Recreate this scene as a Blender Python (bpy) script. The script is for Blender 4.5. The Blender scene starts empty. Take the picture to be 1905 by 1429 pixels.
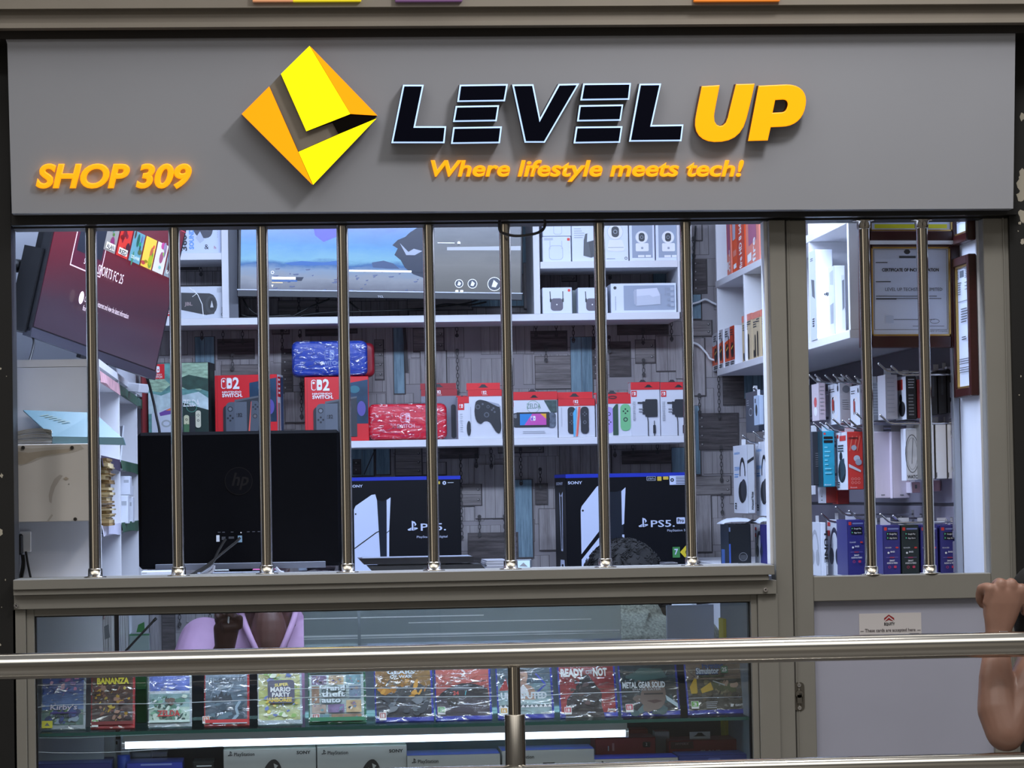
import bpy, bmesh, math, random
from mathutils import Vector, Matrix
random.seed(7)
sc = bpy.context.scene
COL = sc.collection

# ---------------------------------------------------------------- camera
FPX, CX, CY = 5500.0, 952.5, 714.5          # focal length and centre in pixels of the 1905x1429 frame
CAM = Vector((0.0, -7.0, 1.45))
ROLL = 0.0150
_dy = Vector(((530 - CX) / FPX, -(930 - CY) / FPX, -1.0)).normalized()
_dz = Vector((-ROLL, 1.0, 0.0)); _dz -= _dy * _dy.dot(_dz); _dz.normalize()
_dx = _dy.cross(_dz)
R3 = Matrix((_dx, _dy, _dz))                # camera axes -> world
cam_data = bpy.data.cameras.new('camera')
cam = bpy.data.objects.new('camera', cam_data); COL.objects.link(cam)
cam_data.sensor_fit = 'HORIZONTAL'; cam_data.sensor_width = 36.0
cam_data.lens = FPX / 1905 * 36.0
cam_data.clip_start = 0.05; cam_data.clip_end = 200
cam.matrix_world = Matrix.Translation(CAM) @ R3.to_4x4()
sc.camera = cam

# ---------------------------------------------------------------- world, lights, exposure
sc.view_settings.view_transform = 'Standard'
sc.view_settings.look = 'None'
sc.view_settings.exposure = 0.0
sc.view_settings.gamma = 1.0
sc.view_settings.use_curve_mapping = False
world = bpy.data.worlds.new('mall_ambient'); sc.world = world; world.use_nodes = True
_nt = world.node_tree; _wb = _nt.nodes['Background']; _wb.inputs[1].default_value = 1.0
_tc = _nt.nodes.new('ShaderNodeTexCoord'); _sx = _nt.nodes.new('ShaderNodeSeparateXYZ'); _nt.links.new(_tc.outputs['Generated'], _sx.inputs[0])
def _mathn(op, a, b):
    n = _nt.nodes.new('ShaderNodeMath'); n.operation = op
    for i, q in enumerate((a, b)):
        if q is None: continue
        if isinstance(q, (int, float)): n.inputs[i].default_value = q
        else: _nt.links.new(q, n.inputs[i])
    return n.outputs[0]
def _rampn(src, stops):
    r = _nt.nodes.new('ShaderNodeValToRGB'); _nt.links.new(src, r.inputs[0]); e = r.color_ramp.elements
    for i, (p, v) in enumerate(stops):
        q = e[i] if i < 2 else e.new(p); q.position = p; q.color = (v[0], v[1], v[2], 1)
    return r.outputs[0]
# the mall around the shop; overhead strip and side bands added for steel highlights
_up = _rampn(_mathn('ADD', _mathn('MULTIPLY', _sx.outputs[2], 0.5), 0.5),
    [(0.0, (.03, .029, .028)), (1.0, (.25, .25, .25)), (0.49, (.045, .043, .042)), (0.60, (.06, .057, .054)), (0.78, (.10, .098, .095)), (0.845, (2.3, 2.25, 2.15)), (0.925, (2.3, 2.25, 2.15)), (0.95, (.3, .3, .3))])
_az = _mathn('ADD', _mathn('DIVIDE', _mathn('ARCTAN2', _sx.outputs[0], _mathn('MULTIPLY', _sx.outputs[1], -1.0)), 6.28318), 0.5)
_bn = _rampn(_az, [(0.0, (0, 0, 0)), (1.0, (0, 0, 0)), (0.375, (.02, .02, .02)), (0.395, (1.25, 1.12, .92)), (0.42, (.9, .8, .65)), (0.45, (.02, .015, .01)), (0.505, (.05, .04, .03)), (0.525, (.36, .33, .28)), (0.545, (.05, .04, .03)), (0.60, (.03, .03, .03)), (0.615, (.45, .42, .36)), (0.64, (.03, .03, .03))])
_lo = _rampn(_mathn('ADD', _mathn('MULTIPLY', _sx.outputs[2], 0.5), 0.5), [(0.40, (0, 0, 0)), (0.72, (0, 0, 0)), (0.47, (1, 1, 1)), (0.60, (1, 1, 1))])
_mx = _nt.nodes.new('ShaderNodeMix'); _mx.data_type = 'RGBA'; _mx.blend_type = 'MULTIPLY'; _mx.inputs[0].default_value = 1.0
_nt.links.new(_bn, _mx.inputs[6]); _nt.links.new(_lo, _mx.inputs[7])
_m2 = _nt.nodes.new('ShaderNodeMix'); _m2.data_type = 'RGBA'; _m2.blend_type = 'ADD'; _m2.inputs[0].default_value = 1.0
_nt.links.new(_mx.outputs[2], _m2.inputs[6]); _nt.links.new(_up, _m2.inputs[7]); _nt.links.new(_m2.outputs[2], _wb.inputs[0])

def area(name, loc, rot, sx, sy, power, col, spread=180):
    d = bpy.data.lights.new(name, 'AREA'); d.shape = 'RECTANGLE'; d.size = sx; d.size_y = sy
    d.energy = power; d.color = col; d.spread = math.radians(spread)
    o = bpy.data.objects.new(name, d); COL.objects.link(o)
    o.location = loc; o.rotation_euler = rot
    return o
area('shop_ceiling_light', (0.45, 0.24, 2.60), (math.radians(30), 0, 0), 1.9, 0.14, 66, (0.60, 0.73, 1.0))
area('shop_rear_light', (0.45, 1.75, 2.62), (math.radians(-4), 0, 0), 1.5, 0.3, 8, (0.60, 0.73, 1.0))
area('corridor_downlight', (1.35, -1.65, 3.7), (math.radians(32), math.radians(16), 0), 0.35, 0.35, 25, (1.0, 0.96, 0.93))
area('corridor_tube_light', (-0.4, -3.4, 4.0), (math.radians(30), 0, 0), 3.0, 0.25, 16, (1.0, 0.97, 0.95))

def P(px, py, Y):
    """world point on the plane y = Y that the photo shows at (px, py)"""
    w = R3 @ Vector(((px - CX) / FPX, -(py - CY) / FPX, -1.0))
    return CAM + w * ((Y - CAM.y) / w.y)

def XZ(px, py, Y):
    p = P(px, py, Y); return p.x, p.z

# ---------------------------------------------------------------- materials
_mats = {}
def lin(c):
    c = c / 255.0
    return c / 12.92 if c <= 0.04045 else ((c + 0.055) / 1.055) ** 2.4

def M(rgb, rough=0.55, metal=0.0, emit=0.0, noise=0.0, scale=20.0, stretch=(1, 1, 1), bump=0.0, spec=0.5, dark=0.6):
    """procedural Principled material; noise > 0 mottles the colour"""
    key = (tuple(rgb), rough, metal, emit, noise, scale, tuple(stretch), bump, spec, dark)
    if key in _mats: return _mats[key]
    m = bpy.data.materials.new('m_%02x%02x%02x' % tuple(int(c) for c in rgb)); m.use_nodes = True
    nt = m.node_tree; b = nt.nodes['Principled BSDF']
    c = (lin(rgb[0]), lin(rgb[1]), lin(rgb[2]), 1)
    b.inputs['Base Color'].default_value = c
    b.inputs['Roughness'].default_value = rough
    b.inputs['Metallic'].default_value = metal
    b.inputs['Specular IOR Level'].default_value = spec
    if emit:
        b.inputs['Emission Color'].default_value = c; b.inputs['Emission Strength'].default_value = emit
    if noise or bump:
        tc = nt.nodes.new('ShaderNodeTexCoord'); mp = nt.nodes.new('ShaderNodeMapping')
        mp.inputs['Scale'].default_value = stretch
        n = nt.nodes.new('ShaderNodeTexNoise'); n.inputs['Scale'].default_value = scale; n.inputs['Detail'].default_value = 6
        nt.links.new(tc.outputs['Object'], mp.inputs[0]); nt.links.new(mp.outputs[0], n.inputs['Vector'])
        if noise:
            r = nt.nodes.new('ShaderNodeValToRGB')
            r.color_ramp.elements[0].position = 0.3; r.color_ramp.elements[1].position = 0.7
            k = 1 - noise * dark
            r.color_ramp.elements[0].color = (c[0] * k, c[1] * k, c[2] * k, 1)
            k = 1 + noise * (1 - dark)
            r.color_ramp.elements[1].color = (min(1, c[0] * k), min(1, c[1] * k), min(1, c[2] * k), 1)
            nt.links.new(n.outputs['Fac'], r.inputs[0]); nt.links.new(r.outputs[0], b.inputs['Base Color'])
        if bump:
            bp = nt.nodes.new('ShaderNodeBump'); bp.inputs['Strength'].default_value = bump; bp.inputs['Distance'].default_value = 0.004
            nt.links.new(n.outputs['Fac'], bp.inputs['Height']); nt.links.new(bp.outputs[0], b.inputs['Normal'])
    _mats[key] = m
    return m

def glass_mat(name, tint, refl, rough=0.02, bump=0.0, scale=30, stretch=(1, 1, 1)):
    """clear sheet: mostly see-through, partly mirror"""
    m = bpy.data.materials.new(name); m.use_nodes = True; nt = m.node_tree
    nt.nodes.remove(nt.nodes['Principled BSDF']); out = nt.nodes['Material Output']
    t = nt.nodes.new('ShaderNodeBsdfTransparent'); t.inputs[0].default_value = (lin(tint[0]), lin(tint[1]), lin(tint[2]), 1)
    g = nt.nodes.new('ShaderNodeBsdfGlossy'); g.inputs['Roughness'].default_value = rough
    mx = nt.nodes.new('ShaderNodeMixShader'); mx.inputs[0].default_value = refl
    nt.links.new(t.outputs[0], mx.inputs[1]); nt.links.new(g.outputs[0], mx.inputs[2]); nt.links.new(mx.outputs[0], out.inputs[0])
    if bump:                                             # creased film: narrow folds catch the light
        tc = nt.nodes.new('ShaderNodeTexCoord'); mp = nt.nodes.new('ShaderNodeMapping'); mp.inputs['Scale'].default_value = stretch
        mp.inputs['Rotation'].default_value = (0, 0.6, 0)
        n = nt.nodes.new('ShaderNodeTexNoise'); n.inputs['Scale'].default_value = scale; n.inputs['Detail'].default_value = 2
        n.inputs['Distortion'].default_value = 0.8
        r = nt.nodes.new('ShaderNodeValToRGB'); e = r.color_ramp.elements
        e[0].position = 0.47; e[0].color = (refl * .25,) * 3 + (1,); e[1].position = 0.53; e[1].color = (refl * .25,) * 3 + (1,)
        q = e.new(0.5); q.color = (min(1, refl * 4),) * 3 + (1,)
        bp = nt.nodes.new('ShaderNodeBump'); bp.inputs['Strength'].default_value = bump; bp.inputs['Distance'].default_value = 0.03
        nt.links.new(tc.outputs['Object'], mp.inputs[0]); nt.links.new(mp.outputs[0], n.inputs['Vector'])
        nt.links.new(n.outputs['Fac'], r.inputs[0]); nt.links.new(r.outputs[0], mx.inputs[0])
        nt.links.new(n.outputs['Fac'], bp.inputs['Height']); nt.links.new(bp.outputs[0], g.inputs['Normal'])
    return m

WHITE = M((226, 228, 232), 0.5)
PAPER = M((232, 232, 232), 0.6)
BLACK = M((14, 14, 16), 0.45)
INK = M((22, 22, 26), 0.6)
RED = M((205, 28, 36), 0.45)
GREY = M((120, 122, 126), 0.5)
LGREY = M((176, 180, 188), 0.5)
DGREY = M((58, 60, 64), 0.5)
FRAME = M((132, 130, 124), 0.42, 0.0, 0, 0.06, 9, (1, 1, 1))
GROOVE = M((70, 66, 60), 0.6)
STEEL = M((184, 178, 168), 0.17, 1.0, 0, 0.10, 14, (40, 40, 0.6))
STEELH = M((202, 199, 192), 0.15, 1.0, 0, 0.10, 14, (0.6, 40, 40))
CHROME = M((205, 205, 208), 0.12, 1.0)
BOARD = M((214, 214, 218), 0.45, 0, 0, 0.05, 6)
WRAP = glass_mat('cellophane', (252, 252, 253), 0.075, 0.2, 0.5, 13, (1, 1, 3.5))
WRAPC = glass_mat('crumpled_cellophane', (248, 248, 252), 0.095, 0.2, 0.7, 17, (1, 1, 2.6))

# ---------------------------------------------------------------- text and outline shapes
_txc = {}
def text_mesh(s, bold=0.0, res=2):
    k = (s, bold, res)
    if k in _txc: return _txc[k]
    cu = bpy.data.curves.new('t', 'FONT'); cu.body = s; cu.offset = bold; cu.resolution_u = res; cu.fill_mode = 'FRONT'
    ob = bpy.data.objects.new('t', cu); me = ob.to_mesh()
    vs = [(v.co.x, v.co.y) for v in me.vertices]; fs = [tuple(p.vertices) for p in me.polygons]
    ob.to_mesh_clear(); bpy.data.objects.remove(ob); bpy.data.curves.remove(cu)
    x0 = min((v[0] for v in vs), default=0); x1 = max((v[0] for v in vs), default=1)
    _txc[k] = (vs, fs, x0, x1)
    return _txc[k]
_h = text_mesh('H'); CAP = max(v[1] for v in _h[0])

def extr(loops, depth, bevel=0.0, bres=1):
    """closed outlines (the holes too) extruded toward -y; returns verts, faces, is_side"""
    cu = bpy.data.curves.new('o', 'CURVE'); cu.dimensions = '2D'; cu.fill_mode = 'BOTH'
    cu.extrude = depth / 2; cu.bevel_depth = bevel; cu.bevel_resolution = bres
    for lp in loops:
        sp = cu.splines.new('POLY'); sp.points.add(len(lp) - 1)
        for p, q in zip(sp.points, lp): p.co = (q[0], q[1], 0, 1)
        sp.use_cyclic_u = True
    ob = bpy.data.objects.new('o', cu); me = ob.to_mesh()
    vs = [Vector((v.co.x, -v.co.z, v.co.y)) for v in me.vertices]
    fs = [(tuple(p.vertices), abs(p.normal.z) < 0.5) for p in me.polygons]
    ob.to_mesh_clear(); bpy.data.objects.remove(ob); bpy.data.curves.remove(cu)
    return vs, fs

def bez(pts, n=8):
    """pts: list of (x, y) or ((c1),(c2),(end)) cubic pieces -> points"""
    out = [pts[0]]
    for q in pts[1:]:
        if isinstance(q[0], (tuple, list)):
            p0 = out[-1]; a, b, c = q
            for i in range(1, n + 1):
                t = i / n; s = 1 - t
                out.append((s**3 * p0[0] + 3*s*s*t * a[0] + 3*s*t*t * b[0] + t**3 * c[0],
                            s**3 * p0[1] + 3*s*s*t * a[1] + 3*s*t*t * b[1] + t**3 * c[1]))
        else: out.append(q)
    return out

def smooth_path(pts, n=6):
    pts = [Vector(p) for p in pts]
    if len(pts) < 3: return pts
    q = [pts[0] * 2 - pts[1]] + pts + [pts[-1] * 2 - pts[-2]]
    out = []
    for i in range(1, len(q) - 2):
        a, b, c, d = q[i-1:i+3]
        for k in range(n):
            t = k / n
            out.append(0.5 * ((2*b) + (c-a)*t + (2*a-5*b+4*c-d)*t*t + (3*b-a-3*c+d)*t**3))
    out.append(pts[-1])
    return out

# ---------------------------------------------------------------- mesh builder
class MB:
    def __init__(s): s.v = []; s.f = []; s.m = []; s.mats = []; s.sm = []; s.lay = 0
    def mi(s, m):
        if m not in s.mats: s.mats.append(m)
        return s.mats.index(m)
    def add(s, vs, fs, m, smooth=False):
        o = len(s.v); s.v += [Vector(p) for p in vs]; k = s.mi(m)
        for f in fs: s.f.append([i + o for i in f]); s.m.append(k); s.sm.append(smooth)
    def quad(s, a, b, c, d, m): s.add([a, b, c, d], [(0, 1, 2, 3)], m)
    def box(s, x0, x1, y0, y1, z0, z1, m, c=0.0):
        if c <= 0:
            s.add([(x0,y0,z0),(x1,y0,z0),(x1,y1,z0),(x0,y1,z0),(x0,y0,z1),(x1,y0,z1),(x1,y1,z1),(x0,y1,z1)],
                  [(0,3,2,1),(4,5,6,7),(0,1,5,4),(1,2,6,5),(2,3,7,6),(3,0,4,7)], m)
            return
        X, Y, Z = (x0, x1), (y0, y1), (z0, z1); vs = []; ix = {}
        for i in (0, 1):
            for j in (0, 1):
                for k in (0, 1):
                    p = Vector((X[i], Y[j], Z[k])); d = Vector((c if i == 0 else -c, c if j == 0 else -c, c if k == 0 else -c))
                    for ax in range(3):                      # vertex lying on the face of axis ax
                        q = p + d; q[ax] = p[ax]; ix[i, j, k, ax] = len(vs); vs.append(q)
        fs = []
        for ax in range(3):
            a, b = [t for t in range(3) if t != ax]
            for e in (0, 1):
                def g(u, w):
                    t = [0, 0, 0]; t[ax] = e; t[a] = u; t[b] = w; return ix[t[0], t[1], t[2], ax]
                fs.append((g(0,0), g(1,0), g(1,1), g(0,1)))
        for ax in range(3):                                  # edges along ax
            a, b = [t for t in range(3) if t != ax]
            for u in (0, 1):
                for w in (0, 1):
                    def g(e, face):
                        t = [0, 0, 0]; t[ax] = e; t[a] = u; t[b] = w; return ix[t[0], t[1], t[2], face]
                    fs.append((g(0,a), g(1,a), g(1,b), g(0,b)))
        for i in (0, 1):
            for j in (0, 1):
                for k in (0, 1): fs.append((ix[i,j,k,0], ix[i,j,k,1], ix[i,j,k,2]))
        s.add(vs, fs, m)
    def tube(s, pts, r, m, n=8, caps=True, smooth=True):
        pts = [Vector(p) for p in pts]; rs = r if isinstance(r, (list, tuple)) else [r] * len(pts)
        vs = []; up = None
        for i, p in enumerate(pts):
            d = (pts[min(i+1, len(pts)-1)] - pts[max(i-1, 0)])
            if d.length < 1e-9: d = Vector((0, 0, 1))
            d.normalize()
            if up is None:
                up = Vector((0, 0, 1)) if abs(d.z) < 0.9 else Vector((1, 0, 0))
            a = d.cross(up)
            if a.length < 1e-6: a = d.orthogonal()
            a.normalize(); b = a.cross(d); up = b
            for k in range(n):
                t = 2 * math.pi * k / n; vs.append(p + (a * math.cos(t) + b * math.sin(t)) * rs[i])
        fs = []
        for i in range(len(pts) - 1):
            for k in range(n): fs.append((i*n+k, i*n+(k+1) % n, (i+1)*n+(k+1) % n, (i+1)*n+k))
        s.add(vs, fs, m, smooth)
        if caps:
            s.add(vs[:n], [tuple(range(n - 1, -1, -1))], m); s.add(vs[-n:], [tuple(range(n))], m)
    def lathe(s, prof, c, m, n=24, smooth=True):
        vs = []; c = Vector(c)
        for r, z in prof:
            for k in range(n):
                t = 2 * math.pi * k / n; vs.append(c + Vector((r * math.cos(t), r * math.sin(t), z)))
        fs = []
        for i in range(len(prof) - 1):
            for k in range(n): fs.append((i*n+k, i*n+(k+1) % n, (i+1)*n+(k+1) % n, (i+1)*n+k))
        fs.append(tuple(range(n - 1, -1, -1))); o = (len(prof) - 1) * n; fs.append(tuple(range(o, o + n)))
        s.add(vs, fs, m, smooth)
    def ball(s, c, r, m, nu=14, nv=9):
        c = Vector(c); r = r if isinstance(r, (tuple, list)) else (r, r, r); vs = []; fs = []
        for i in range(nv + 1):
            a = math.pi * i / nv
            for k in range(nu):
                t = 2 * math.pi * k / nu
                vs.append(c + Vector((r[0]*math.sin(a)*math.cos(t), r[1]*math.sin(a)*math.sin(t), r[2]*math.cos(a))))
        for i in range(nv):
            for k in range(nu): fs.append((i*nu+k, (i+1)*nu+k, (i+1)*nu+(k+1) % nu, i*nu+(k+1) % nu))
        s.add(vs, fs, m, True)
    def build(s, name, parent=None, loc=None, rot=None):
        me = bpy.data.meshes.new(name); me.from_pydata([tuple(p) for p in s.v], [], s.f)
        for m in s.mats: me.materials.append(m)
        me.polygons.foreach_set('material_index', s.m); me.polygons.foreach_set('use_smooth', s.sm)
        bm = bmesh.new(); bm.from_mesh(me); bmesh.ops.recalc_face_normals(bm, faces=bm.faces[:]) if getattr(s, 'recalc', False) else None
        bm.to_mesh(me); bm.free()
        me.update()
        o = bpy.data.objects.new(name, me); COL.objects.link(o)
        if loc is not None: o.location = loc
        if rot is not None: o.rotation_euler = rot
        if parent: o.parent = parent
        return o

class Face:
    """a flat face of a mesh on which print is laid, addressed in photo pixels (or any box of numbers)"""
    def __init__(s, mb, O, U, V, x0, y0, x1, y1, step=0.00016):
        s.mb = mb; s.O = Vector(O); s.U = Vector(U); s.V = Vector(V); s.b = (x0, y0, x1, y1)
        s.N = s.U.cross(s.V).normalized(); s.n = 0; s.step = step
        s.kx = 1.0 / (x1 - x0); s.ky = 1.0 / (y1 - y0)
    def at(s, x, y, n=None):
        n = s.n if n is None else n
        return s.O + s.U * ((x - s.b[0]) * s.kx) + s.V * ((s.b[3] - y) * s.ky) + s.N * (0.0003 + s.step * n)
    def poly(s, pts, m):
        s.n += 1; s.mb.add([s.at(*p) for p in pts], [tuple(range(len(pts)))], m)
    def rect(s, x0, y0, x1, y1, m): s.poly([(x0, y1), (x1, y1), (x1, y0), (x0, y0)], m)
    def rrect(s, x0, y0, x1, y1, r, m, n=4):
        pts = []
        for cx, cy, a in ((x1-r, y1-r, 0), (x0+r, y1-r, 90), (x0+r, y0+r, 180), (x1-r, y0+r, 270)):
            for k in range(n + 1):
                t = math.radians(a + 90 * k / n); pts.append((cx + r*math.cos(t), cy + r*math.sin(t)))
        s.poly(pts[::-1], m)
    def circ(s, cx, cy, r, m, ry=None, n=18, a=0):
        ry = ry or r; c, d = math.cos(a), math.sin(a); pts = []
        for k in range(n):
            t = -2 * math.pi * k / n; u, w = r*math.cos(t), ry*math.sin(t)
            pts.append((cx + u*c - w*d, cy + u*d + w*c))
        s.poly(pts, m)
    def ring(s, cx, cy, r, w, m, ry=None, n=20, a0=0, a1=360):
        ry = ry or r; s.n += 1; vs = []
        for k in range(n + 1):
            t = math.radians(a0 + (a1 - a0) * k / n)
            vs.append(s.at(cx + r*math.cos(t), cy + ry*math.sin(t))); vs.append(s.at(cx + (r-w)*math.cos(t), cy + (ry-w)*math.sin(t)))
        s.mb.add(vs, [(2*k, 2*k+2, 2*k+3, 2*k+1) for k in range(n)], m)
    def line(s, pts, w, m):
        s.n += 1
        for a, b in zip(pts[:-1], pts[1:]):
            dx, dy = b[0]-a[0], b[1]-a[1]; L = math.hypot(dx, dy) or 1; nx, ny = -dy/L*w/2, dx/L*w/2
            s.mb.add([s.at(a[0]+nx, a[1]+ny), s.at(b[0]+nx, b[1]+ny), s.at(b[0]-nx, b[1]-ny), s.at(a[0]-nx, a[1]-ny)], [(0, 1, 2, 3)], m)
    def text(s, t, x, y, h, m, w=None, bold=0.0, shear=0.0, al='L', ang=0.0, sx=1.0, res=2):
        """baseline at (x, y), capital height h, optional total width w; ang in degrees, anticlockwise"""
        vs, fs, x0, x1 = text_mesh(t, bold, res); k = h / CAP
        kx = k * sx if w is None else w / max(1e-6, (x1 - x0))
        W = (x1 - x0) * kx; off = 0 if al == 'L' else (-W / 2 if al == 'C' else -W)
        c, d = math.cos(math.radians(ang)), math.sin(math.radians(ang)); s.n += 1; out = []
        for a, b in vs:
            u = (a - x0) * kx + off + b * k * shear; q = b * k
            out.append(s.at(x + u * c - q * d, y - (u * d + q * c)))
        s.mb.add(out, fs, m)
    def para(s, x, y, w, rows, dy, h, m, rag=0.25):
        """rows of small print too fine to read"""
        for i in range(rows):
            s.rect(x, y + i*dy, x + w*(1 - rag*random.random()), y + i*dy + h, m)

def tag(o, label=None, cat=None, group=None, kind=None):
    if label: o['label'] = label
    if cat: o['category'] = cat
    if group: o['group'] = group
    if kind: o['kind'] = kind
    return o
def st(o): o['kind'] = 'structure'; return o
def empty(name, loc, label=None, cat=None, group=None, rot=None):
    o = bpy.data.objects.new(name, None); COL.objects.link(o); o.location = loc; o.empty_display_size = 0.05
    if rot is not None: o.rotation_euler = rot
    return tag(o, label, cat, group)

class Carton:
    """a box whose front is a rectangle of the photo; print on the front is addressed in photo pixels"""
    def __init__(s, px0, px1, pt, pb, Y, depth, mat, zb=None, yaw=0.0, lean=0.0, c=0.0015, side=None, top=None):
        pm = (pt + pb) / 2; xm = (px0 + px1) / 2
        A = P(px0, pm, Y); B = P(px1, pm, Y); s.w = (B.x - A.x) / max(0.3, math.cos(yaw))
        zt = P(xm, pt, Y).z; z0 = P(xm, pb, Y).z if zb is None else zb
        s.h = (zt - z0) / max(0.3, math.cos(lean)); s.d = depth; s.loc = Vector((A.x, Y, z0)); s.rot = (-lean, 0, yaw)
        if zb is not None: pb = CYof(xm, Y, z0)
        s.mb = MB(); s.mb.box(0, s.w, 0, depth, 0, s.h, mat, c)
        s.F = Face(s.mb, (0, 0, 0), (s.w, 0, 0), (0, 0, s.h), px0, pt, px1, pb)
        s.R = Face(s.mb, (s.w, 0, 0), (0, depth, 0), (0, 0, s.h), 0, 0, 1, 1)
        s.L = Face(s.mb, (0, depth, 0), (0, -depth, 0), (0, 0, s.h), 0, 0, 1, 1)
        s.T = Face(s.mb, (0, 0, s.h), (s.w, 0, 0), (0, depth, 0), 0, 0, 1, 1)
        if side: s.R.rect(0, 0, 1, 1, side); s.L.rect(0, 0, 1, 1, side)
        if top: s.T.rect(0, 0, 1, 1, top)
    def done(s, name, label, cat, group=None):
        o = s.mb.build(name, None, s.loc, s.rot); s.o = o
        return tag(o, label, cat, group)

def proj(p):
    v = R3.transposed() @ (Vector(p) - CAM)
    return CX + FPX * v.x / -v.z, CY - FPX * v.y / -v.z
def CYof(px, Y, z):
    """photo row of height z on plane Y at photo column px"""
    a, b = P(px, 700, Y), P(px, 1000, Y)
    return 700 + 300 * (a.z - z) / (a.z - b.z)
# ================================================================ the setting
def Zp(py, Y, px=730): return P(px, py, Y).z
def Xp(px, Y, py=760): return P(px, py, Y).x
Z_HEAD = Zp(418, 0.0); Z_SILL = Zp(1065, -0.05)
XL, XR, YB, ZC = -0.76, 1.685, 2.66, 2.70

m_floor = M((96, 92, 88), 0.25, 0, 0, 0.12, 3)
mb = MB(); mb.box(-6, 7, -12, 2.8, -0.2, 0, m_floor); st(mb.build('floor'))
mb = MB(); mb.box(XL, XR, 0.06, YB, ZC, ZC + 0.1, M((225, 226, 230), 0.7)); st(mb.build('ceiling'))
m_wall = M((205, 207, 214), 0.6, 0, 0, 0.05, 5)
mb = MB(); mb.box(XL - 0.08, XL, 0.06, YB + 0.08, 0, ZC + 0.1, m_wall); st(mb.build('wall_left'))
mb = MB(); mb.box(XL - .01, P(186, 850, .22).x - .02, 1.32, YB, 1.81, ZC, m_wall); st(mb.build('wall_rear'))
m_wallr = M((222, 226, 236), 0.35, 0, 0, 0.06, 8, (3, 3, 0.4), 0.12)
mb = MB(); mb.box(XR, XR + 0.08, 0.06, YB + 0.08, 0, ZC + 0.1, m_wallr); st(mb.build('wall_right'))

# ---- back wall with its printed wallpaper (planks, bolts and chains are the paper's own picture)
def grain(name, a, b, horiz, s=60):
    m = bpy.data.materials.new(name); m.use_nodes = True; nt = m.node_tree; bs = nt.nodes['Principled BSDF']
    tc = nt.nodes.new('ShaderNodeTexCoord'); mp = nt.nodes.new('ShaderNodeMapping')
    mp.inputs['Scale'].default_value = (1.0, 1, 14) if horiz else (14, 1, 1.0)
    n = nt.nodes.new('ShaderNodeTexNoise'); n.inputs['Scale'].default_value = s / 8; n.inputs['Detail'].default_value = 8; n.inputs['Roughness'].default_value = 0.7
    r = nt.nodes.new('ShaderNodeValToRGB'); r.color_ramp.elements[0].position = 0.36; r.color_ramp.elements[1].position = 0.62
    r.color_ramp.elements[0].color = (lin(a[0]), lin(a[1]), lin(a[2]), 1); r.color_ramp.elements[1].color = (lin(b[0]), lin(b[1]), lin(b[2]), 1)
    nt.links.new(tc.outputs['Object'], mp.inputs[0]); nt.links.new(mp.outputs[0], n.inputs['Vector'])
    nt.links.new(n.outputs['Fac'], r.inputs[0]); nt.links.new(r.outputs[0], bs.inputs['Base Color']); bs.inputs['Roughness'].default_value = 0.7
    return m
w_base = M((150, 144, 146), 0.7, 0, 0, 0.22, 7)
w_d = grain('wood_dark', (52, 46, 46), (98, 90, 89), True)
w_m = grain('wood_mid', (104, 97, 96), (146, 139, 137), True, 40)
w_l = grain('wood_light', (120, 113, 113), (160, 154, 154), False, 40)
w_b = grain('wood_blue', (92, 116, 130), (132, 160, 174), False, 50)
w_p = grain('wood_pale', (140, 134, 135), (164, 158, 158), False, 30)
w_edge = M((72, 66, 66), 0.7); w_gap = M((92, 85, 84), 0.7); w_chain = M((58, 54, 54), 0.6); w_bolt = M((66, 62, 62), 0.6); w_hi = M((160, 155, 152), 0.6)
mb = MB(); mb.box(XL, XR, YB, YB + 0.08, 0, ZC + 0.1, w_base)
A = P(100, 1100, YB); Bq = P(1500, 1100, YB); Cq = P(100, 400, YB)
W = Face(mb, (A.x, YB, Cq.z - (Bq.x - A.x) * 0.5), (Bq.x - A.x, 0, 0), (0, 0, (Bq.x - A.x) * 0.5), 100, 400, 1500, 1100, 0.00002)
PN = [20]
def plank(x0, y0, x1, y1, k, base=None):
    if base is None: PN[0] += 6; base = PN[0]
    mat = {'d': w_d, 'm': w_m, 'l': w_l, 'b': w_b, 'p': w_p, 'n': w_d}[k]
    W.n = base
    if k != 'p': W.rect(x0 - 1, y0 - 1, x1 + 2.4, y1 + 2.4, w_edge)
    else: W.rect(x0 - .5, y0 - .5, x1 + 1, y1 + 1, w_gap)
    W.n = base + 1; W.rect(x0, y0, x1, y1, mat); W.n = base + 2
    if k in 'dmn':
        n = max(1, int((y1 - y0) / 13))
        for i in range(1, n): W.line([(x0, y0 + (y1-y0)*i/n), (x1, y0 + (y1-y0)*i/n)], 0.8, w_edge)
        if k in 'mn':
            bx = x1 - 5 if k == 'm' else x0 + 6
            for i in range(max(2, int((y1-y0)/15))):
                yy = y0 + (y1-y0)*(i+.5)/max(2, int((y1-y0)/15)); W.n = base + 3; W.circ(bx, yy, 2.6, w_bolt, n=10); W.circ(bx-.5, yy-.6, 1.5, w_hi, n=8)
    else:
        n = max(1, int((x1 - x0) / 16))
        for i in range(1, n): W.line([(x0 + (x1-x0)*i/n, y0), (x0 + (x1-x0)*i/n, y1)], 0.8, w_gap if k == 'p' else w_edge)
def chain(x, y0, y1):
    W.n = 700; y = y0; i = 0; W.circ(x, y0, 3.6, w_bolt, n=10); W.circ(x, y1, 3.6, w_bolt, n=10)
    while y < y1 - 3:
        W.n = 702 + 2 * (i % 2)
        if i % 2 == 0: W.ring(x, y + 5, 2.9, 1.3, w_chain, 5.5, 12)
        else: W.rect(x - 0.9, y + 1, x + 0.9, y + 9, w_chain)
        y += 7; i += 1
rg = random.Random(3)
yy = 420; row = 0
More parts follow.
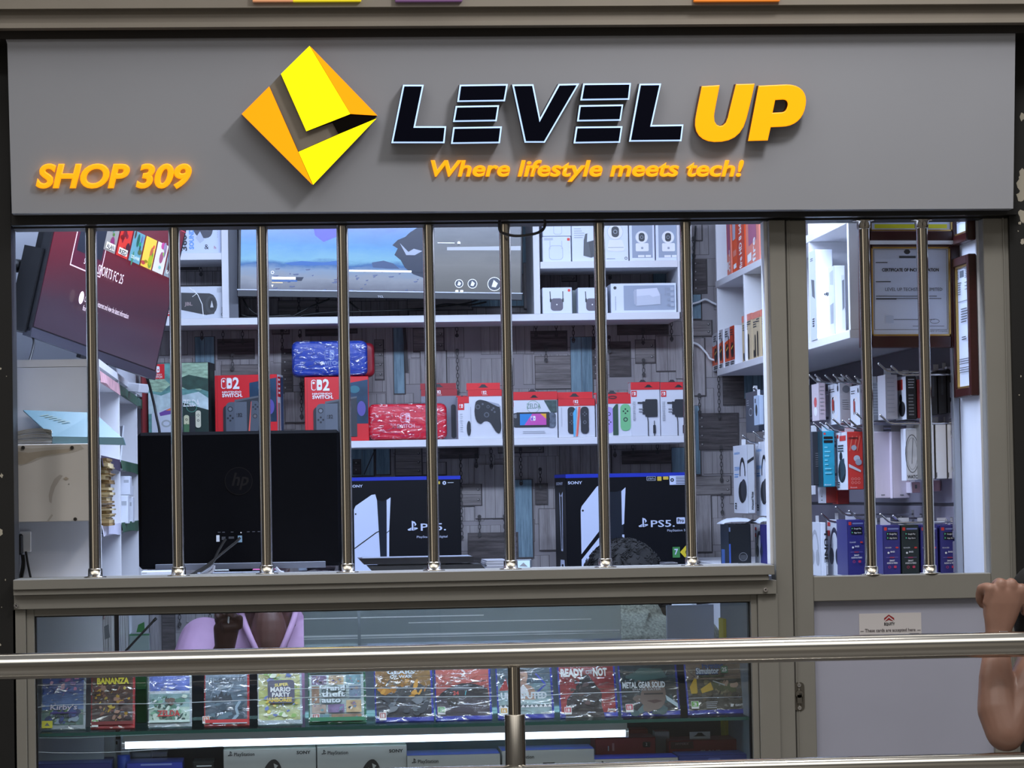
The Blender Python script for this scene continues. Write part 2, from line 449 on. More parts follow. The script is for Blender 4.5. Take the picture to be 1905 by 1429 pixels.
while yy < 1240:                                     # faint pale boards everywhere first
    xx = 165 + rg.random() * 40
    while xx < 1480:
        ww = 35 + rg.random() * 70; hh = 40 + rg.random() * 40
        plank(xx, yy + rg.random() * 14, xx + ww, yy + hh, 'p', 1 + 6 * (row % 2)); xx += ww + 6 + rg.random() * 30
    yy += 62; row += 1
for a in [(333,490,372,503,'d'),(335,508,415,533,'l'),(365,630,400,690,'b'),(413,683,487,702,'m'),(407,635,473,670,'d'),(508,605,538,625,'m'),
          (570,604,632,629,'d'),(650,604,664,625,'d'),(525,655,543,735,'n'),(698,640,713,713,'m'),(718,603,731,765,'p'),(733,605,752,740,'b'),(752,603,778,609,'d'),
          (770,620,826,662,'m'),(783,662,830,735,'l'),(990,628,1056,663,'d'),(997,675,1070,735,'m'),(1064,640,1104,760,'b'),(1105,640,1114,717,'n'),
          (1153,596,1247,635,'d'),(1137,650,1175,713,'d'),(1186,647,1222,689,'m'),(1225,640,1268,705,'l'),(1262,640,1276,720,'p'),
          (1262,420,1281,450,'d'),(1285,418,1315,460,'l'),(1287,487,1297,560,'b'),(1297,497,1322,559,'n'),(1288,563,1311,608,'b'),(1282,612,1330,640,'m'),(1288,645,1316,752,'l'),
          (1292,772,1304,900,'b'),(1303,787,1376,853,'n'),(1350,705,1400,770,'d'),(1292,905,1360,938,'m'),(1294,940,1322,1045,'l'),(1390,700,1440,760,'b'),
          (650,828,692,892,'b'),(654,862,667,888,'n'),(697,828,722,890,'b'),(733,828,781,893,'m'),(784,870,826,892,'l'),(816,830,886,861,'d'),(890,829,934,835,'d'),
          (925,830,1008,853,'m'),(880,876,936,975,'p'),(855,912,891,950,'m'),(955,905,986,1049,'b'),(866,1003,957,1062,'d'),(993,913,1014,949,'d'),
          (999,960,1030,1036,'l'),(1040,835,1135,900,'l'),(1157,855,1249,877,'d'),(1250,850,1280,900,'b'),(1010,505,1100,560,'l'),(1085,504,1177,519,'d'),(1222,503,1268,560,'b'),(1050,515,1076,534,'m'),
          (450,560,520,590,'l'),(520,565,640,592,'m'),(640,568,760,595,'l'),(760,560,880,585,'m'),(880,560,998,580,'b'),(975,420,996,520,'b'),(978,500,1000,585,'l'),
          (560,700,570,760,'m'),(530,735,566,790,'l'),(296,1120,320,1230,'d'),(340,1165,372,1240,'p'),(275,1125,296,1240,'l')]:
    plank(*a)
for a in [(417,607,640),(453,607,640),(434,663,690),(526,620,655),(559,605,630),(560,720,780),(851,603,634),(851,662,740),(999,600,637),(1037,600,637),(1017,657,682),(1069,613,645),
          (1107,612,645),(1200,627,652),(1254,613,646),(1136,641,668),(1200,685,712),(1299,457,490),(1304,752,784),(1341,690,793),(1368,690,706),(1343,850,912),(1343,940,972),(378,488,514),(378,607,632),
          (854,858,1010),(330,1128,1160),(386,1128,1200),(300,1060,1100),(883,857,878),(911,832,878),(966,848,912),(887,972,1006),(934,972,1006),(1002,886,918),(1177,828,858),(1223,828,858),(1143,828,862),(1292,1030,1060),(1014,505,520),(1140,508,530),
          (558,560,585),(592,560,585)]:
    chain(*a)
W.n = 720; W.line([(753, 612), (757, 700)], 6, w_chain); W.line([(700, 833), (674, 890)], 2, w_chain)
st(tag(mb.build('wall_back'), 'grey weathered plank and chain wallpaper on the shop back wall'))

# ---- front of the shop: black flank walls with chipped paint, header, fascia above the sign
m_black = M((12, 12, 13), 0.55, 0, 0, 0.3, 14)
chip = M((172, 166, 152), 0.7)
def flank(px0, px1, name, chips):
    x0, x1 = P(px0, 760, -0.02).x, P(px1, 760, -0.02).x
    b = MB(); b.box(min(x0, x1), max(x0, x1), -0.02, 0.10, 0, 3.1, m_black)
    f = Face(b, (min(x0, x1), -0.02, 0), (abs(x1 - x0), 0, 0), (0, 0, 3.1), 0, 0, 1, 1, 0.0001); rr = random.Random(len(chips))
    for (px, py, r) in chips:
        p = P(px, py, -0.02); u = (p.x - min(x0, x1)) / abs(x1 - x0); v = 1 - p.z / 3.1
        pts = []
        for k in range(11):
            t = -2 * math.pi * k / 11; q = r * (0.6 + 0.8 * rr.random())
            pts.append((u + q * 0.8 * math.cos(t) * 0.00128 / abs(x1 - x0), v + q * math.sin(t) * 0.00128 / 3.1))
        f.poly(pts, chip)
    st(b.build(name))
flank(-1100, 24, 'wall_front_left', [(3, 885, 4), (0, 990, 6), (1, 686, 2.5), (10, 1079, 1.5), (3, 1130, 1.2), (12, 700, 1), (1, 1200, 2), (-60, 800, 14), (-120, 600, 20)])
flank(1886, 3100, 'wall_front_right', [(1901, 218, 7), (1904, 330, 14), (1900, 365, 10), (1903, 345, 12), (1899, 330, 5), (1905, 400, 12), (1897, 415, 3), (1902, 450, 5), (1899, 700, 2), (1894, 430, 1.5), (1896, 735, 1.5), (1980, 500, 30), (2060, 800, 24)])
mb = MB(); xa, xb = P(24, 418, 0).x, P(1886, 418, 0).x
mb.box(xa, xb, 0.0, 0.09, Z_HEAD, 3.1, m_black)
mb.box(xa, xb, -0.045, 0.0, Z_HEAD + 0.004, Z_HEAD + 0.03, M((20, 20, 22), 0.4))
st(mb.build('wall_front'))
mb = MB(); m_fas = M((134, 127, 117), 0.6, 0, 0, 0.12, 5)
za, zb_, zc_ = P(952, 47, -0.20).z, P(952, 38, -0.20).z, P(952, 13, -0.20).z
mb.box(-2.6, 3.6, -0.20, 0.0, za, zb_, m_fas); mb.box(-2.6, 3.6, -0.185, 0.0, zb_, zc_, m_fas); mb.box(-2.6, 3.6, -0.21, 0.0, zc_, zc_ + 0.35, m_fas)
mb.box(-2.6, 3.6, -0.16, 0.0, za - 0.018, za, M((40, 36, 34), 0.7))
st(mb.build('trim_1'))
# lower edges of the lit posters on the beam over the shop
for (x0, x1, c, lb) in [(470, 545, (216, 150, 110), 'salmon lower edge of a lit poster at the top left of the beam'), (545, 672, (236, 216, 30), 'yellow lower edge of a lit poster over the pointed emblem'),
                        (735, 860, (108, 74, 118), 'purple lower edge of a lit poster left of centre on the beam'), (1290, 1450, (220, 120, 30), 'orange lower edge of a lit poster at the right on the beam')]:
    a, b = P(x0, 4, -0.215), P(x1, 4, -0.215)
    q = MB(); q.box(0, b.x - a.x, 0, 0.012, 0, 0.25, M(c, 0.5, 0, 0.35), 0.001)
    tag(q.build('lit_poster', None, (a.x, -0.223, a.z)), lb, 'poster', 'lit posters on the beam above the shop')

# ---- window sill, post and the frame of the opening
mb = MB(); xl, xr = Xp(24, -0.05, 1070), Xp(1441, -0.05, 1060)
z0, z1, z2, z3 = Z_SILL, Zp(1084, -0.05), Zp(1094, -0.045), Zp(1120, -0.03)
mb.box(xl, xr, -0.05, 0.16, z1, z0, FRAME, 0.0015)
mb.box(xl, Xp(1431, -0.045, 1085), -0.044, 0.10, z2, z1, FRAME, 0.001)
mb.box(xl, Xp(1445, -0.03, 1100), -0.030, 0.10, z3, z2, FRAME, 0.001)
for px, py in ((30, 1127), (1424, 1097)):
    p = P(px, py, -0.032); mb.tube([(p.x, -0.036, p.z), (p.x, -0.03, p.z)], 0.0055, CHROME, 12); mb.tube([(p.x, -0.0362, p.z), (p.x, -0.036, p.z)], 0.002, BLACK, 6)
st(mb.build('window_1'))
mb = MB()
xa, xb, xc = Xp(1436, 0.0), Xp(1466, 0.0), Xp(1468, 0)
mb.box(xa, xb, -0.012, 0.06, 0, Z_HEAD, FRAME, 0.0015)
mb.box(xb - 0.0005, xb + 0.0015, -0.006, 0.05, 0, Z_HEAD, GROOVE)
mb.box(xa - 0.008, xa, 0.02, 0.065, z0, Z_HEAD, M((222, 224, 230), 0.5))
st(mb.build('trim_2'))
# ---- sliding door with barred upper light and plain lower panel
dr = st(empty('door_1', (Xp(1680, 0.0, 1100), 0.0, 0)))
def dpart(b, name): o = b.build(name); o.location = -dr.location; o.parent = dr; return o
xs0, xs1, xs2, xs3 = Xp(1468.5, 0), Xp(1506, 0), Xp(1836, 0), Xp(1886, 0)
zd1, zd2 = Zp(1069, 0, 1680), Zp(1116, 0, 1680)
b = MB(); b.box(xs0, xs1, -0.004, 0.045, 0.01, Z_HEAD, FRAME, 0.002); b.box(Xp(1484, 0, 1250), Xp(1486, 0, 1250), -0.006, 0.0, 0.01, Z_HEAD, FRAME); dpart(b, 'door_stile')
b = MB(); b.box(xs2, xs3 - 0.002, -0.004, 0.045, 0.01, Z_HEAD, FRAME, 0.002); b.box(Xp(1872, 0), Xp(1874, 0), -0.009, -0.003, 0.01, Z_HEAD, FRAME); dpart(b, 'door_stile')
b = MB(); b.box(xs1, xs2, -0.003, 0.045, zd2, zd1, FRAME, 0.002); dpart(b, 'door_rail')
m_pan = M((166, 168, 186), 0.5, 0, 0, 0.06, 5)
b = MB(); b.box(xs1, xs2, 0.014, 0.034, 0.12, zd2, m_pan); dpart(b, 'door_panel')
b = MB(); b.box(xs1, xs2, -0.003, 0.045, 0.01, 0.12, FRAME, 0.002); dpart(b, 'door_rail')
b = MB(); p = P(1487, 1296, -0.006)
f = Face(b, (p.x - .0127, -0.0045, p.z - .034), (0.0254, 0, 0), (0, 0, .068), 1477, 1269, 1497, 1323, 0.0006)
f.rrect(1477, 1269, 1497, 1323, 8, M((120, 116, 108), 0.35, 0.8)); f.rrect(1481, 1283, 1493, 1309, 5, M((70, 66, 62), 0.4, 0.6))
b.tube([(p.x, -0.010, p.z + .006), (p.x, -0.004, p.z + .006)], 0.009, M((150, 146, 138), 0.3, 0.9), 16); b.box(p.x - .0055, p.x + .0055, -0.010, -0.004, p.z - .016, p.z + .004, M((140, 136, 128), 0.35, 0.9))
b.box(p.x - .001, p.x + .006, -0.0104, -0.0098, p.z + .005, p.z + .007, BLACK)
for dy in (-0.027, 0.027): b.tube([(p.x, -0.0085, p.z + dy), (p.x, -0.004, p.z + dy)], 0.0045, CHROME, 10); b.box(p.x - .003, p.x + .003, -0.0088, -0.0084, p.z + dy - .0006, p.z + dy + .0006, BLACK)
dpart(b, 'lock_plate')
# card sticker on the door panel
b = MB(); pa, pb2 = P(1598, 1142, 0.0125), P(1715, 1205, 0.0125)
b.box(0, pb2.x - pa.x, 0, 0.0012, 0, pa.z - pb2.z, M((206, 202, 204), 0.5))
f = Face(b, (0, 0, 0), (pb2.x - pa.x, 0, 0), (0, 0, pa.z - pb2.z), 1598, 1142, 1715, 1205)
cr = M((150, 30, 36), 0.5)
f.poly([(1645, 1155), (1654, 1147), (1664, 1155), (1664, 1151), (1654, 1144.5), (1645, 1151)][::-1], cr); f.poly([(1646, 1157), (1654, 1150), (1663, 1157), (1654, 1154)][::-1], cr)
f.text('EQUITY', 1655, 1163.5, 4.6, INK, 20, 0.03, al='C')
f.text('These cards are accepted here', 1656, 1175, 5.6, M((70, 60, 64), 0.6), 95, 0.01, al='C')
f.line([(1600, 1173.5), (1606, 1173.5)], 0.8, INK); f.line([(1707, 1173.5), (1713, 1173.5)], 0.8, INK)
f.rect(1605, 1181, 1620, 1191, M((40, 44, 60), .5)); f.rect(1628, 1181, 1642, 1191, M((225, 225, 225), .5)); f.rect(1664, 1180, 1682, 1191, M((225, 225, 225), .5)); f.rect(1692, 1179, 1710, 1191, M((30, 36, 44), .5))
tag(b.build('sticker', None, (pa.x, 0.0125, pb2.z)), 'white card payment sticker with red roof mark on the lower door panel', 'sticker')

# ================================================================ shop sign
sTL, sTR, sBR, sBL = P(13, 62, -0.150), P(1889, 59, -0.150), P(1885, 388, -0.095), P(22, 397, -0.095)
sN = (sTR - sTL).cross(sTL - sBL).normalized()
if sN.y > 0: sN = -sN
def SP(px, py, off=0.0):
    w = R3 @ Vector(((px - CX) / FPX, -(py - CY) / FPX, -1.0)); t = (sBL - CAM).dot(sN) / w.dot(sN)
    return CAM + w * t + sN * off
MM = 0.00126
sign = empty('shop_sign', SP(952, 392), 'wide grey shop sign with lit orange and black lettering above the window', 'sign')
def spart(b, name, parent=None, label=None):
    o = b.build(name); par = parent or sign
    o.location = -sign.location if parent is None else (0, 0, 0); o.parent = par
    if label: o['label'] = label
    return o
m_sign = M((160, 163, 172), 0.40, 0, 0, 0.03, 5)
b = MB(); fr = [SP(13, 62), SP(1889, 59), SP(1885, 388), SP(22, 397)]; bk = [Vector((p.x, -0.046, p.z)) for p in fr]
b.add(fr + bk, [(3, 2, 1, 0), (0, 1, 5, 4), (1, 2, 6, 5), (2, 3, 7, 6), (3, 0, 4, 7), (4, 5, 6, 7)], m_sign)
b.add([SP(8, 65, -.002), SP(13.5, 62, -.0005), SP(16, 90, -.0005)], [(0, 1, 2)], m_sign)
spart(b, 'sign_panel')
def up(pts, ox, oy, k): return [(ox + x / k, oy + y / k) for x, y in pts]
def relief(loops, depth, off, m_face, m_side, bev=0.0, b=None, bres=1):
    """px outlines -> standing letter; depth and off in metres"""
    b = b or MB(); d = depth / MM
    vs, fs = extr([[(x, -y) for x, y in lp] for lp in loops], d - 2 * bev, bev, bres)
    o = len(b.v); b.v += [SP(v.x, -v.z, off + (-v.y + d / 2) * MM) for v in vs]
    zf = d / 2 - bev * 0.5
    for f, side in fs:
        b.f.append([i + o for i in f]); c = sum(-vs[i].y for i in f) / len(f)
        b.m.append(b.mi(m_side if (side and bev == 0) or c < zf - bev * 1.5 - 0.2 else m_face)); b.sm.append(False)
    b.recalc = True
    return b
def inset(pts, d):
    n = len(pts); A = sum(pts[i][0] * pts[(i+1) % n][1] - pts[(i+1) % n][0] * pts[i][1] for i in range(n)); sgn = 1 if A > 0 else -1; out = []
    for i in range(n):
        p0, p1, p2 = pts[i-1], pts[i], pts[(i+1) % n]
        def nl(a, c):
            dx, dy = c[0]-a[0], c[1]-a[1]; L = math.hypot(dx, dy); return (-dy/L*sgn, dx/L*sgn)
        n1, n2 = nl(p0, p1), nl(p1, p2); k = 1 + n1[0]*n2[0] + n1[1]*n2[1]; k = max(k, 0.25)
        out.append((p1[0] + (n1[0]+n2[0]) * d / k, p1[1] + (n1[1]+n2[1]) * d / k))
    return out
e_halo = M((176, 206, 255), 0.4, 0, 1.15); m_navy = M((4, 6, 22), 0.25, 0, 0, 0, 1, (1, 1, 1), 0, .2); m_ret = M((60, 58, 66), 0.4)
e_or = M((255, 158, 0), 0.4, 0, 0.92); e_ye = M((255, 240, 0), 0.4, 0, 0.95); e_o2 = M((255, 150, 0), 0.4, 0, 0.95); m_oside = M((120, 66, 8), 0.45)
LET = [('L', [[(235,212),(318,212),(284,378),(408,378),(401,446),(188,446)]]),
       ('E', [[(462,212),(655,209),(643,278),(452,281)], [(446,297),(620,294),(610,358),(435,361)], [(436,382),(631,379),(623,446),(427,449)]]),
       ('V', [[(672,211),(757,210),(784,345),(858,209),(941,207),(803,444),(722,444)]]),
       ('E', [[(957,207),(1148,205),(1141,272),(945,275)], [(941,294),(1117,291),(1107,356),(932,359)], [(928,380),(1114,378),(1104,444),(918,447)]]),
       ('L', [[(1182,208),(1269,207),(1232,373),(1358,371),(1350,438),(1140,440)]])]
for ch, lps in LET:
    lps = [up(l, 640, 60, 2.1648) for l in lps]
    b = MB(); g = MB()
    for l in lps:
        relief([l], 0.038, 0.0, e_halo, m_ret, 0, b)
        relief([inset(l, 2.9)], 0.004, 0.0375, m_navy, m_navy, 0, g)
    o = spart(b, 'letter', None, 'black letter %s with glowing white outline' % ch)
    spart(g, 'letter_face', o)
U = bez([(1435,221), (1500,217), ((1492,262),(1482,305),(1478,338)), ((1474,392),(1530,396),(1540,345)), ((1550,300),(1560,262),(1572,213)), (1640,211),
         ((1630,262),(1618,310),(1608,348)), ((1590,418),(1545,440),(1482,438)), ((1430,436),(1402,404),(1410,350)), ((1418,300),(1428,260),(1435,221))], 6)
Pp = bez([(1663,219), (1772,214), ((1830,214),(1852,248),(1846,290)), ((1838,350),(1800,376),(1752,377)), (1706,379), (1694,432), (1622,434)], 8)
Ph = bez([(1724,270), (1758,268), ((1780,268),(1784,288),(1778,303)), ((1772,322),(1762,326),(1745,326)), (1712,328)], 6)
for nm, lps in (('U', [U]), ('P', [Pp, Ph])):
    spart(relief([up(l, 640, 60, 2.1648) for l in lps], 0.036, 0.0, e_or, m_oside, 1.6), 'letter', None, 'large glowing orange letter %s' % nm)
def sign_text(s, x, y, h, w, bold, shear, depth, nm, bev):
    cu = bpy.data.curves.new('t', 'FONT'); cu.body = s; cu.offset = bold; cu.resolution_u = 5; cu.shear = shear
    cu.extrude = 0.03; cu.bevel_depth = bev; cu.bevel_resolution = 2
    ob = bpy.data.objects.new('t', cu); me = ob.to_mesh()
    vs = [v.co.copy() for v in me.vertices]; fs = [tuple(p.vertices) for p in me.polygons]; ob.to_mesh_clear(); bpy.data.objects.remove(ob)
    # one letter = one connected piece in x order; dots join their stem
    par = list(range(len(vs)))
    def fd(i):
        while par[i] != i: par[i] = par[par[i]]; i = par[i]
        return i
    for f in fs:
        for i in f[1:]: par[fd(i)] = fd(f[0])
    gr = {}
    for i in range(len(vs)): gr.setdefault(fd(i), []).append(i)
    x0 = min(v.x for v in vs); x1 = max(v.x for v in vs); kx = w / (x1 - x0); k = h / CAP
    pieces = []
    for r, ids in gr.items():
        a = min(vs[i].x - vs[i].y * 0.3 for i in ids); c = max(vs[i].x - vs[i].y * 0.3 for i in ids); pieces.append([a, c, set(ids)])
    pieces.sort(key=lambda q: q[0]); merged = []
    for q in pieces:
        if merged and q[0] < merged[-1][1] - 0.35 * min(q[1] - q[0], merged[-1][1] - merged[-1][0]):
            merged[-1][1] = max(merged[-1][1], q[1]); merged[-1][2] |= q[2]
        else: merged.append(q)
    for a, c, ids in merged:
        b = MB(); mp = {}
        for i in sorted(ids): mp[i] = len(b.v); v = vs[i]; b.v.append(SP(x + (v.x - x0) * kx, y - v.y * k, (v.z + .03 + bev) / (.06 + 2*bev) * depth))
        for f in fs:
            if f[0] in mp:
                b.f.append([mp[i] for i in f]); b.m.append(b.mi(e_txt)); b.sm.append(True)
        spart(b, nm)
e_txt = M((255, 165, 14), 0.4, 0, 0.86)
sign_text('SHOP 309', 67, 348, 41, 290, 0.004, 0.22, 0.012, 'letter', .034)
sign_text('Where lifestyle meets tech!', 801, 327.5, 28.5, 582, 0.003, 0.20, 0.010, 'letter', .022)
# pointed emblem: glowing facets around a recessed bare panel
m_rec = M((158, 150, 138), 0.35, 0.3, 0, 0.1, 30)
for pts, mf, dp, lb in [([(575.5,86),(522.5,138),(569.5,244),(651,212)], e_ye, 0.046, 'yellow glowing upper facet'), ([(576.5,86.5),(651.5,212),(701,215)], e_o2, 0.045, 'orange glowing right facet'),
                        ([(450,212),(501,161),(554,281),(581,343)], e_o2, 0.046, 'orange glowing left facet'), ([(555,282),(629,249.5),(699.5,220),(582,343)], e_ye, 0.046, 'yellow glowing lower facet'),
                        ([(618,228),(651,213.5),(701,216),(629,249)], M((16, 12, 10), 0.12, 0.3), 0.042, 'black glossy facet'), ([(501.5,161.5),(522,138.5),(569.5,244.5),(618,228.5),(629,249),(555,281.5)], m_rec, 0.030, 'bare grey recessed band')]:
    spart(relief([pts], dp, 0.0, mf, m_oside if mf not in (m_rec,) else m_rec, 0), 'emblem_facet', None, lb)

# ================================================================ security bars
def bar(px, ztop, zbot, lb, topfl):
    x = P(px, 745, 0.02).x
    t = empty('security_bar', (x, 0.02, zbot), lb, 'bar', 'steel security bars across the shop front')
    b = MB(); b.tube([(0, 0, 0.004), (0, 0, ztop - zbot)], 0.0138, STEEL, 20, False); b.build('tube', t)
    b = MB(); b.lathe([(0.0265, 0), (0.0265, 0.002), (0.0172, 0.0035), (0.0166, 0.019), (0.0155, 0.0215), (0.0133, 0.0215)], (0, 0, 0), STEEL, 24); b.build('base_flange', t)
    if topfl:
        h = ztop - zbot; b = MB(); b.lathe([(0.0133, h - .0215), (0.0155, h - .0215), (0.0166, h - .019), (0.0172, h - .0035), (0.0265, h - .002), (0.0265, h)], (0, 0, 0), STEEL, 24); b.build('top_flange', t)
BARN = ['leftmost steel security bar, in front of the red screen', 'second steel security bar from the left, crossing the right edge of the red screen', 'third steel security bar from the left, crossing the black monitor back',
        'fourth steel security bar from the left, at the right edge of the black monitor', 'fifth steel security bar from the left, right of the blue and red pouches', 'sixth steel security bar from the left, near the hanging black cable',
        'seventh steel security bar from the left, crossing the larger black console carton', 'eighth steel security bar from the left, last one of the main window',
        'left of the two steel security bars in the door', 'right of the two steel security bars in the door, nearest the dark wall']
for i, px in enumerate([173, 328, 492, 641.5, 802, 944.5, 1120.5, 1281.5, 1614, 1722]):
    if i < 8: bar(px, Z_HEAD, Z_SILL, BARN[i], False)
    else: bar(px, Z_HEAD, zd1, BARN[i], True)

# ================================================================ guard railing in the foreground
YR = -1.4; zr = P(952, 1219.5, YR).z; zl = P(952, 1441, YR).z
rail = empty('guard_railing', (P(957, 1300, YR).x, YR, 0), 'polished steel guard railing with round handrail in the foreground', 'railing')
b = MB(); b.tube([(-2.6 + 0.2 * i, 0, zr) for i in range(27)], 0.0245, STEELH, 28); b.build('handrail', rail)
b = MB(); b.tube([(-2.6 + 0.2 * i, -.012, zl) for i in range(27)], 0.0195, STEELH, 24); b.build('lower_rail', rail)
zsl = P(957, 1330, YR).z
b = MB(); b.tube([(0, 0, zsl), (0, 0, zr - 0.02)], 0.0118, STEEL, 20); b.build('post_pin', rail)
b = MB(); b.lathe([(0.0195, 0.008), (0.0195, zsl), (0.0185, zsl + .001), (0.0118, zsl + .001)], (0, 0, 0), STEEL, 28); b.lathe([(0.05, 0), (0.05, 0.008), (0.0195, 0.012)], (0, 0, 0), STEEL, 28); b.build('post', rail)
# ================================================================ shelving on the back wall
YS = 2.36                                           # front edge of the back-wall shelves
def Zs(py, px, Y=YS): return P(px, py, Y).z
Z_LONG = Zs(588, 700); Z_LOW = Zs(815.5, 960); Z_LT = Zs(470.5, 380); Z_RT = Zs(485.5, 1140)
m_shd = M((96, 98, 106), 0.5)
wu = empty('wall_shelf_unit', (Xp(790, YS), YB, Z_LONG), 'long white wall shelf with upright sides, around the larger screen', 'shelf')
def rel(b, name, par, label=None):
    o = b.build(name); o.location = -par.location; o.parent = par
    if label: o['label'] = label
    return o
t = 0.022
b = MB(); b.box(Xp(296, YS), Xp(1268, YS), YS, YB - .016, Z_LONG - t, Z_LONG, BOARD, 0.001); rel(b, 'shelf_board', wu)
b = MB(); b.box(Xp(300, YS), Xp(416, YS), YS, YB - .016, Z_LT - t, Z_LT, BOARD, 0.001); rel(b, 'shelf_board', wu)
b = MB(); b.box(Xp(1010, YS), Xp(1267, YS), YS, YB - .016, Z_RT - t, Z_RT, BOARD, 0.001); rel(b, 'shelf_board', wu)
b = MB(); b.box(Xp(416, YS), Xp(429, YS), YS, YB - .016, Z_LONG, Zs(395, 420), BOARD, 0.001); rel(b, 'upright', wu)
b = MB(); b.box(Xp(429, YS), Xp(446, YS), YS + 0.02, YB - .016, Z_LONG, Zs(395, 420), m_shd); rel(b, 'upright', wu, 'dark grey upright panel')
b = MB(); b.box(Xp(997, YS), Xp(1009, YS), YS, YB - .016, Z_LONG, Zs(395, 1000), BOARD, 0.001); rel(b, 'upright', wu)
b = MB(); b.box(Xp(1266, YS), Xp(1270, YS), YS, YB - .016, Z_LONG, Zs(395, 1268), BOARD); rel(b, 'upright', wu)
b = MB(); b.box(0, Xp(1276, YS) - Xp(262, YS), 0, YB - YS - .016, -t, 0, BOARD, 0.001)
tag(b.build('wall_shelf', None, (Xp(262, YS), YS, Z_LOW)), 'lower white wall shelf carrying the row of red and white game cartons', 'shelf')
# low cabinet that carries the two black console cartons
YC = 2.05; Z_CAB = Zs(1092, 900, YC)
cb = empty('storage_cabinet', (Xp(800, YC), YC, 0), 'low white cabinet under the wallpapered back wall, under the black console cartons', 'cabinet')
b = MB(); b.box(Xp(620, YC), Xp(1290, YC), YC + 0.02, YB - .02, 0, Z_CAB - 0.03, BOARD); rel(b, 'body', cb)
b = MB(); b.box(Xp(615, YC), Xp(1294, YC), YC - 0.02, YB - .02, Z_CAB - 0.03, Z_CAB, BOARD, 0.002); rel(b, 'top', cb)
for i in range(3):
    xa = Xp(620, YC) + i * 0.366; b = MB(); b.box(xa + .004, xa + 0.362, YC, YC + 0.02, 0.08, Z_CAB - 0.04, WHITE, 0.002); d = rel(b, 'door', cb)
    b = MB(); b.tube([(xa + .33, YC - 0.015, .75), (xa + .33, YC - 0.015, .9)], 0.005, CHROME); b.build('handle', d)

# ================================================================ art helpers
def joyc(f, x, y, w, h, body, dots, left=True, a=0.0):
    """one handheld controller half, drawn as its rounded outline, stick and buttons"""
    r = w * 0.42; n0 = len(f.mb.v)
    f.rrect(x, y, x + w, y + h, r, body)
    f.circ(x + w*.5, y + h*(.27 if left else .58), w*.22, dots); f.circ(x + w*.5, y + h*(.27 if left else .58), w*.13, body)
    cy = y + h*(.58 if left else .27)
    for dx, dy in ((0,-1),(0,1),(1,0),(-1,0)): f.circ(x + w*.5 + dx*w*.2, cy + dy*w*.2, w*.085, dots, n=8)
def mark2(f, x, y, h, m, bg, two=True):
    """the split-pad mark with its 2"""
    w = h * 0.50
    f.rrect(x, y, x + w*.92, y + h, h*.2, m); f.rrect(x + h*.07, y + h*.07, x + w*.92 - h*.01, y + h*.93, h*.15, bg); f.circ(x + w*.45, y + h*.3, h*.11, m, n=10)
    f.rrect(x + w*1.05, y, x + w*2, y + h, h*.2, m); f.rect(x + w*1.05, y, x + w*1.4, y + h, m); f.circ(x + w*1.55, y + h*.58, h*.11, bg, n=10)
    if two: f.text('2', x + w*2.15, y + h, h, m, h*.62, 0.03)
def hand_slot(f, cx, y, w, m):
    f.poly([(cx - w/2, y), (cx - w*.3, y - w*.12), (cx - w*.15, y - w*.3), (cx + w*.15, y - w*.3), (cx + w*.3, y - w*.12), (cx + w/2, y)][::-1], m)
C_JD = M((66, 70, 78), 0.4); C_JD2 = M((38, 40, 46), 0.4); C_CORAL = M((226, 96, 80), 0.5); C_SW = M((206, 24, 34), 0.4); C_SWD = M((160, 16, 26), 0.45)
g_row = 'boxed games and accessories on the lower wall shelf'

# ---- red edge of a carton beside the forest carton
c = Carton(262, 276, 688, 806, 2.40, 0.16, M((150, 28, 34), 0.5), Z_LOW)
c.F.rect(263, 690, 265, 805, M((90, 16, 22), .5)); c.done('game_carton', 'narrow dark red carton left of the forest scene carton', 'box', g_row)
# ---- forest scene console carton
c = Carton(275, 388, 675, 803, 2.38, 0.13, M((24, 40, 40), 0.45), Z_LOW, yaw=-0.13, side=M((16, 22, 24), .5))
f = c.F
m_fg = M((96, 146, 140), 0.5, 0, 0, 0.8, 26, (1, 1, 2)); m_f2 = M((150, 178, 150), 0.5, 0, 0, 0.8, 40, (1, 1, 3)); m_f3 = M((44, 74, 62), .5, 0, 0, .7, 36); m_f4 = M((186, 204, 206), .5, 0, 0, .5, 30)
f.rect(276, 676, 388, 806, m_fg)
f.poly([(330,676),(388,676),(388,720),(372,728),(355,722),(340,724),(330,712)][::-1], m_f2); f.poly([(335,704),(352,698),(388,706),(388,730),(372,724),(350,726),(338,720)][::-1], m_f3)
f.poly([(276,706),(300,700),(318,716),(300,730),(276,726)][::-1], m_f2); f.poly([(276,730),(300,736),(322,728),(340,736),(370,730),(388,742),(388,764),(340,756),(300,768),(276,770)][::-1], m_f4)
f.poly([(340,750),(388,764),(388,806),(340,806)][::-1], M((22, 46, 40), .5)); f.poly([(282,770),(322,756),(322,806),(282,806)][::-1], M((196, 202, 214), .5)); f.poly([(296,768),(322,757),(322,770),(298,774)][::-1], M((110, 70, 150), .5)); f.poly([(308,764),(322,757),(322,764)][::-1], M((220, 120, 70), .5))
f.ring(309, 788, 9, 3, M((160, 166, 170), .5), 7)
f.rect(279, 677, 307, 705, C_SW); mark2(f, 286, 681, 12, PAPER, C_SW, False); f.text('NINTENDO', 293, 697.5, 2.2, PAPER, 18, .02, al='C'); f.text('SWITCH', 293, 703, 4, PAPER, 19, .03, al='C')
f.text('ZELDA', 341, 757, 12.5, PAPER, 31, 0.01); f.ring(357, 758, 10, 1, M((90, 150, 130), .5))
joyc(f, 342, 773, 10, 31, M((196, 196, 160), .5), INK); f.rect(342, 790, 352, 806, M((70, 110, 74), .5)); f.rect(353, 775, 363, 806, C_JD2); joyc(f, 364, 765, 10, 32, M((206, 204, 180), .5), INK, False)
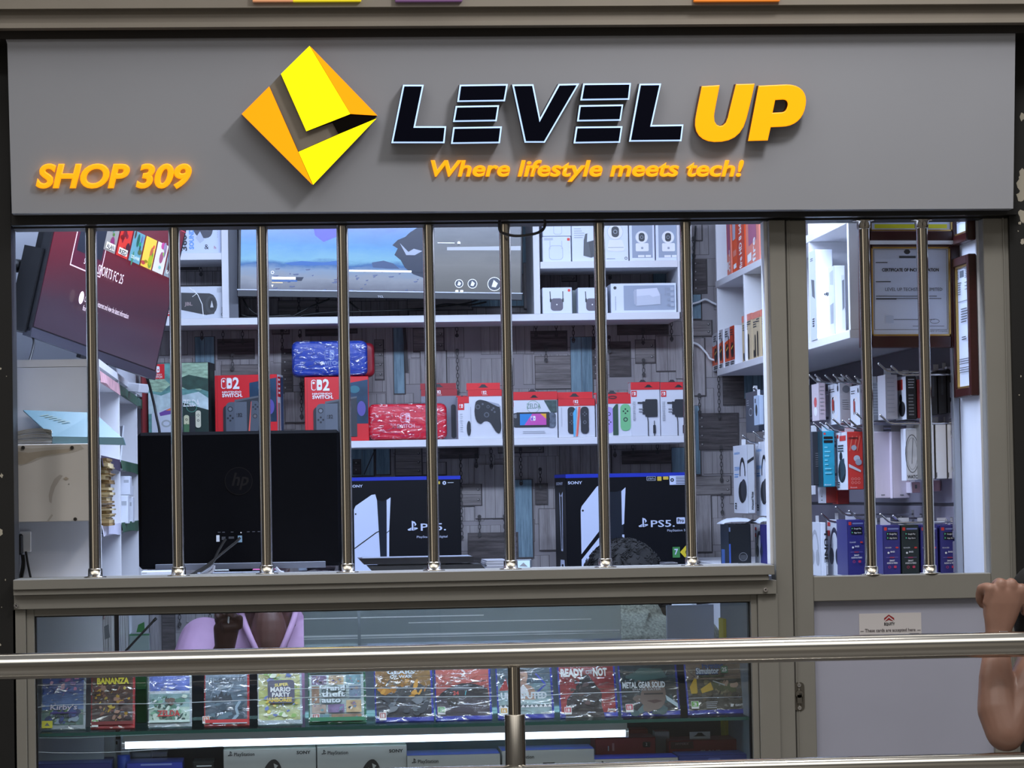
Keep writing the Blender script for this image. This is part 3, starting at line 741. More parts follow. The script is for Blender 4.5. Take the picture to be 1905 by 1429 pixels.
c.R.rect(.2, .02, .9, .98, M((30, 46, 46), .5)); c.R.rect(.3, .1, .75, .3, m_f3)
c.done('console_carton', 'tall green carton with a forest scene, behind the black monitor', 'box', g_row)
# ---- two red console cartons
def sw2(px0, px1, pt, pb, yaw, lb, side):
    c = Carton(px0, px1, pt, pb, 2.38, 0.11, C_SW, Z_LOW, yaw=yaw); f = c.F; W = (px1 - px0) / 113.0; x = lambda v: px0 + (v - 400) * W; y = lambda v: pt + (v - 698)
    f.line([(x(404.5), y(699)), (x(404.5), y(830))], .8, C_SWD)
    f.poly([(x(463),y(713)),(x(512),y(704)),(x(512),y(786)),(x(463),y(786))][::-1], M((26, 58, 84), .35, 0, 0, .9, 14)); f.circ(x(488), y(722), 10, M((40, 104, 118), .4), 7); f.circ(x(500), y(758), 8, M((84, 74, 150), .4), 14)
    mark2(f, x(412), y(703), 20, PAPER, C_SW); f.text('NINTENDO', x(431), y(731), 3.2, PAPER, 35*W, .03, al='C'); f.text('SWITCH.', x(432), y(738.5), 6, PAPER, 37*W, .04, al='C')
    f.poly([(x(436),y(744)),(x(492),y(735)),(x(492),y(810)),(x(436),y(810))][::-1], M((46, 50, 56), .4)); f.poly([(x(436),y(744)),(x(492),y(735)),(x(492),y(738)),(x(436),y(748))][::-1], M((88, 92, 98), .4))
    f.rrect(x(415), y(754), x(436), y(812), 8, C_JD2); f.rrect(x(420), y(748), x(458), y(812), 9, M((84, 90, 100), .4)); f.rect(x(436), y(748), x(458), y(812), M((92, 98, 108), .4))
    f.circ(x(428), y(761), 5, C_JD2); f.circ(x(428), y(761), 3.4, M((110, 116, 124), .4))
    for dx, dy in ((0,-4.5),(0,4.5),(4.5,0),(-4.5,0)): f.circ(x(428)+dx, y(778)+dy, 2, C_JD2, n=8)
    mark2(f, x(439), y(769), 6.5, C_JD2, M((92, 98, 108), .4))
    f.poly([(x(460),y(812)),(x(466),y(748)),(x(470),y(746)),(x(470),y(812))][::-1], C_CORAL); f.poly([(x(467),y(746)),(x(478),y(747)),(x(482),y(757)),(x(479),y(800)),(x(472),y(812)),(x(463),y(812))][::-1], M((80, 86, 96), .4)); f.circ(x(473), y(775), 4.4, C_JD2); f.circ(x(473), y(775), 3, M((110, 100, 100), .4))
    for dx, dy in ((0,-4),(0,4),(4,0),(-4,0)): f.circ(x(474)+dx, y(758)+dy, 1.8, C_JD2, n=8)
    if side:
        r = c.R; r.rect(0, 0, 1, 1, M((206, 208, 214), .5)); r.poly([(.1,.03),(.55,.03),(.55,.33),(.1,.33)][::-1], C_SW)
        for k in range(4): r.rect(.18, .06 + k*.065, .45, .09 + k*.065, PAPER)
        r.rect(.1, .42, .4, .97, M((168, 120, 112), .5, 0, 0, .5, 40)); r.rect(.55, .03, .95, .98, M((60, 84, 120), .5, 0, 0, .6, 30))
    c.done('console_carton', lb, 'box', g_row)
sw2(400, 516, 698, 828, -0.17, 'red console carton with a big white 2, right of the forest carton', True)
sw2(567, 686, 701, 818, -0.03, 'red console carton with a big white 2, under the blue pouch', False)
# ---- soft pouches in cellophane
def pouch(px0, px1, pt, pb, Y, zb, depth, col, lb, name='carrying_case', wrap=True, logo=None, rot=0.0):
    A = P(px0, (pt+pb)/2, Y); B = P(px1, (pt+pb)/2, Y); w = B.x - A.x; z0 = zb; h = P((px0+px1)/2, pt, Y).z - z0
    t = empty(name, (A.x + w/2, Y + depth/2, z0), lb, 'pouch', 'zipped console pouches on the shelf', (0, rot, 0))
    m = M(col, 0.42, 0, 0, 0.15, 60, (1, 1, 1), 0.15); r = min(w, h) * 0.17; pts = []
    for cx, cz, a in ((w/2-r, h-r, 0), (-w/2+r, h-r, 90), (-w/2+r, r, 180), (w/2-r, r, 270)):
        for k in range(7):
            q = math.radians(a + 15*k); pts.append((cx + r*math.cos(q), cz + r*math.sin(q)))
    def loft(prof, mm, nm, par):
        b = MB(); cx, cz = 0, h/2; n = len(pts); vs = []; fs = []
        for s, yy in prof:
            for (x, z) in pts: vs.append((cx + (x-cx)*(1-(1-s)*min(1,h/w)) if False else x*s if False else (x - math.copysign(min(abs(x), (1-s)*h/2), x)), yy, cz + (z-cz)*s))
        for i in range(len(prof)-1):
            for k in range(n): fs.append((i*n+k, i*n+(k+1) % n, (i+1)*n+(k+1) % n, (i+1)*n+k))
        fs.append(tuple(range(n-1, -1, -1))); o = (len(prof)-1)*n; fs.append(tuple(range(o, o+n))); b.add(vs, fs, mm, True); b.recalc = True; return b
    d = depth/2; prof = [(.80,-d),(.90,-d*.96),(.97,-d*.75),(1,-d*.35),(1,-d*.08),(.985,-d*.06),(.985,d*.06),(1,d*.08),(1,d*.35),(.97,d*.75),(.9,d*.96),(.8,d)]
    b = loft(prof, m, 'shell', t)
    f = Face(b, (-w/2, -d, 0), (w, 0, 0), (0, 0, h), px0, pt, px1, pt + (px1-px0)*h/w)
    if logo: logo(f)
    b.recalc = False; b.build('shell', t)
    b = loft([(1.004,-d*.07),(1.01,0),(1.004,d*.07)], M(tuple(int(v*.7) for v in col), .5), 'zip', t); b.build('zip', t)
    if wrap:
        b = loft([(.86,-d*1.10),(1.0,-d*1.05),(1.06,-d*.5),(1.06,d*.5),(1.0,d*1.02)], WRAPC, 'w', t); b.build('cellophane_wrap', t)
    return t
LB = M((120, 140, 190), .5); LR = M((236, 170, 178), .5)
def lg(x, y, m, bg):
    def q(f):
        mark2(f, x, y, 18, m, bg, False); f.text('FOR', x - 18, y + 24, 4, m, 10, .02); f.text('SWITCH', x - 7, y + 28, 7, m, 33, .03); f.text('OLED', x + 28, y + 28, 3, m, 9, .01)
    return q
top_sw = P(626, 701, 2.38).z
pouch(543, 684, 634, 700, 2.385, top_sw + .002, 0.075, (16, 58, 158), 'blue zipped pouch in cellophane on top of a red console carton', logo=lg(604, 651, LB, M((16, 58, 158), .42, 0, 0, .15, 60, (1, 1, 1), .15)))
pouch(570, 697, 638, 700, 2.475, top_sw + .002, 0.065, (150, 26, 40), 'dark red zipped pouch standing behind the blue pouch', wrap=False)
pouch(686, 832, 751, 815, 2.37, Z_LOW + .001, 0.075, (216, 26, 48), 'bright red zipped pouch in crumpled cellophane on the lower shelf', logo=lg(745, 768, LR, M((216, 26, 48), .42, 0, 0, .15, 60, (1, 1, 1), .15)))

# ---- hanging cartons, red above and white below
def acc(px0, px1, pt, ptab, pband, lb, art, Y=2.37, dep=0.07, body=None, red=None, two=True, zb=None):
    pb = CYof((px0+px1)/2, Y, Z_LOW); red = red or C_SW
    c = Carton(px0, px1, ptab, pb, Y, dep, body or M((206, 208, 216), .45), Z_LOW)
    f = c.F; f.rect(px0, ptab, px1, pband, red)
    c.T.rect(0, 0, 1, 1, red); c.R.rect(0, 0, 1, (pband - ptab) / (pb - ptab), red)
    f.line([(px0, pband), (px1, pband)], .8, C_SWD)
    if two and px1 - px0 > 30: mark2(f, (px0+px1)/2 - 6, ptab + (pband-ptab)*.2, 5.5, PAPER, red); f.text('SWITCH', (px0+px1)/2, pband - 1.5, 1.6, PAPER, 9, al='C')
    art(f, px0, px1, pband, pb)
    o = c.done('accessory_carton', lb, 'box', g_row)
    if pt < ptab:                                    # hang tab, its own part, rising from the back edge of the top
        h = P(px0, pt, Y).z - P(px0, ptab, Y).z; q = MB(); q.box(0, c.w, dep - .002, dep - .0005, c.h - .001, c.h + h, red)
        g = Face(q, (0, dep - .002, c.h), (c.w, 0, 0), (0, 0, h), px0, pt, px1, ptab); hand_slot(g, (px0+px1)/2, ptab - (ptab-pt)*.38, min(20, (px1-px0)*.35), C_JD2)
        q.build('hang_tab', o)
def a_grey(f, x0, x1, y0, y1): f.rect(x0, y0, x1, y1, M((120, 122, 134), .5)); f.rrect(x1-12, y0+16, x1-3, y1-3, 4, C_JD2)
acc(784, 851, 712, 724, 737, 'dark red and grey carton behind the bright red pouch', a_grey, Y=2.45, red=M((150, 22, 32), .45), dep=.05)
def a_small(f, x0, x1, y0, y1): f.rect(x0, y0, x0+12, y0+13, C_SW); mark2(f, x0+2.5, y0+2, 7, PAPER, C_SW, False); f.para(x0+4, y0+20, 5, 9, 4, 1.2, LGREY); f.circ(x1-1, y1-20, 4, C_JD2, 14)
acc(852, 873, 735, 738, 750, 'narrow red and white carton between the grey carton and the gamepad carton', a_small, two=False)
def a_pad(f, x0, x1, y0, y1):
    f.para(x0+4, y0+20, 1.4, 14, 3, 2, LGREY)
    f.poly(bez([(885,748), ((890,742),(896,744),(900,745)), (922,751), ((934,754),(930,768),(931,782)), ((934,800),(930,810),(925,806)), ((916,800),(916,786),(906,783)), ((896,782),(898,790),(892,788)), ((882,786),(881,762),(885,748))], 6)[::-1], C_JD2)
    f.poly([(904,746),(928,752),(932,758),(926,757)][::-1], M((150, 156, 170), .5))
    for cx, cy, r in ((889,757,4.5),(905,772,5),(908,757,3)): f.circ(cx, cy, r, M((86, 90, 98), .4)); f.circ(cx, cy, r*.6, C_JD2)
    for cx, cy in ((915,763),(920,767),(918,760),(898,752)): f.circ(cx, cy, 2, M((90, 94, 102), .4), n=8)
acc(871, 934, 711, 725, 737, 'red and white carton showing a black gamepad', a_pad)
def a_zel(f, x0, x1, y0, y1):
    f.rect(952, 748, 956, 757, C_SW)
    f.text('ZELDA', 993, 760, 9, M((88, 122, 112), .5), 26, 0, al='C'); f.ring(992, 757, 12, 1, M((150, 176, 160), .5)); f.poly([(1012,745),(1036,745),(1036,768),(1026,770),(1018,756)][::-1], M((58, 78, 76), .5, 0, 0, .8, 90))
    f.rrect(953, 768, 968, 795, 6, C_JD2); f.rrect(1018, 768, 1034, 797, 6, M((86, 96, 110), .5, 0, 0, .8, 90)); f.circ(959, 774, 4, M((110, 112, 118), .4)); f.circ(1020, 780, 3, C_JD2)
    f.rect(961, 767, 1022, 795, C_JD2); f.rect(967, 770, 1016, 791, M((52, 132, 200), .3)); f.poly([(990,770),(1016,770),(1016,791),(975,791)][::-1], M((196, 84, 170), .3)); f.poly([(1005,770),(1016,770),(1016,780)][::-1], M((232, 170, 60), .3)); mark2(f, 987, 774, 9, PAPER, M((120, 90, 190), .3), False)
    f.para(972, 802, 44, 2, 3, 1, LGREY)
acc(951, 1037, 728, 729, 744, 'wide red and white carton with a handheld console picture', lambda *a: (hand_slot(a[0], 994, 740, 16, INK), a_zel(*a)), two=False)
def a_joy(f, x0, x1, y0, y1):
    f.para(1044, 758, 1.4, 12, 3, 2, LGREY)
    joyc(f, 1056, 757, 14, 50, C_JD2, M((96, 100, 108), .4)); joyc(f, 1080, 757, 15, 50, C_JD2, M((96, 100, 108), .4), False)
    f.poly([(1066,768),(1072,757),(1073,757),(1069,812),(1066,812)][::-1], M((80, 170, 214), .5)); f.poly([(1076,757),(1080,757),(1074,812),(1071,812)][::-1], C_CORAL)
acc(1039, 1107, 728, 742, 755, 'red and white carton showing two black controller halves', a_joy)
def a_pastel(f, x0, x1, y0, y1):
    joyc(f, 1124, 757, 17, 49, M((172, 150, 214), .5), M((70, 60, 90), .4)); f.poly([(1140,760),(1146,752),(1150,752),(1150,810),(1140,810)][::-1], M((40, 74, 52), .5)); joyc(f, 1154, 752, 19, 50, M((112, 184, 128), .5), M((32, 46, 40), .4), False)
    f.ring(1140, 739, 8, 1.6, C_JD2, 3)
acc(1109, 1178, 729, 733, 751, 'red and white carton showing purple and green controller halves', a_pastel, two=False)
def a_chg(f, x0, x1, y0, y1):
    f.rect(x0+1, y0+2, x0+11, y0+13, C_SW); mark2(f, x0+2.5, y0+4, 6.5, PAPER, C_SW, False); f.para(x0+3, y0+22, 6, 14, 2.6, 1.2, LGREY)
    f.rrect(x0+26, y0+18, x0+49, y0+51, 2.5, C_JD2); f.rect(x0+21, y0+22, x0+27, y0+46, C_JD2); f.rect(x0+12, y0+23, x0+22, y0+26, C_JD2)
    for q in (35, 40): f.rect(x0+14, y0+q, x0+22, y0+q+2, M((130, 132, 138), .3))
    f.line([(x0+30, y0+50), (x0+31, y0+60), (x0+31, y1)], 1.6, C_JD2); f.rrect(x0+40, y0+66, x0+45, y0+82, 1.5, C_JD2); f.line([(x0+42.5, y0+58), (x0+42.5, y1)], 1.4, C_JD2)
acc(1174, 1228, 710, 711, 725, 'red and white carton with a black power plug, left of its twin', lambda *a: (hand_slot(a[0], 1207, 721, 17, INK), a_chg(*a)), two=False, Y=2.365)
acc(1229, 1283, 710, 711, 725, 'red and white carton with a black power plug, at the lower shelf right end', lambda *a: (hand_slot(a[0], 1263, 721, 17, INK), a_chg(*a)), two=False, Y=2.365)

# ================================================================ upper left compartment
g_up = 'boxed speakers in the upper left compartment'
c = Carton(334, 413, 396, 470, 2.38, 0.2, M((196, 206, 232), .4), Z_LT); f = c.F
f.poly(bez([(357,396), ((356,430),(362,438),(374,442)), ((392,446),(396,436),(396,424)), (398,396)], 6)[::-1], M((40, 42, 62), .4)); f.poly([(364,442),(372,430),(380,446),(372,452)][::-1], M((176, 186, 206), .4))
f.text('360', 347, 466, 10, M((46, 48, 56), .5), 30, .04, ang=90); f.text('SOUND', 360, 463, 8, M((96, 150, 216), .4), 38, .05, ang=90)
f.text('&', 384, 463, 9, INK, al='C'); f.text('h', 398, 463, 6, M((170, 60, 70), .5)); f.line([(411.5, 400), (411.5, 468)], 1, INK); f.para(404, 420, 1.2, 6, 4, 2, LGREY)
c.done('speaker_carton', 'white carton with large 360 print and a dark speaker, upper left compartment', 'box', g_up)
c = Carton(334, 415, 533, 590, 2.38, 0.12, M((200, 204, 212), .45), Z_LONG); f = c.F
f.poly(bez([(337,544), (390,546), ((404,548),(406,566),(398,584)), (383,586), (337,576)], 5)[::-1], M((26, 26, 30), .4)); f.circ(393, 567, 11, M((44, 46, 50), .4), 17); f.circ(394, 566, 7, BLACK, 12); f.poly([(391,572),(394,559),(397,572)][::-1], M((190, 190, 190), .4))
f.text('JBL', 343, 568, 6, M((150, 130, 130), .5), 15, .03); f.text('Charge', 415, 588, 3.6, INK, 17, .03, ang=90, al='L'); f.line([(353, 535), (368, 548), (376, 566), (378, 588)], 1.4, PAPER); f.line([(360, 538), (366, 546), (358, 552)], 1, PAPER); f.rect(404, 536, 412, 544, LGREY)
c.done('speaker_carton', 'white carton showing a black cylinder speaker, on the long shelf', 'box', g_up)
c = Carton(309, 319, 574, 589, 2.40, 0.05, M((205, 206, 210), .5), Z_LONG); c.F.rect(309, 576, 316, 588, RED); c.F.rect(311, 578, 315, 580, PAPER); c.F.rect(311, 582, 315, 584, PAPER)
c.done('battery_pack', 'tiny red and white packet on the long shelf beside the red screen', 'packet')

# ================================================================ upper right compartments
g_cam = 'white cartons in the upper right compartments'
MI = M((226, 66, 50), .5); LINE = M((150, 156, 170), .5); CW = M((214, 220, 234), .42); PG = M((150, 160, 178), .5)
def plug(f, x0, x1, y0, y1):
    f.rrect(x0+12, y0+.35*(y1-y0), x0+38, y1-4, 6, M((176, 182, 196), .5)); f.rrect(x0+13, y0+.35*(y1-y0)+1, x0+37, y1-5, 5.5, M((210, 216, 230), .42)); f.line([(x0+14, y0+8), (x0+14, y0+.5*(y1-y0))], 1.4, M((190, 196, 208), .5)); f.line([(x0+36, y0+8), (x0+36, y0+.5*(y1-y0))], 1.4, M((190, 196, 208), .5))
def c_up(px0, px1, pt, zb, art, lb, mat=CW, dep=.12, Y=2.38, name='device_carton'):
    c = Carton(px0, px1, pt, pt+20, Y, dep, mat, zb); pb = CYof((px0+px1)/2, Y, zb); art(c.F, px0, px1, pt, pb); c.done(name, lb, 'box', g_cam); return c
zz = P(1035, 440, 2.38).z
def a1(f, x0, x1, y0, y1): plug(f, x0, x1, y0, y1); f.rrect(x1-7, y0+3, x1-2, y0+8, 1, MI); f.para(x0+3, y0+3, 20, 2, 2.4, .8, LINE)
c_up(1009, 1062, 440, Z_RT, a1, 'white repeater carton with orange mark, under another on the top right shelf')
c_up(1009, 1062, 396, zz + .001, lambda f, x0, x1, y0, y1: (f.rrect(x0+20, y0+20, x1-17, y1-3, 4, M((182, 188, 202), .5)), f.rrect(x0+21, y0+21, x1-18, y1-4, 3.5, CW)), 'white repeater carton on top of another, upper right shelf')
def a2(f, x0, x1, y0, y1):
    f.para(x0+4, 425, 22, 5, 4, 1, LINE, .4)
    f.poly([(1085,447),(1088,435),(1092,434),(1091,450),(1107,446),(1107,474),(1098,479),(1084,475)][::-1], M((72, 76, 82), .4)); f.poly([(1094,450),(1107,446),(1107,476),(1098,479)][::-1], M((52, 54, 60), .4))
c_up(1063, 1110, 396, Z_RT, a2, 'white carton showing a black router with antenna, top right shelf')
def cam_art(f, cx, cy, k, bm=PAPER):
    f.circ(cx, cy, 15*k, M((190, 196, 210), .45)); f.circ(cx, cy, 14*k, bm); f.rrect(cx-7*k, cy-10*k, cx+7*k, cy+10*k, 6*k, C_JD2); f.circ(cx, cy, 4*k, M((120, 126, 136), .3)); f.circ(cx, cy, 2.4*k, BLACK)
def a3(f, x0, x1, y0, y1):
    cam_art(f, 1144, 431, 1.0); f.poly(bez([(1132,446), (1156,446), ((1160,456),(1163,462),(1159,466)), ((1150,468),(1138,468),(1129,465)), ((1128,460),(1131,452),(1132,446))], 5)[::-1], PAPER); f.line([(1130, 460), (1159, 460)], 1, LINE); f.ring(1163, 480, 2.6, .8, INK); f.para(1127, 480, 16, 1, 2, 1.2, LINE)
c_up(1121, 1168, 396, Z_RT, a3, 'white carton showing a round indoor camera, beside the two grey camera cartons')
def a4(f, x0, x1, y0, y1):
    f.rect(x0+5, 396, x1-4, y1-6, PG); m = (x0+x1)/2; cam_art(f, m-.5, 441, .8); f.rrect(m-12, 452, m+12, 467, 2, PAPER); f.rrect(m-2, 459, m+2, 463, 1, LINE); f.rect(m-8, 474, m+4, 478, PAPER); f.rect(m+6, 474, m+16, 478, PAPER)
c_up(1170, 1217, 396, Z_RT, a4, 'grey fronted camera carton, left of its twin on the top right shelf')
c_up(1219, 1266, 396, Z_RT, a4, 'grey fronted camera carton, right of its twin at the shelf end')
def a5(f, x0, x1, y0, y1):
    f.rrect(x0+15, y0+20, x0+38, y0+43, 6, M((92, 86, 100), .4)); f.line([(x0+14, y0+7), (x0+15, y0+25)], 1.6, C_JD2); f.line([(x0+38, y0+7), (x0+38, y0+25)], 1.6, C_JD2); f.rrect(x0+13.5, y0+20, x0+16.5, y0+27, 1, C_JD2); f.rrect(x0+36.5, y0+20, x0+39.5, y0+27, 1, C_JD2); f.circ(x0+26.5, y0+31.5, 1.3, PAPER, n=8)
    f.rrect(x1-8, y0+3, x1-3, y0+8, 2, MI)
c_up(1009, 1064, 535, Z_LONG, a5, 'white extender carton with two antennas, left one on the long shelf', Y=2.365)
c_up(1075, 1130, 535, Z_LONG, a5, 'white extender carton with two antennas, second from the left on the long shelf', Y=2.365)
c_up(1064, 1076, 540, Z_LONG, lambda f, x0, x1, y0, y1: f.para(x0+8, y0+10, 1.5, 5, 5, 3, DGREY), 'narrow greenish grey carton between the two extender cartons', M((120, 130, 128), .5), .06, 2.44)
def a6(f, x0, x1, y0, y1):
    f.rect(1160, y0+4, 1255, y1-5, PG); f.circ(1144, y0+8, 3, C_JD2); f.para(1144, 551, 1.4, 10, 2.6, 1.8, LINE)
    f.poly([(1180,539),(1222,536),(1228,548),(1228,566),(1182,569)][::-1], M((190, 196, 210), .5)); f.poly([(1184,538),(1222,536),(1227,550),(1214,553),(1208,549),(1184,551)][::-1], M((208, 212, 226), .5)); f.poly([(1178,542),(1184,538),(1184,568),(1179,565)][::-1], M((170, 176, 192), .5))
    for i in range(4): f.ring(1243, 538 + i*10, 2.4, .8, LINE, n=10); f.rect(1247, 535+i*10, 1253, 541+i*10, M((170, 178, 192), .5))
    f.para(1236, 535, 2, 4, 4, 2, LINE)
c_up(1136, 1258, 527, Z_LONG, a6, 'long grey and white carton showing a white box shaped device')

# ================================================================ black console cartons on the cabinet
PSK = M((8, 9, 16), .4, 0, 0, 0, 1, (1, 1, 1), 0, .25); PSB = M((30, 50, 170), .35); PSW = M((196, 206, 232), .4)
def ps_logo(f, x, y, h, m, label, w):
    f.poly([(x+h*.42,y-h*.98),(x+h*.72,y-h*.88),(x+h*.88,y-h*.62),(x+h*.70,y-h*.42),(x+h*.70,y-h*.68),(x+h*.58,y-h*.78),(x+h*.58,y),(x+h*.42,y-h*.06)], m)
    f.poly([(x,y-h*.14),(x+h*.38,y-h*.32),(x+h*.38,y-h*.2),(x+h*.16,y-h*.1),(x+h*.38,y-h*.14),(x+h*.38,y-h*.04),(x+h*.1,y-h*.02)], m)
    f.poly([(x+h*.62,y-h*.32),(x+h*.95,y-h*.3),(x+h*1.02,y-h*.2),(x+h*.62,y-h*.04),(x+h*.62,y-h*.14),(x+h*.84,y-h*.2),(x+h*.62,y-h*.2)], m)
    if label: f.text(label, x + h*1.3, y, h*.68, m, w, .01)
c = Carton(630, 858, 887, 1092, 2.10, 0.17, PSK, Z_CAB, c=.002); f = c.F
f.rect(630, 887, 858, 893.5, PSB); c.T.rect(0, 0, 1, 1, PSB)
f.text('SONY', 653, 905.5, 4.6, PSW, 23, .02); f.circ(828, 900, 3.4, PSW); f.circ(828, 900, 1.4, PSK); f.rect(813, 897, 820, 902, M((196, 170, 60), .5)); f.para(834, 899, 15, 1, 2, 1.2, LGREY)
f.poly([(659,947),(662,940),(692,920),(699,919),(702,930),(707,985),(708,1092),(659,1092)][::-1], PSW); f.line([(659, 1019), (700, 990), (707, 987)], 2, BLACK); f.circ(662, 955, 1.6, BLACK)
f.poly([(702,929),(712,933),(722,928),(720,1092),(709,1092)][::-1], M((30, 36, 46), .2)); f.poly([(720,930),(727.5,925),(724,985),(722,1092),(718,1092)][::-1], PSW); f.line([(719, 991), (724, 987)], 1.4, BLACK)
ps_logo(f, 758, 988, 19, PSW, 'PS5.', 47); f.text('PlayStation 5  digital', 775, 1001.5, 3.8, PSW, 57)
c.done('console_carton', 'black console carton with blue top band, beside the monitor', 'box', 'black console cartons on the low cabinet')
c = Carton(1054, 1298, 881, 1092, 2.08, 0.19, PSK, Z_CAB, yaw=0.09, c=.002); c.loc.z += .001; f = c.F
f.rect(1054, 881, 1298, 888, PSB); c.T.rect(0, 0, 1, 1, PSB); c.L.rect(0, 0, 1, .03, PSB)
f.text('SONY', 1058, 899.5, 5, PSW, 27, .02)
f.poly([(1081,948),(1083,941),(1112,905),(1118,902),(1118,984),(1081,1030)][::-1], PSW); f.poly([(1081,1040),(1118,996),(1118,1092),(1081,1092)][::-1], PSW); f.circ(1085, 949, 2, BLACK); f.rect(1118, 905, 1136, 1092, M((200, 206, 222), .4))
f.poly([(1136,914),(1146,916),(1160,911),(1162,1092),(1138,1092)][::-1], M((30, 36, 46), .2)); f.poly([(1158,914),(1166,907),(1162,975),(1158,977)][::-1], PSW); f.rect(1158, 995, 1162, 1092, PSW)
ps_logo(f, 1189, 982, 18, PSW, 'PS5.', 45); f.rrect(1261, 965, 1277, 977, 1.5, PSW); f.text('Pro', 1263, 974, 6.5, PSK, 12, .03); f.text('PlayStation 5 Pro', 1243, 991, 4, PSW, 46)
f.rrect(1206, 887.5, 1223, 895.5, 1, LGREY); f.rrect(1206.8, 888.2, 1222.2, 894.8, 1, PSK); f.text('2TB/To', 1214.5, 893.5, 3.4, PSW, 13, al='C'); f.rrect(1226, 888, 1234, 896, 1, M((206, 176, 60), .5)); f.rrect(1237, 888, 1247, 894, 1, M((206, 176, 60), .5)); f.rect(1249, 887, 1290, 904, PSW); f.circ(1254, 895, 3.4, PSK); f.circ(1254, 895, 1.4, PSW); f.para(1261, 889, 20, 5, 3, 1.2, DGREY)
f.rect(1252, 1020, 1266, 1040, M((64, 130, 70), .5)); f.text('7', 1259, 1034, 10, PSW, 7, .03, al='C'); f.poly([(1266,1030),(1277,1018),(1290,1030),(1277,1042)][::-1], M((212, 190, 40), .5)); f.text('6', 1278, 1033, 7, PSK, al='C')
L = c.L; L.text('SONY', .16, .095, .024, PSW, .6, .02)
L.poly([(.42,.16),(.56,.20),(.74,.155),(.70,.5),(.68,.70),(.52,.70),(.48,.5)][::-1], PSW); L.poly([(.50,.2),(.66,.2),(.62,.68),(.56,.68)][::-1], BLACK)
L.poly([(.40,.90),(.46,.78),(.80,.78),(.86,.90),(.76,.90),(.70,.82),(.56,.82),(.50,.90)], PSW)
c.done('console_carton', 'larger black console carton with a small white badge, right of the other', 'box', 'black console cartons on the low cabinet')
# ================================================================ screens
def ramp_emit(name, axis, lo, hi, stops, strength, nz=0.0, nsc=4.0, stretch=(1, 1, 1)):
    """what a lit screen shows: colours along one axis of the screen, stirred by noise"""
    m = bpy.data.materials.new(name); m.use_nodes = True; nt = m.node_tree; b = nt.nodes['Principled BSDF']
    tc = nt.nodes.new('ShaderNodeTexCoord'); sx = nt.nodes.new('ShaderNodeSeparateXYZ'); nt.links.new(tc.outputs['Object'], sx.inputs[0])
    mr = nt.nodes.new('ShaderNodeMapRange'); mr.inputs['From Min'].default_value = lo; mr.inputs['From Max'].default_value = hi
    nt.links.new(sx.outputs[axis], mr.inputs['Value']); last = mr.outputs[0]
    if nz:
        mp = nt.nodes.new('ShaderNodeMapping'); mp.inputs['Scale'].default_value = stretch
        n = nt.nodes.new('ShaderNodeTexNoise'); n.inputs['Scale'].default_value = nsc; n.inputs['Detail'].default_value = 7; n.inputs['Roughness'].default_value = .6
        nt.links.new(tc.outputs['Object'], mp.inputs[0]); nt.links.new(mp.outputs[0], n.inputs['Vector'])
        a = nt.nodes.new('ShaderNodeMath'); a.operation = 'MULTIPLY_ADD'; a.inputs[1].default_value = nz; a.inputs[2].default_value = -nz / 2
        nt.links.new(n.outputs['Fac'], a.inputs[0]); s2 = nt.nodes.new('ShaderNodeMath'); nt.links.new(a.outputs[0], s2.inputs[0]); nt.links.new(last, s2.inputs[1]); last = s2.outputs[0]
    r = nt.nodes.new('ShaderNodeValToRGB'); e = r.color_ramp.elements
    for i, (p, c) in enumerate(stops):
        q = e[i] if i < 2 else e.new(p); q.position = p; q.color = (lin(c[0]), lin(c[1]), lin(c[2]), 1)
    nt.links.new(last, r.inputs[0]); nt.links.new(r.outputs[0], b.inputs['Emission Color']); b.inputs['Emission Strength'].default_value = strength
    b.inputs['Base Color'].default_value = (0.01, 0.01, 0.012, 1); b.inputs['Roughness'].default_value = 0.18
    return m
def E(rgb, s=0.8): return M(rgb, 0.3, 0, s, 0, 1, (1, 1, 1), 0, 0.3)

# ---- wide screen on the back wall
A = P(441, 552, 2.31); w = P(972, 552, 2.31).x - A.x; h = w * 0.585; bz = 0.014
k = w / 531.0                                            # metres per photo pixel here
tv = empty('wall_screen', (A.x + w / 2, 2.31, A.z - 0.006), 'wide dark framed screen with a blue game picture on the back wall', 'screen', rot=(0, 0.026, 0))
b = MB(); b.box(-w/2, w/2, 0.004, 0.035, 0, h, M((18, 18, 20), .4), 0.003); b.box(-w*.3, w*.3, 0.035, 0.07, .05, h*.7, BLACK, 0.01); b.build('cabinet', tv)
b = MB(); b.box(-w/2, w/2, -0.004, 0.004, -0.006, 0.016, M((26, 28, 34), .35), 0.002); b.box(-w/2, w/2, -0.005, -0.004, 0.015, 0.018, M((150, 154, 166), .3, .8))
f = Face(b, (-w/2, -0.0042, -0.006), (w, 0, 0), (0, 0, 0.022), 441, 543, 972, 556.5); f.text('TCL', 707, 554.5, 3.6, M((160, 164, 172), .4), 11, .03, al='C')
b.build('lower_bezel', tv)
b = MB(); b.box(-0.09, 0.09, 0.06, YB - 2.31 - .02, .12, .30, BLACK); b.build('wall_bracket', tv)
b = MB(); scr = ramp_emit('screen_game', 2, 0.02, h, [(0.0, (116, 126, 152)), (0.07, (146, 160, 188)), (0.12, (128, 158, 204)), (0.155, (40, 104, 184)), (0.19, (120, 186, 232)), (0.27, (70, 150, 230)), (0.40, (34, 96, 196)), (1.0, (20, 40, 100))], 0.95, 0.13, 7, (1, 1, 3))
b.box(-w/2 + .010, w/2 - .010, 0.0, 0.006, 0.016, h - .010, scr)
f = Face(b, (-w/2, 0.0, 0.0), (w, 0, 0), (0, 0, h), 441, 552.5 - h/k, 972, 552.5, 0.00005)
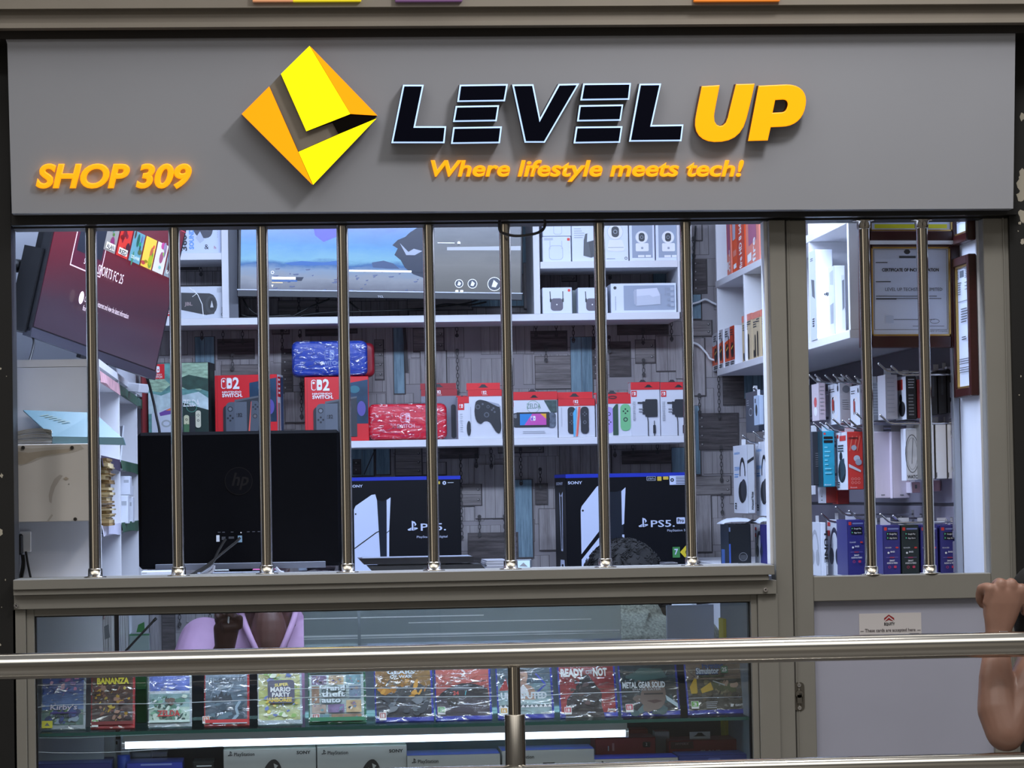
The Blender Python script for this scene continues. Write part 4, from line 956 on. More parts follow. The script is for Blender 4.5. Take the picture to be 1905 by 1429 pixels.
gz = ramp_emit('screen_haze', 2, 0.02, h*.6, [(0.0, (120, 126, 134)), (0.3, (138, 144, 154)), (0.55, (92, 100, 116)), (0.7, (40, 46, 64)), (1, (14, 18, 34))], 0.72, 0.2, 6, (1, 1, 4))
f.poly([(790,551),(790,455),(806,420),(820,390),(968,390),(968,551)][::-1], gz)
dk = E((22, 30, 50), .7); md = E((44, 62, 96), .7)
f.poly([(738,446),(752,440),(760,432),(772,424),(790,415),(806,400),(806,512),(786,516),(768,510),(752,498),(744,484),(732,474),(738,462),(728,456)][::-1], dk); f.poly([(690,489),(712,485),(730,490),(742,500),(720,500),(692,498)][::-1], md); f.poly([(742,452),(758,468),(768,462),(784,466),(770,474),(754,474)][::-1], E((130, 140, 160), .7))
f.poly([(830,458),(968,454),(968,462),(830,464)][::-1], E((150, 156, 166), .6))
f.poly([(527,492),(560,488),(600,490),(628,486),(628,494),(580,496),(540,496)][::-1], E((36, 80, 140), .7))
f.poly([(580,420),(628,420),(628,440),(600,452),(584,440)][::-1], E((84, 84, 170), .62))
rr = random.Random(11)
for i in range(46):
    x, y = 480 + rr.random()*300, 500 + rr.random()*48; L = 3 + rr.random()*9
    f.poly([(x, y), (x+L, y-1), (x+L*.8, y+1.4), (x+.2*L, y+1.8)][::-1], E((70, 80, 110), .6))
f.rect(505, 518, 549, 522.5, E((230, 232, 238), .8)); f.poly([(549,518),(564,518),(560,525),(549,525)][::-1], dk); f.rect(505, 524, 552, 526.5, E((40, 80, 140), .7)); f.rect(505, 528, 525, 529.6, E((200, 180, 140), .7))
f.rect(648, 503, 764, 506.5, E((232, 234, 240), .8)); f.rect(764, 504, 790, 506, dk); f.rect(812, 449.5, 844, 451, E((200, 204, 212), .8)); f.circ(852, 450, 3.2, E((190, 194, 204), .7)); f.rect(850, 452, 854, 454, dk)
for cx, r in ((853, 8), (878, 9), (919, 13)): f.circ(cx, 526, r, E((60, 66, 78), .6)); f.ring(cx, 526, r, 1.2, E((206, 210, 218), .7)); f.poly([(cx-r*.4,526+r*.4),(cx-r*.1,526-r*.6),(cx+r*.5,526-r*.1),(cx+r*.2,526+r*.5)], E((190, 194, 204), .7))
for x in (846, 855): f.rrect(x, 538, x+6, 543, 1.5, E((210, 214, 222), .8))
f.ring(506, 510, 3, 1, E((220, 220, 226), .7)); f.poly([(504,533),(508,533),(506,538)][::-1], E((220, 222, 228), .8))
b.build('screen', tv)

# ---- turned and tilted screen on a swing arm at the left
BLp, BRp, TLp = P(60, 608, 0.42), P(288, 690, 1.25), P(104, 408, 0.42)
Ux = BRp - BLp; Vz = (TLp - BLp).normalized() * 0.56; Nn = Ux.cross(Vz).normalized()
def tvp(x, y):
    v = (608 + .36*(x - 60) - y) / 448.7; return (x - 60 - 91*v) / 228, 1 - v
rs = empty('arm_screen', BLp + Ux*.5, 'tilted screen with a dark red menu on a swing arm at the left', 'screen')
def rpart(b, nm): o = b.build(nm); o.location = -rs.location; o.parent = rs; return o
def slab(b, u0, u1, v0, v1, n0, n1, m):
    q = [BLp + Ux*u + Vz*v + Nn*n for n in (n1, n0) for u, v in ((u0, v0), (u1, v0), (u1, v1), (u0, v1))]
    b.add(q, [(0,1,2,3),(7,6,5,4),(0,4,5,1),(1,5,6,2),(2,6,7,3),(3,7,4,0)], m)
b = MB(); slab(b, -.008, 1.008, -.02, 1.02, -.020, 0, M((20, 20, 24), .4)); slab(b, .03, .97, .03, .8, -.05, -.02, BLACK); slab(b, -.02, .06, -.03, .35, -.06, -.01, BLACK); rpart(b, 'cabinet')
b = MB(); slab(b, -.008, 1.008, -.045, -.003, -.018, .004, M((52, 52, 62), .35)); slab(b, .4, .62, -.06, -.045, -.016, -.004, M((20, 20, 24), .4)); rpart(b, 'lower_bezel')
b = MB(); zb = BLp.z
red = ramp_emit('screen_menu', 2, zb - .05, zb + .5, [(0.0, (66, 44, 66)), (0.22, (70, 42, 66)), (0.36, (112, 36, 60)), (0.5, (146, 36, 62)), (1.0, (132, 30, 56))], 0.62, 0.10, 3)
slab(b, .006, .994, .004, .994, 0, .0015, red)
f = Face(b, BLp + Nn*.0016, Ux, Vz, 0, 0, 1, 1, 0.0002)
def tpoly(px, m): f.poly([tvp(*p) for p in px][::-1], m)
W1 = E((220, 200, 206), .6)
f.rect(.160, .20, .400, .676, E((200, 170, 178), .6)); f.rect(.166, .206, .394, .670, E((72, 24, 40), .55)); f.rect(.185, .225, .38, .60, E((30, 34, 44), .6)); f.text('FC', .180, .50, .055, E((60, 220, 170), .75), .10, .04, .15); f.text('Start', .255, .645, .026, W1, .05)
cv = [(120,116,112),(176,44,36),(84,130,140),(206,170,60),(190,186,184),(120,128,134)]
rr = random.Random(4)
for i, c in enumerate(cv):
    u = .375 + i*.098; f.rect(u, .40, u+.092, .545, E(c, .55))
    for q in range(7): f.circ(u + .01 + rr.random()*.07, .41 + rr.random()*.12, .006 + rr.random()*.012, E(tuple(max(10, int(v*(.3+.7*rr.random()))) for v in c), .55), .006 + rr.random()*.03, n=9)
    if i in (0, 1): f.rect(u+.01, .505, u+.08, .535, E((210, 206, 200), .55)); f.text(['ALAN', 'RED', '', '', '', ''][i], u + .015, .532, .02, E((30, 20, 20), .5), .06, .03)
    if i in (2, 5): f.text('GOD of WAR' if i == 2 else 'EA FC', u + .01, .53, .016, E((220, 220, 220), .6), .07)
f.rect(.375, .30, .97, .303, E((190, 60, 80), .6))
f.text('EA SPORTS FC 25', .290, .668, .044, W1, .255)
f.circ(.262, .80, .018, W1, .030); f.text('Connect to the internet and view the latest information', .288, .812, .026, W1, .36); f.text('for this game', .288, .852, .024, W1, .12)
rpart(b, 'screen')
b = MB(); wl = XL + .002
b.box(wl, wl + .016, .30, .40, 1.90, 2.35, BLACK, .003); z1 = P(50, 485, .36).z
b.tube([(wl + .01, .35, z1), (-.60, .50, z1 - .01), BLp + Ux*.28 + Vz*.42 - Nn*.05], .017, BLACK, 10); q = BLp + Ux*.28 + Vz*.42 - Nn*.055
slab(b, .16, .40, .28, .56, -.058, -.048, BLACK); rpart(b, 'swing_arm')
b = MB(); b.tube(smooth_path([BLp + Ux*.06 - Vz*.03 - Nn*.02, P(63, 640, .42), P(52, 680, .36), P(38, 715, .28), P(24, 745, .2), P(10, 800, .16)]), .0032, BLACK, 6); rpart(b, 'power_cable')
b = MB(); b.tube(smooth_path([BLp + Ux*.93 - Vz*.02 - Nn*.03, P(272, 700, 1.28), P(285, 745, 1.3), P(291, 775, 1.3), P(297, 806, 1.3), P(300, 860, 1.3)]), .0042, BLACK, 6); rpart(b, 'signal_cable')
# cables lying on the long shelf under the wide screen, and the loose loop at the top of the window
b = MB(); q = lambda x, y, Y=2.42: P(x, y, Y)
for pts in ([(452,556),(460,570),(476,584),(500,588),(540,586)], [(545,588),(580,570),(605,560),(614,556)], [(560,587),(600,582),(660,580),(720,578),(790,574),(860,566),(890,558)], [(650,562),(662,572),(672,580)], [(800,572),(830,566),(870,568),(905,562)], [(450,586),(470,590),(520,588),(560,589)]):
    b.tube(smooth_path([q(*p) for p in pts], 5), .0032, BLACK, 6)
tag(b.build('cable_bundle'), 'black cables trailing on the long shelf under the wide screen', 'cable')
b = MB(); b.tube(smooth_path([P(1, 1, 0)*0 + P(930, 405, -.03), P(929, 425, -.034), P(936, 434, -.036), P(960, 439, -.038), P(990, 436, -.036), P(1008, 429, -.034), P(1014, 418, -.03), P(1012, 405, -.03)], 5), .0034, M((22, 20, 20), .4), 8)
tag(b.build('loose_cable'), 'short black cable looping down from the window head', 'cable')
b = MB(); b.tube(smooth_path([P(1294, 420, YB - .03), P(1290, 500, YB - .03), P(1286, 600, YB - .03), P(1289, 660, YB - .03), P(1285, 700, YB - .03)], 4), .003, BLACK, 6)
tag(b.build('wall_cable'), 'thin black cable running down the wallpaper beside the last window bar', 'cable')
b = MB(); b.tube(smooth_path([P(1286, 566, YB - .03), P(1300, 562, YB - .03), P(1312, 557, YB - .03), P(1325, 563, YB - .03), P(1340, 570, YB - .05)], 4), .0036, WHITE, 6)
tag(b.build('white_cable'), 'upper white cable curving across the wallpaper to the right wall shelves', 'cable'); b = MB()
b.tube(smooth_path([P(1288, 637, YB - .03), P(1300, 642, YB - .03), P(1315, 658, YB - .03), P(1322, 668, YB - .03), P(1340, 672, YB - .05)], 4), .0036, WHITE, 6)
tag(b.build('white_cable'), 'lower white cable curving across the wallpaper to the right wall shelves', 'cable')

# ---- desktop monitor seen from behind on the counter
zc = Zp(1071, 0.3, 450)                                   # counter top just inside the sill
Z_CT = zc
A = P(257, 930, 0.42); B = P(634, 930, 0.42); zt, z0 = P(450, 802, .42).z, P(450, 1056, .42).z; w = B.x - A.x; h = zt - z0
mo = empty('monitor', ((A.x + B.x)/2, .45, Z_CT), 'large black desktop monitor seen from the back on the counter', 'monitor'); dz = z0 - Z_CT
b = MB(); mk = M((9, 9, 12), .6, 0, 0, .1, 50, (1, 1, 1), 0, .04); b.box(-w/2, w/2, -.03, .012, dz, dz + h, mk, .008); b.box(-w/2 + .004, w/2 - .004, .012, .016, dz + .02, dz + h - .006, E((40, 50, 70), .2)); b.box(-w*.42, w*.42, -.034, -.030, dz - .004, dz + .012, M((84, 88, 100), .4), .001)
f = Face(b, (-w/2, -.03, dz), (w, 0, 0), (0, 0, h), 257, 802, 634, 1056)
m_lg = M((26, 24, 24), .4, 0, 0, 0, 1, (1, 1, 1), 0, .1); f.circ(444, 895, 26, m_lg, n=32); f.circ(444, 895, 24.8, M((11, 11, 14), .6, 0, 0, 0, 1, (1, 1, 1), 0, .04), n=32); f.text('hp', 446, 903, 23, m_lg, 30, .02, .25, al='C')
for i in range(17): f.rect(400 + i*5, 1053.4 , 402.6 + i*5, 1055, BLACK)
f.rect(401, 995, 407, 1007, M((190, 196, 206), .5)); f.rect(411, 998, 418, 1004, M((60, 62, 68), .4)); f.rect(424, 998, 434, 1002, M((60, 62, 68), .4)); f.rect(446, 990, 448, 992, PAPER)
for x in (404, 412, 428, 458, 468, 478): f.rect(x, 989, x + 5, 990.4, M((70, 72, 80), .4))
b.build('cabinet', mo)
b = MB(); b.box(-.03, .03, -.02, .0, .008, dz + .05, BLACK, .003); b.box(-.11, .11, -.07, .09, 0, .008, M((60, 62, 70), .35, .5), .003); b.build('stand', mo)
b = MB(); o = mo.location
for pts in ([(447,1000),(440,1008),(425,1020),(405,1036),(385,1052),(362,1066),(350,1072)], [(420,1003),(414,1012),(404,1030),(395,1048),(372,1064)]):
    b.tube(smooth_path([P(x, y, .36) - o for x, y in pts], 4), .0038, BLACK, 6)
for pts in ([(396,1050),(390,1058),(378,1066),(370,1071)], [(398,1052),(396,1062),(384,1069),(376,1071)], [(513,1056),(520,1063),(530,1068),(540,1070)]):
    b.tube(smooth_path([P(x, y, .37) - o for x, y in pts], 4), .0042, M((150, 152, 160), .4), 6)
p = P(447, 1000, .375) - o; b.box(p.x - .006, p.x + .004, p.y, p.y + .04, p.z - .012, p.z + .004, M((120, 150, 170), .4)); b.build('cables', mo)
# ================================================================ white shelf unit on the right wall, seen along its face
YN, YF = 0.26, 2.52
XU = P(1580, 600, YN).x
zb0 = P(1580, 629, YN).z; zb1 = zb0 + 0.021; zm0 = P(1323, 536, YF).z; zm1 = zm0 + 0.021
su = empty('side_shelf_unit', (XR, (YN + YF)/2, zb0), 'white compartment shelf along the right wall, seen edge on', 'shelf')
b = MB(); b.box(XU, XR, YN, YF, zb0, zb1, BOARD, .001); rel(b, 'shelf_board', su)
b = MB(); b.box(XU, XR, YN + .018, YF, zm0, zm1, BOARD, .001); rel(b, 'shelf_board', su)
b = MB(); b.box(XU + .002, XR, YN, YN + .018, zb1, 2.55, BOARD, .001); rel(b, 'end_panel', su)
b = MB(); b.box(XU + .002, XR, YF - .018, YF, zb1, 2.55, BOARD, .001); rel(b, 'end_panel', su)
for yy in (1.93, 1.36, .80):
    b = MB(); b.box(XU + .001, XR - .01, yy, yy + .018, zb1, zm0, BOARD, .001); rel(b, 'divider', su)
b = MB(); b.box(XU + .001, XR - .01, 0.80, .818, zm1, 2.55, BOARD, .001); rel(b, 'divider', su)
b = MB(); b.box(XR - .01, XR - .002, YN + .018, YF - .018, zb1, 2.55, WHITE); rel(b, 'back_panel', su)

class Side:
    """a box seen from its near end and its left face; print on the left face in 0..1, on the near end in photo pixels"""
    def __init__(s, px0, px1, pt, pb, Y, W, mat, left=None, zb=None, yaw=0.0):
        s.c = Carton(px0, px1, pt, pb, Y, W, mat, zb, yaw=yaw); s.F = s.c.F; s.L = s.c.L
        s.LM = Face(s.c.mb, (0, W, 0), (0, -W, 0), (0, 0, s.c.h), 0, 0, W*1000, s.c.h*1000)      # left face in millimetres
        s.w, s.h = W*1000, s.c.h*1000
        if left: s.LM.rect(0, 0, s.w, s.h, left)
    def done(s, *a): return s.c.done(*a)
OR = M((232, 84, 26), .45); OR2 = M((196, 62, 22), .45); KR = M((196, 176, 140), .6); SAL = M((224, 130, 110), .5)
g = 'orange boxed cables in the right wall unit'
for i, (pa, pb_) in enumerate([(1326,1336),(1336,1346),(1346,1355),(1358,1368),(1368,1377)]):
    # fronts face the aisle: near edge at column pb_
    d = (XU + .006) * 5500 / (pb_ - 530); d2 = (XU + .006) * 5500 / (pa - 530); W = d2 - d - .003
    ht = [.118, .122, .126, .124, .124][i]
    s = MB(); s.box(0, .03, 0, W, 0, ht, M((214, 214, 220), .45), .0006)
    L = Face(s, (0, W, 0), (0, -W, 0), (0, 0, ht), 0, 0, W*1000, ht*1000); w, h = W*1000, ht*1000
    if i < 4: L.poly([(0,h*.36),(w,h*.30),(w,h*.86),(0,h*.86)][::-1], OR)
    else: L.rect(0, 0, w, h*.86, OR2)
    L.circ(w*.45, h*.6, w*.26, INK, h*.2); L.line([(w*.75, h*.22), (w*.75, h*.8)], w*.12, INK); L.poly([(w*.3,h*.55),(w*.7,h*.48),(w*.7,h*.52),(w*.3,h*.60)][::-1], M((226,180,60), .5))
    L.para(w*.12, h*.08, w*.6, 3, h*.06, h*.025, DGREY); L.para(w*.1, h*.89, w*.8, 2, h*.05, h*.03, DGREY)
    o = s.build('cable_carton', None, (XU + .006, d - 7.0, zb1)); tag(o, ['orange and white cable carton at the far end of the lower compartment', 'second orange and white cable carton from the far end', 'third orange and white cable carton, in the middle of the five', 'fourth orange and white cable carton, after the small gap', 'solid orange cable carton next to the compartment divider'][i], 'box', g)
for i, (pa, pb_, hh) in enumerate([(1391,1410,.142),(1411,1426,.140),(1428,1445,.14)]):
    d = (XU + .008) * 5500 / (pb_ - 530); W = (XU + .008) * 5500 / (pa - 530) - d - .004; s = MB(); s.box(0, .05, 0, W, 0, hh, KR, .0008)
    L = Face(s, (0, W, 0), (0, -W, 0), (0, 0, hh), 0, 0, W*1000, hh*1000); w, h = W*1000, hh*1000
    L.rect(0, 0, w, h*.14, SAL); L.para(w*.1, h*.2, w*.5, 3, h*.05, h*.02, DGREY); L.para(w*.55, h*.16, w*.35, 2, h*.05, h*.02, DGREY)
    for x, t0 in ((.3, .48), (.62, .42), (.15, .8)): L.rrect(w*x, h*t0, w*(x+.11), h*.97, w*.05, INK)
    Face(s, (0, 0, 0), (.05, 0, 0), (0, 0, hh), 0, 0, 1, 1).rect(0, 0, 1, .14, SAL)
    o = s.build('pen_carton', None, (XU + .008, d - 7.0, zb1)); tag(o, ['brown cardboard carton of pens at the far side of the second compartment', 'brown cardboard carton of pens, middle one of three', 'brown cardboard carton of pens, partly behind the door post'][i], 'box', 'brown pen cartons in the right wall unit')
def tab_box(pa, pb_, lean, lb, spine):
    d = (XU + .012) * 5500 / (pb_ - 530); W = (XU + .012) * 5500 / (pa - 530) - d; s = MB(); hh = .24; s.box(0, .05, 0, W, 0, hh, OR if spine else SAL, .001)
    L = Face(s, (0, W, 0), (0, -W, 0), (0, 0, hh), 0, 0, W*1000, hh*1000); w, h = W*1000, hh*1000
    if spine:
        L.rect(w*.42, 0, w, h, OR2); L.text('fire HD 8 kids', w*.78, h*.96, w*.2, PAPER, h*.62, .02, ang=90); L.poly([(w*.1,h*.1),(w*.38,h*.1),(w*.3,h*.52),(w*.08,h*.52)][::-1], M((186, 180, 196), .4)); L.rect(w*.1, h*.66, w*.36, h*.74, SAL); L.rect(w*.12, h*.84, w*.34, h*.9, PAPER)
    else: L.poly([(w*.2,h*.2),(w*.8,h*.2),(w*.8,h*.7),(w*.2,h*.7)][::-1], M((170, 90, 120), .4)); L.text('fire', w*.7, h*.95, w*.22, PAPER, h*.3, .02, ang=90); L.rect(w*.1, h*.8, w*.4, h*.9, PAPER)
    o = s.build('tablet_carton', None, (XU + .012, d - 7.0, zm1 + .001), (lean, 0, 0)); tag(o, lb, 'box', 'orange tablet cartons in the right wall unit')
tab_box(1366, 1374, -.04, 'pale orange carton at the back of the leaning tablet cartons', False)
tab_box(1376, 1400, -.05, 'orange leaning tablet carton with white lettering along its spine', True)
tab_box(1403, 1428, -.06, 'orange leaning tablet carton nearest the door post', False)
# two white cartons on the lower board near the door
gd = 'white camera cartons seen through the door'
CWW = M((222, 226, 236), .4)
s = Side(1518, 1550, 464, 622, .70, .085, CWW, M((190, 196, 210), .45), zb1); f = s.F
f.text('dji', 1538, 549, 5, INK, 11, .03, .2, al='C'); s.LM.poly([(20,75),(66,80),(70,130),(30,120)][::-1], M((96, 100, 104), .4)); s.LM.para(15, 20, 40, 2, 5, 2, DGREY); s.LM.para(30, 180, 30, 4, 6, 3, DGREY)
s.done('camera_carton', 'tall white carton on the side shelf behind the door bars', 'box', gd)
s = Side(1553, 1573, 494, 618, .62, .085, CWW, M((186, 192, 206), .45), zb1); f = s.F
f.rect(1566, 512, 1571, 612, M((206, 210, 220), .45)); f.poly([(1567,522),(1571,520),(1571,572),(1567,578)][::-1], M((120, 124, 130), .4)); s.LM.poly([(20,14),(70,10),(70,50),(24,46)][::-1], M((150, 154, 160), .4)); s.LM.poly([(20,100),(70,96),(66,150),(24,150)][::-1], M((120, 124, 128), .4))
s.done('camera_carton', 'shorter white carton on the side shelf, against its end panel', 'box', gd)

# ---- framed certificates
WOOD = M((58, 24, 22), .28, 0, 0, .3, 30, (1, 1, 6)); GOLD = M((196, 160, 90), .3, .8); CERT = M((214, 222, 240), .35)
def picture(name, loc, w, h, fw, rot, lb, art, bottom_hi=False):
    """hangs with its back on the wall; front faces local -y"""
    t = empty(name, loc, lb, 'picture', None, rot); d = .02
    b = MB(); b.box(-w/2, -w/2+fw, -d, 0, 0, h, WOOD, .002); b.box(w/2-fw, w/2, -d, 0, 0, h, WOOD, .002); b.box(-w/2+fw, w/2-fw, -d, 0, 0, fw, WOOD, .002); b.box(-w/2+fw, w/2-fw, -d, 0, h-fw, h, WOOD, .002)
    if bottom_hi: b.box(-w/2, w/2, -d-.001, 0, -.008, 0, PAPER)
    b.build('frame', t); g = .004; i = fw
    b = MB(); b.box(-w/2+i, -w/2+i+g, -d*.8, 0, i, h-i, GOLD); b.box(w/2-i-g, w/2-i, -d*.8, 0, i, h-i, GOLD); b.box(-w/2+i, w/2-i, -d*.8, 0, i, i+g, GOLD); b.box(-w/2+i, w/2-i, -d*.8, 0, h-i-g, h-i, GOLD); b.build('gilt_lip', t)
    b = MB(); b.box(-w/2+i, w/2-i, -d*.5, -.001, i, h-i, CERT); f = Face(b, (-w/2+i, -d*.5, i), (w-2*i, 0, 0), (0, 0, h-2*i), 0, 0, 100, 100*(h-2*i)/(w-2*i), .0001); art(f, 100*(h-2*i)/(w-2*i)); b.build('certificate', t)
    return t
def cert1(f, H):
    f.line([(4, 3), (96, 3), (96, H-8), (4, H-8), (4, 3)], .5, DGREY); f.circ(46, 6, 4, DGREY, 3); f.rect(36, 11, 57, 14, M((80, 84, 92), .5)); f.rect(6, 19, 21, 20, DGREY)
    f.text('CERTIFICATE OF INCORPORATION', 50, 30.5, 3.8, INK, 72, .03, al='C'); f.rect(6, 43, 25, 44, DGREY); f.text('LEVEL UP TECHSTORE LIMITED', 54, 55, 4.0, M((70, 74, 84), .5), 72, .0, al='C')
    f.para(6, 61, 84, 2, 3, 1, M((110, 114, 124), .5), .1); f.rect(6, 64.5, 32, 65.6, INK); f.line([(52, 99), (92, 99)], .5, DGREY); f.ring(80, 93, 6, .6, M((90, 96, 110), .5), 3); f.text('Registrar of Companies', 70, 106, 2.0, DGREY, 26); f.rect(22, H-21, 80, H-20.2, M((110, 114, 124), .5))
    f.rect(18, 86, 28, 95, M((196, 206, 226), .5))
ye = YN - .001
a, c = P(1596, 560, ye), P(1787, 560, ye); zt, zb_ = P(1690, 438, ye).z, P(1690, 648, ye).z
picture('certificate_frame', ((a.x + c.x)/2, ye, zb_), c.x - a.x, zt - zb_, .030, (0, .012, 0), 'dark wood frame holding the certificate of incorporation', cert1)
def cert2(f, H): f.rect(6, H-8.5, 94, H-3.5, M((226, 220, 40), .5)); f.line([(2, 2), (98, 2), (98, H-1), (2, H-1), (2, 2)], .6, DGREY); f.para(20, 20, 60, 6, 6, 1, DGREY)
zb2 = P(1690, 449, ye - .02).z
picture('certificate_frame', ((a.x + c.x)/2 + .001, ye - .021, zb2), c.x - a.x - .004, .24, .024, (0, .012, 0), 'dark wood frame above the certificate, its lower edge showing a yellow band', cert2, True)
def cert3(f, H):
    f.rect(20, 8, 52, 20, M((96, 104, 116), .5)); f.para(4, 8, 12, 5, 3, 1.2, DGREY); f.para(60, 6, 30, 6, 3, 1, DGREY); f.para(6, 28, 30, 6, 4, 1.2, DGREY); f.para(62, 30, 26, 3, 6, 1.2, DGREY); f.line([(6, H*.29), (96, H*.29)], .8, DGREY)
    f.para(30, H*.35, 50, 6, 4.5, 1.6, DGREY); f.para(34, H*.58, 40, 2, 4, 1.6, DGREY); f.para(8, H*.76, 84, 3, 4, 1.2, DGREY, .1); f.para(12, H*.83, 76, 3, 4, 1.2, DGREY, .1)
zr0, zr1 = P(1810, 738, .15).z, P(1800, 477, .15).z
picture('certificate_frame', (XR - .001, .155, zr0), .185, zr1 - zr0, .022, (0, 0, math.radians(-90)), 'tall dark wood frame on the right wall beside the door, the lower one', cert3)
picture('certificate_frame', (XR - .001, .155, P(1800, 452, .15).z), .185, .30, .022, (0, 0, math.radians(-90)), 'dark wood frame on the right wall just under the window head', cert3)

# ================================================================ slatwall with hooks and hanging stock
XSW = XR - .012
b = MB(); msl = M((128, 124, 138), .5, 0, 0, .1, 6); zlo = .62
for k in range(13): b.box(XSW, XR - .002, YN + .035, YF, zlo + k*.088, zlo + k*.088 + .080, msl, .002)
b.box(XSW + .006, XR - .001, YN + .035, YF, zlo, zb0 - .002, M((70, 68, 76), .6))
b.box(XSW - .006, XR - .001, YN + .012, YN + .035, zlo, zb0 - .002, M((170, 176, 186), .3, .6), .002)
tag(b.build('slat_panel'), 'grey slatted display panel on the right wall with an aluminium edge', 'display panel')
hook_src = None
def hook(px, py, Y):
    global hook_src
    tip = P(px, py, Y); L = XSW - tip.x
    b = MB(); b.tube([(0, 0, 0), (-L + .035, 0, 0), (-L + .02, 0, .004), (-L, 0, .022)], .0028, CHROME, 8); b.ball((-L, 0, .022), .0034, CHROME, 8, 6); b.box(-.002, 0, -.012, .012, -.02, .012, CHROME)
    o = b.build('display_hook', None, (XSW, Y, tip.z - .022)); tag(o, 'chrome display hook with upturned tip on the slatted panel', 'hook', 'chrome hooks on the slatted panel')
for px, py, Y in [(1506,698,1.02),(1517,698,.96),(1536,699,.90),(1551,698,.84),(1566,698,.78),(1575,700,.72),(1591,701,.66),(1635,677,.36),(1659,682,.31),(1514,788,1.0),(1526,787,.94),(1537,788,.88),(1550,780,.80),(1568,783,.74),(1580,781,.68),(1594,770,.62),(1638,773,.33),
                  (1529,957,.95),(1555,944,.80),(1580,951,.70),(1638,957,.34),(1662,960,.40),(1382,811,1.66),(1402,804,1.58),(1420,803,1.50),(1402,722,1.7),(1508,880,1.24)]: hook(px, py, Y)
gs = 'small stock hanging on the slatted panel'
VG = M((150, 150, 160), .5); GB = M((46, 48, 54), .4); TEAL = M((40, 150, 178), .4); RD = M((206, 58, 50), .45); PK = M((206, 196, 208), .45); PUR = M((52, 50, 120), .4); DGN = M((36, 46, 46), .4)
def gp(px0, px1, pt, pb, Y, W, mat, left, lb, fr=None, lf=None, name='retail_box'):
    s = Side(px0, px1, pt, pb, Y, W, mat, left)
    if fr: fr(s.F, px0, px1, pt, pb)
    if lf: lf(s.LM, s.w, s.h)
    o = s.done(name, lb, 'box', gs)
    q = MB(); q.box(s.c.w*.2, s.c.w*.8, W*.48, W*.48 + .0012, s.c.h, s.c.h + .018, M((200, 202, 208), .4)); q.build('hang_tab', o)
def lf_watch(f, w, h): f.rrect(w*.30, h*.32, w*.52, h*.74, w*.08, INK); f.ring(w*.62, h*.58, w*.26, w*.06, M((230, 226, 226), .4), h*.3); f.rect(w*.34, h*.38, w*.48, h*.66, M((180, 60, 50), .4)); f.para(w*.1, h*.12, w*.5, 2, 6, 2.2, DGREY); f.circ(w*.85, h*.13, w*.05, INK)
def lf_phones(c):
    def q(f, w, h): f.ring(w*.52, h*.48, w*.30, w*.07, c, h*.34, 24, 180, 360); f.circ(w*.30, h*.66, w*.17, c, h*.15); f.circ(w*.74, h*.66, w*.15, c, h*.15); f.line([(w*.23,h*.45),(w*.25,h*.62)], w*.07, c); f.line([(w*.81,h*.45),(w*.78,h*.62)], w*.07, c); f.rect(w*.05, h*.05, w*.25, h*.12, RD); f.rect(w*.05, h*.2, w*.22, h*.3, RD)
    return q
def fr_qr(f, x0, x1, y0, y1): f.circ((x0+x1)/2, y0+12, 7, M((110, 112, 120), .5)); f.para(x0+4, y0+32, 12, 5, 4, 1, GREY)
def fr_app(f, x0, x1, y0, y1):
    w = x1 - x0; f.rrect(x0+w*.08, y0+4, x0+w*.24, y0+10, 1, RD); f.rrect(x0+w*.3, y0+5.5, x1-w*.08, y0+8.5, 1, M((120, 130, 180), .4))
    for i, t in enumerate(('Google Play', 'App Store')): f.rrect(x0+w*.2, y0+13+i*7.6, x1-w*.14, y0+19.4+i*7.6, 1.2, BLACK); f.text(t, x0+w*.38, y0+17.8+i*7.6, 2.6, PAPER, w*.42, .01); f.poly([(x0+w*.25,y0+14.2+i*7.6),(x0+w*.33,y0+16.2+i*7.6),(x0+w*.25,y0+18.2+i*7.6)], M((90, 190, 150), .4))
    f.text('EQUALIZER', x0+w*.12, y0+43, 2.2, PAPER, w*.36); f.rrect(x1-w*.28, y0+40.5, x1-w*.12, y0+43.5, 1.2, RD); f.text('BASS', x0+w*.42, y0+51, 2.8, PAPER, w*.24, .02); f.circ(x0+w*.3, y0+51.5, 2, PAPER, n=8); f.line([(x0+w*.15, y0+60), (x1-w*.15, y0+60)], .5, M((150, 130, 190), .4)); f.rrect(x0+w*.36, y0+59, x1-w*.36, y0+61.4, 1, M((150, 60, 90), .4))
    f.text('SMART', (x0+x1)/2, y0+67.5, 2.8, PAPER, w*.3, .02, al='C'); f.text('AUDIO & VIDEO', (x0+x1)/2, y0+72, 2.8, PAPER, w*.62, .02, al='C'); f.ring((x0+x1)/2 - 5, y0+78, 2.4, .7, M((196, 60, 90), .4)); f.rrect((x0+x1)/2+3, y0+75.6, (x0+x1)/2+8, y0+80, 1, M((196, 60, 90), .4))
def fr_red(f, x0, x1, y0, y1):
    for dx in (7, 15, 21): f.line([(x0+dx+3, y0+8), (x0+dx-3, y0+36)], 2.2, M((226, 110, 90), .5))
    f.circ(x0+12, y0+30, 5, M((170, 176, 186), .4)); f.circ(x0+17, y0+50, 6, M((190, 196, 206), .4)); f.circ(x0+20, y0+57, 6, M((160, 166, 180), .4)); f.poly([(x0+2,y0+60),(x0+24,y0+72),(x0+24,y0+76),(x0+2,y0+66)][::-1], M((206, 206, 214), .4)); f.para(x0+2, y0+11, 20, 1, 3, 1.5, INK)
    for i in range(6): f.ring(x0+8+(i % 3)*6, y0+88+(i//3)*7, 2.4, .5, M((240, 180, 170), .5), n=8)
    f.text('Bluetooth', x0+4, y1-3, 2.4, PAPER, 12)
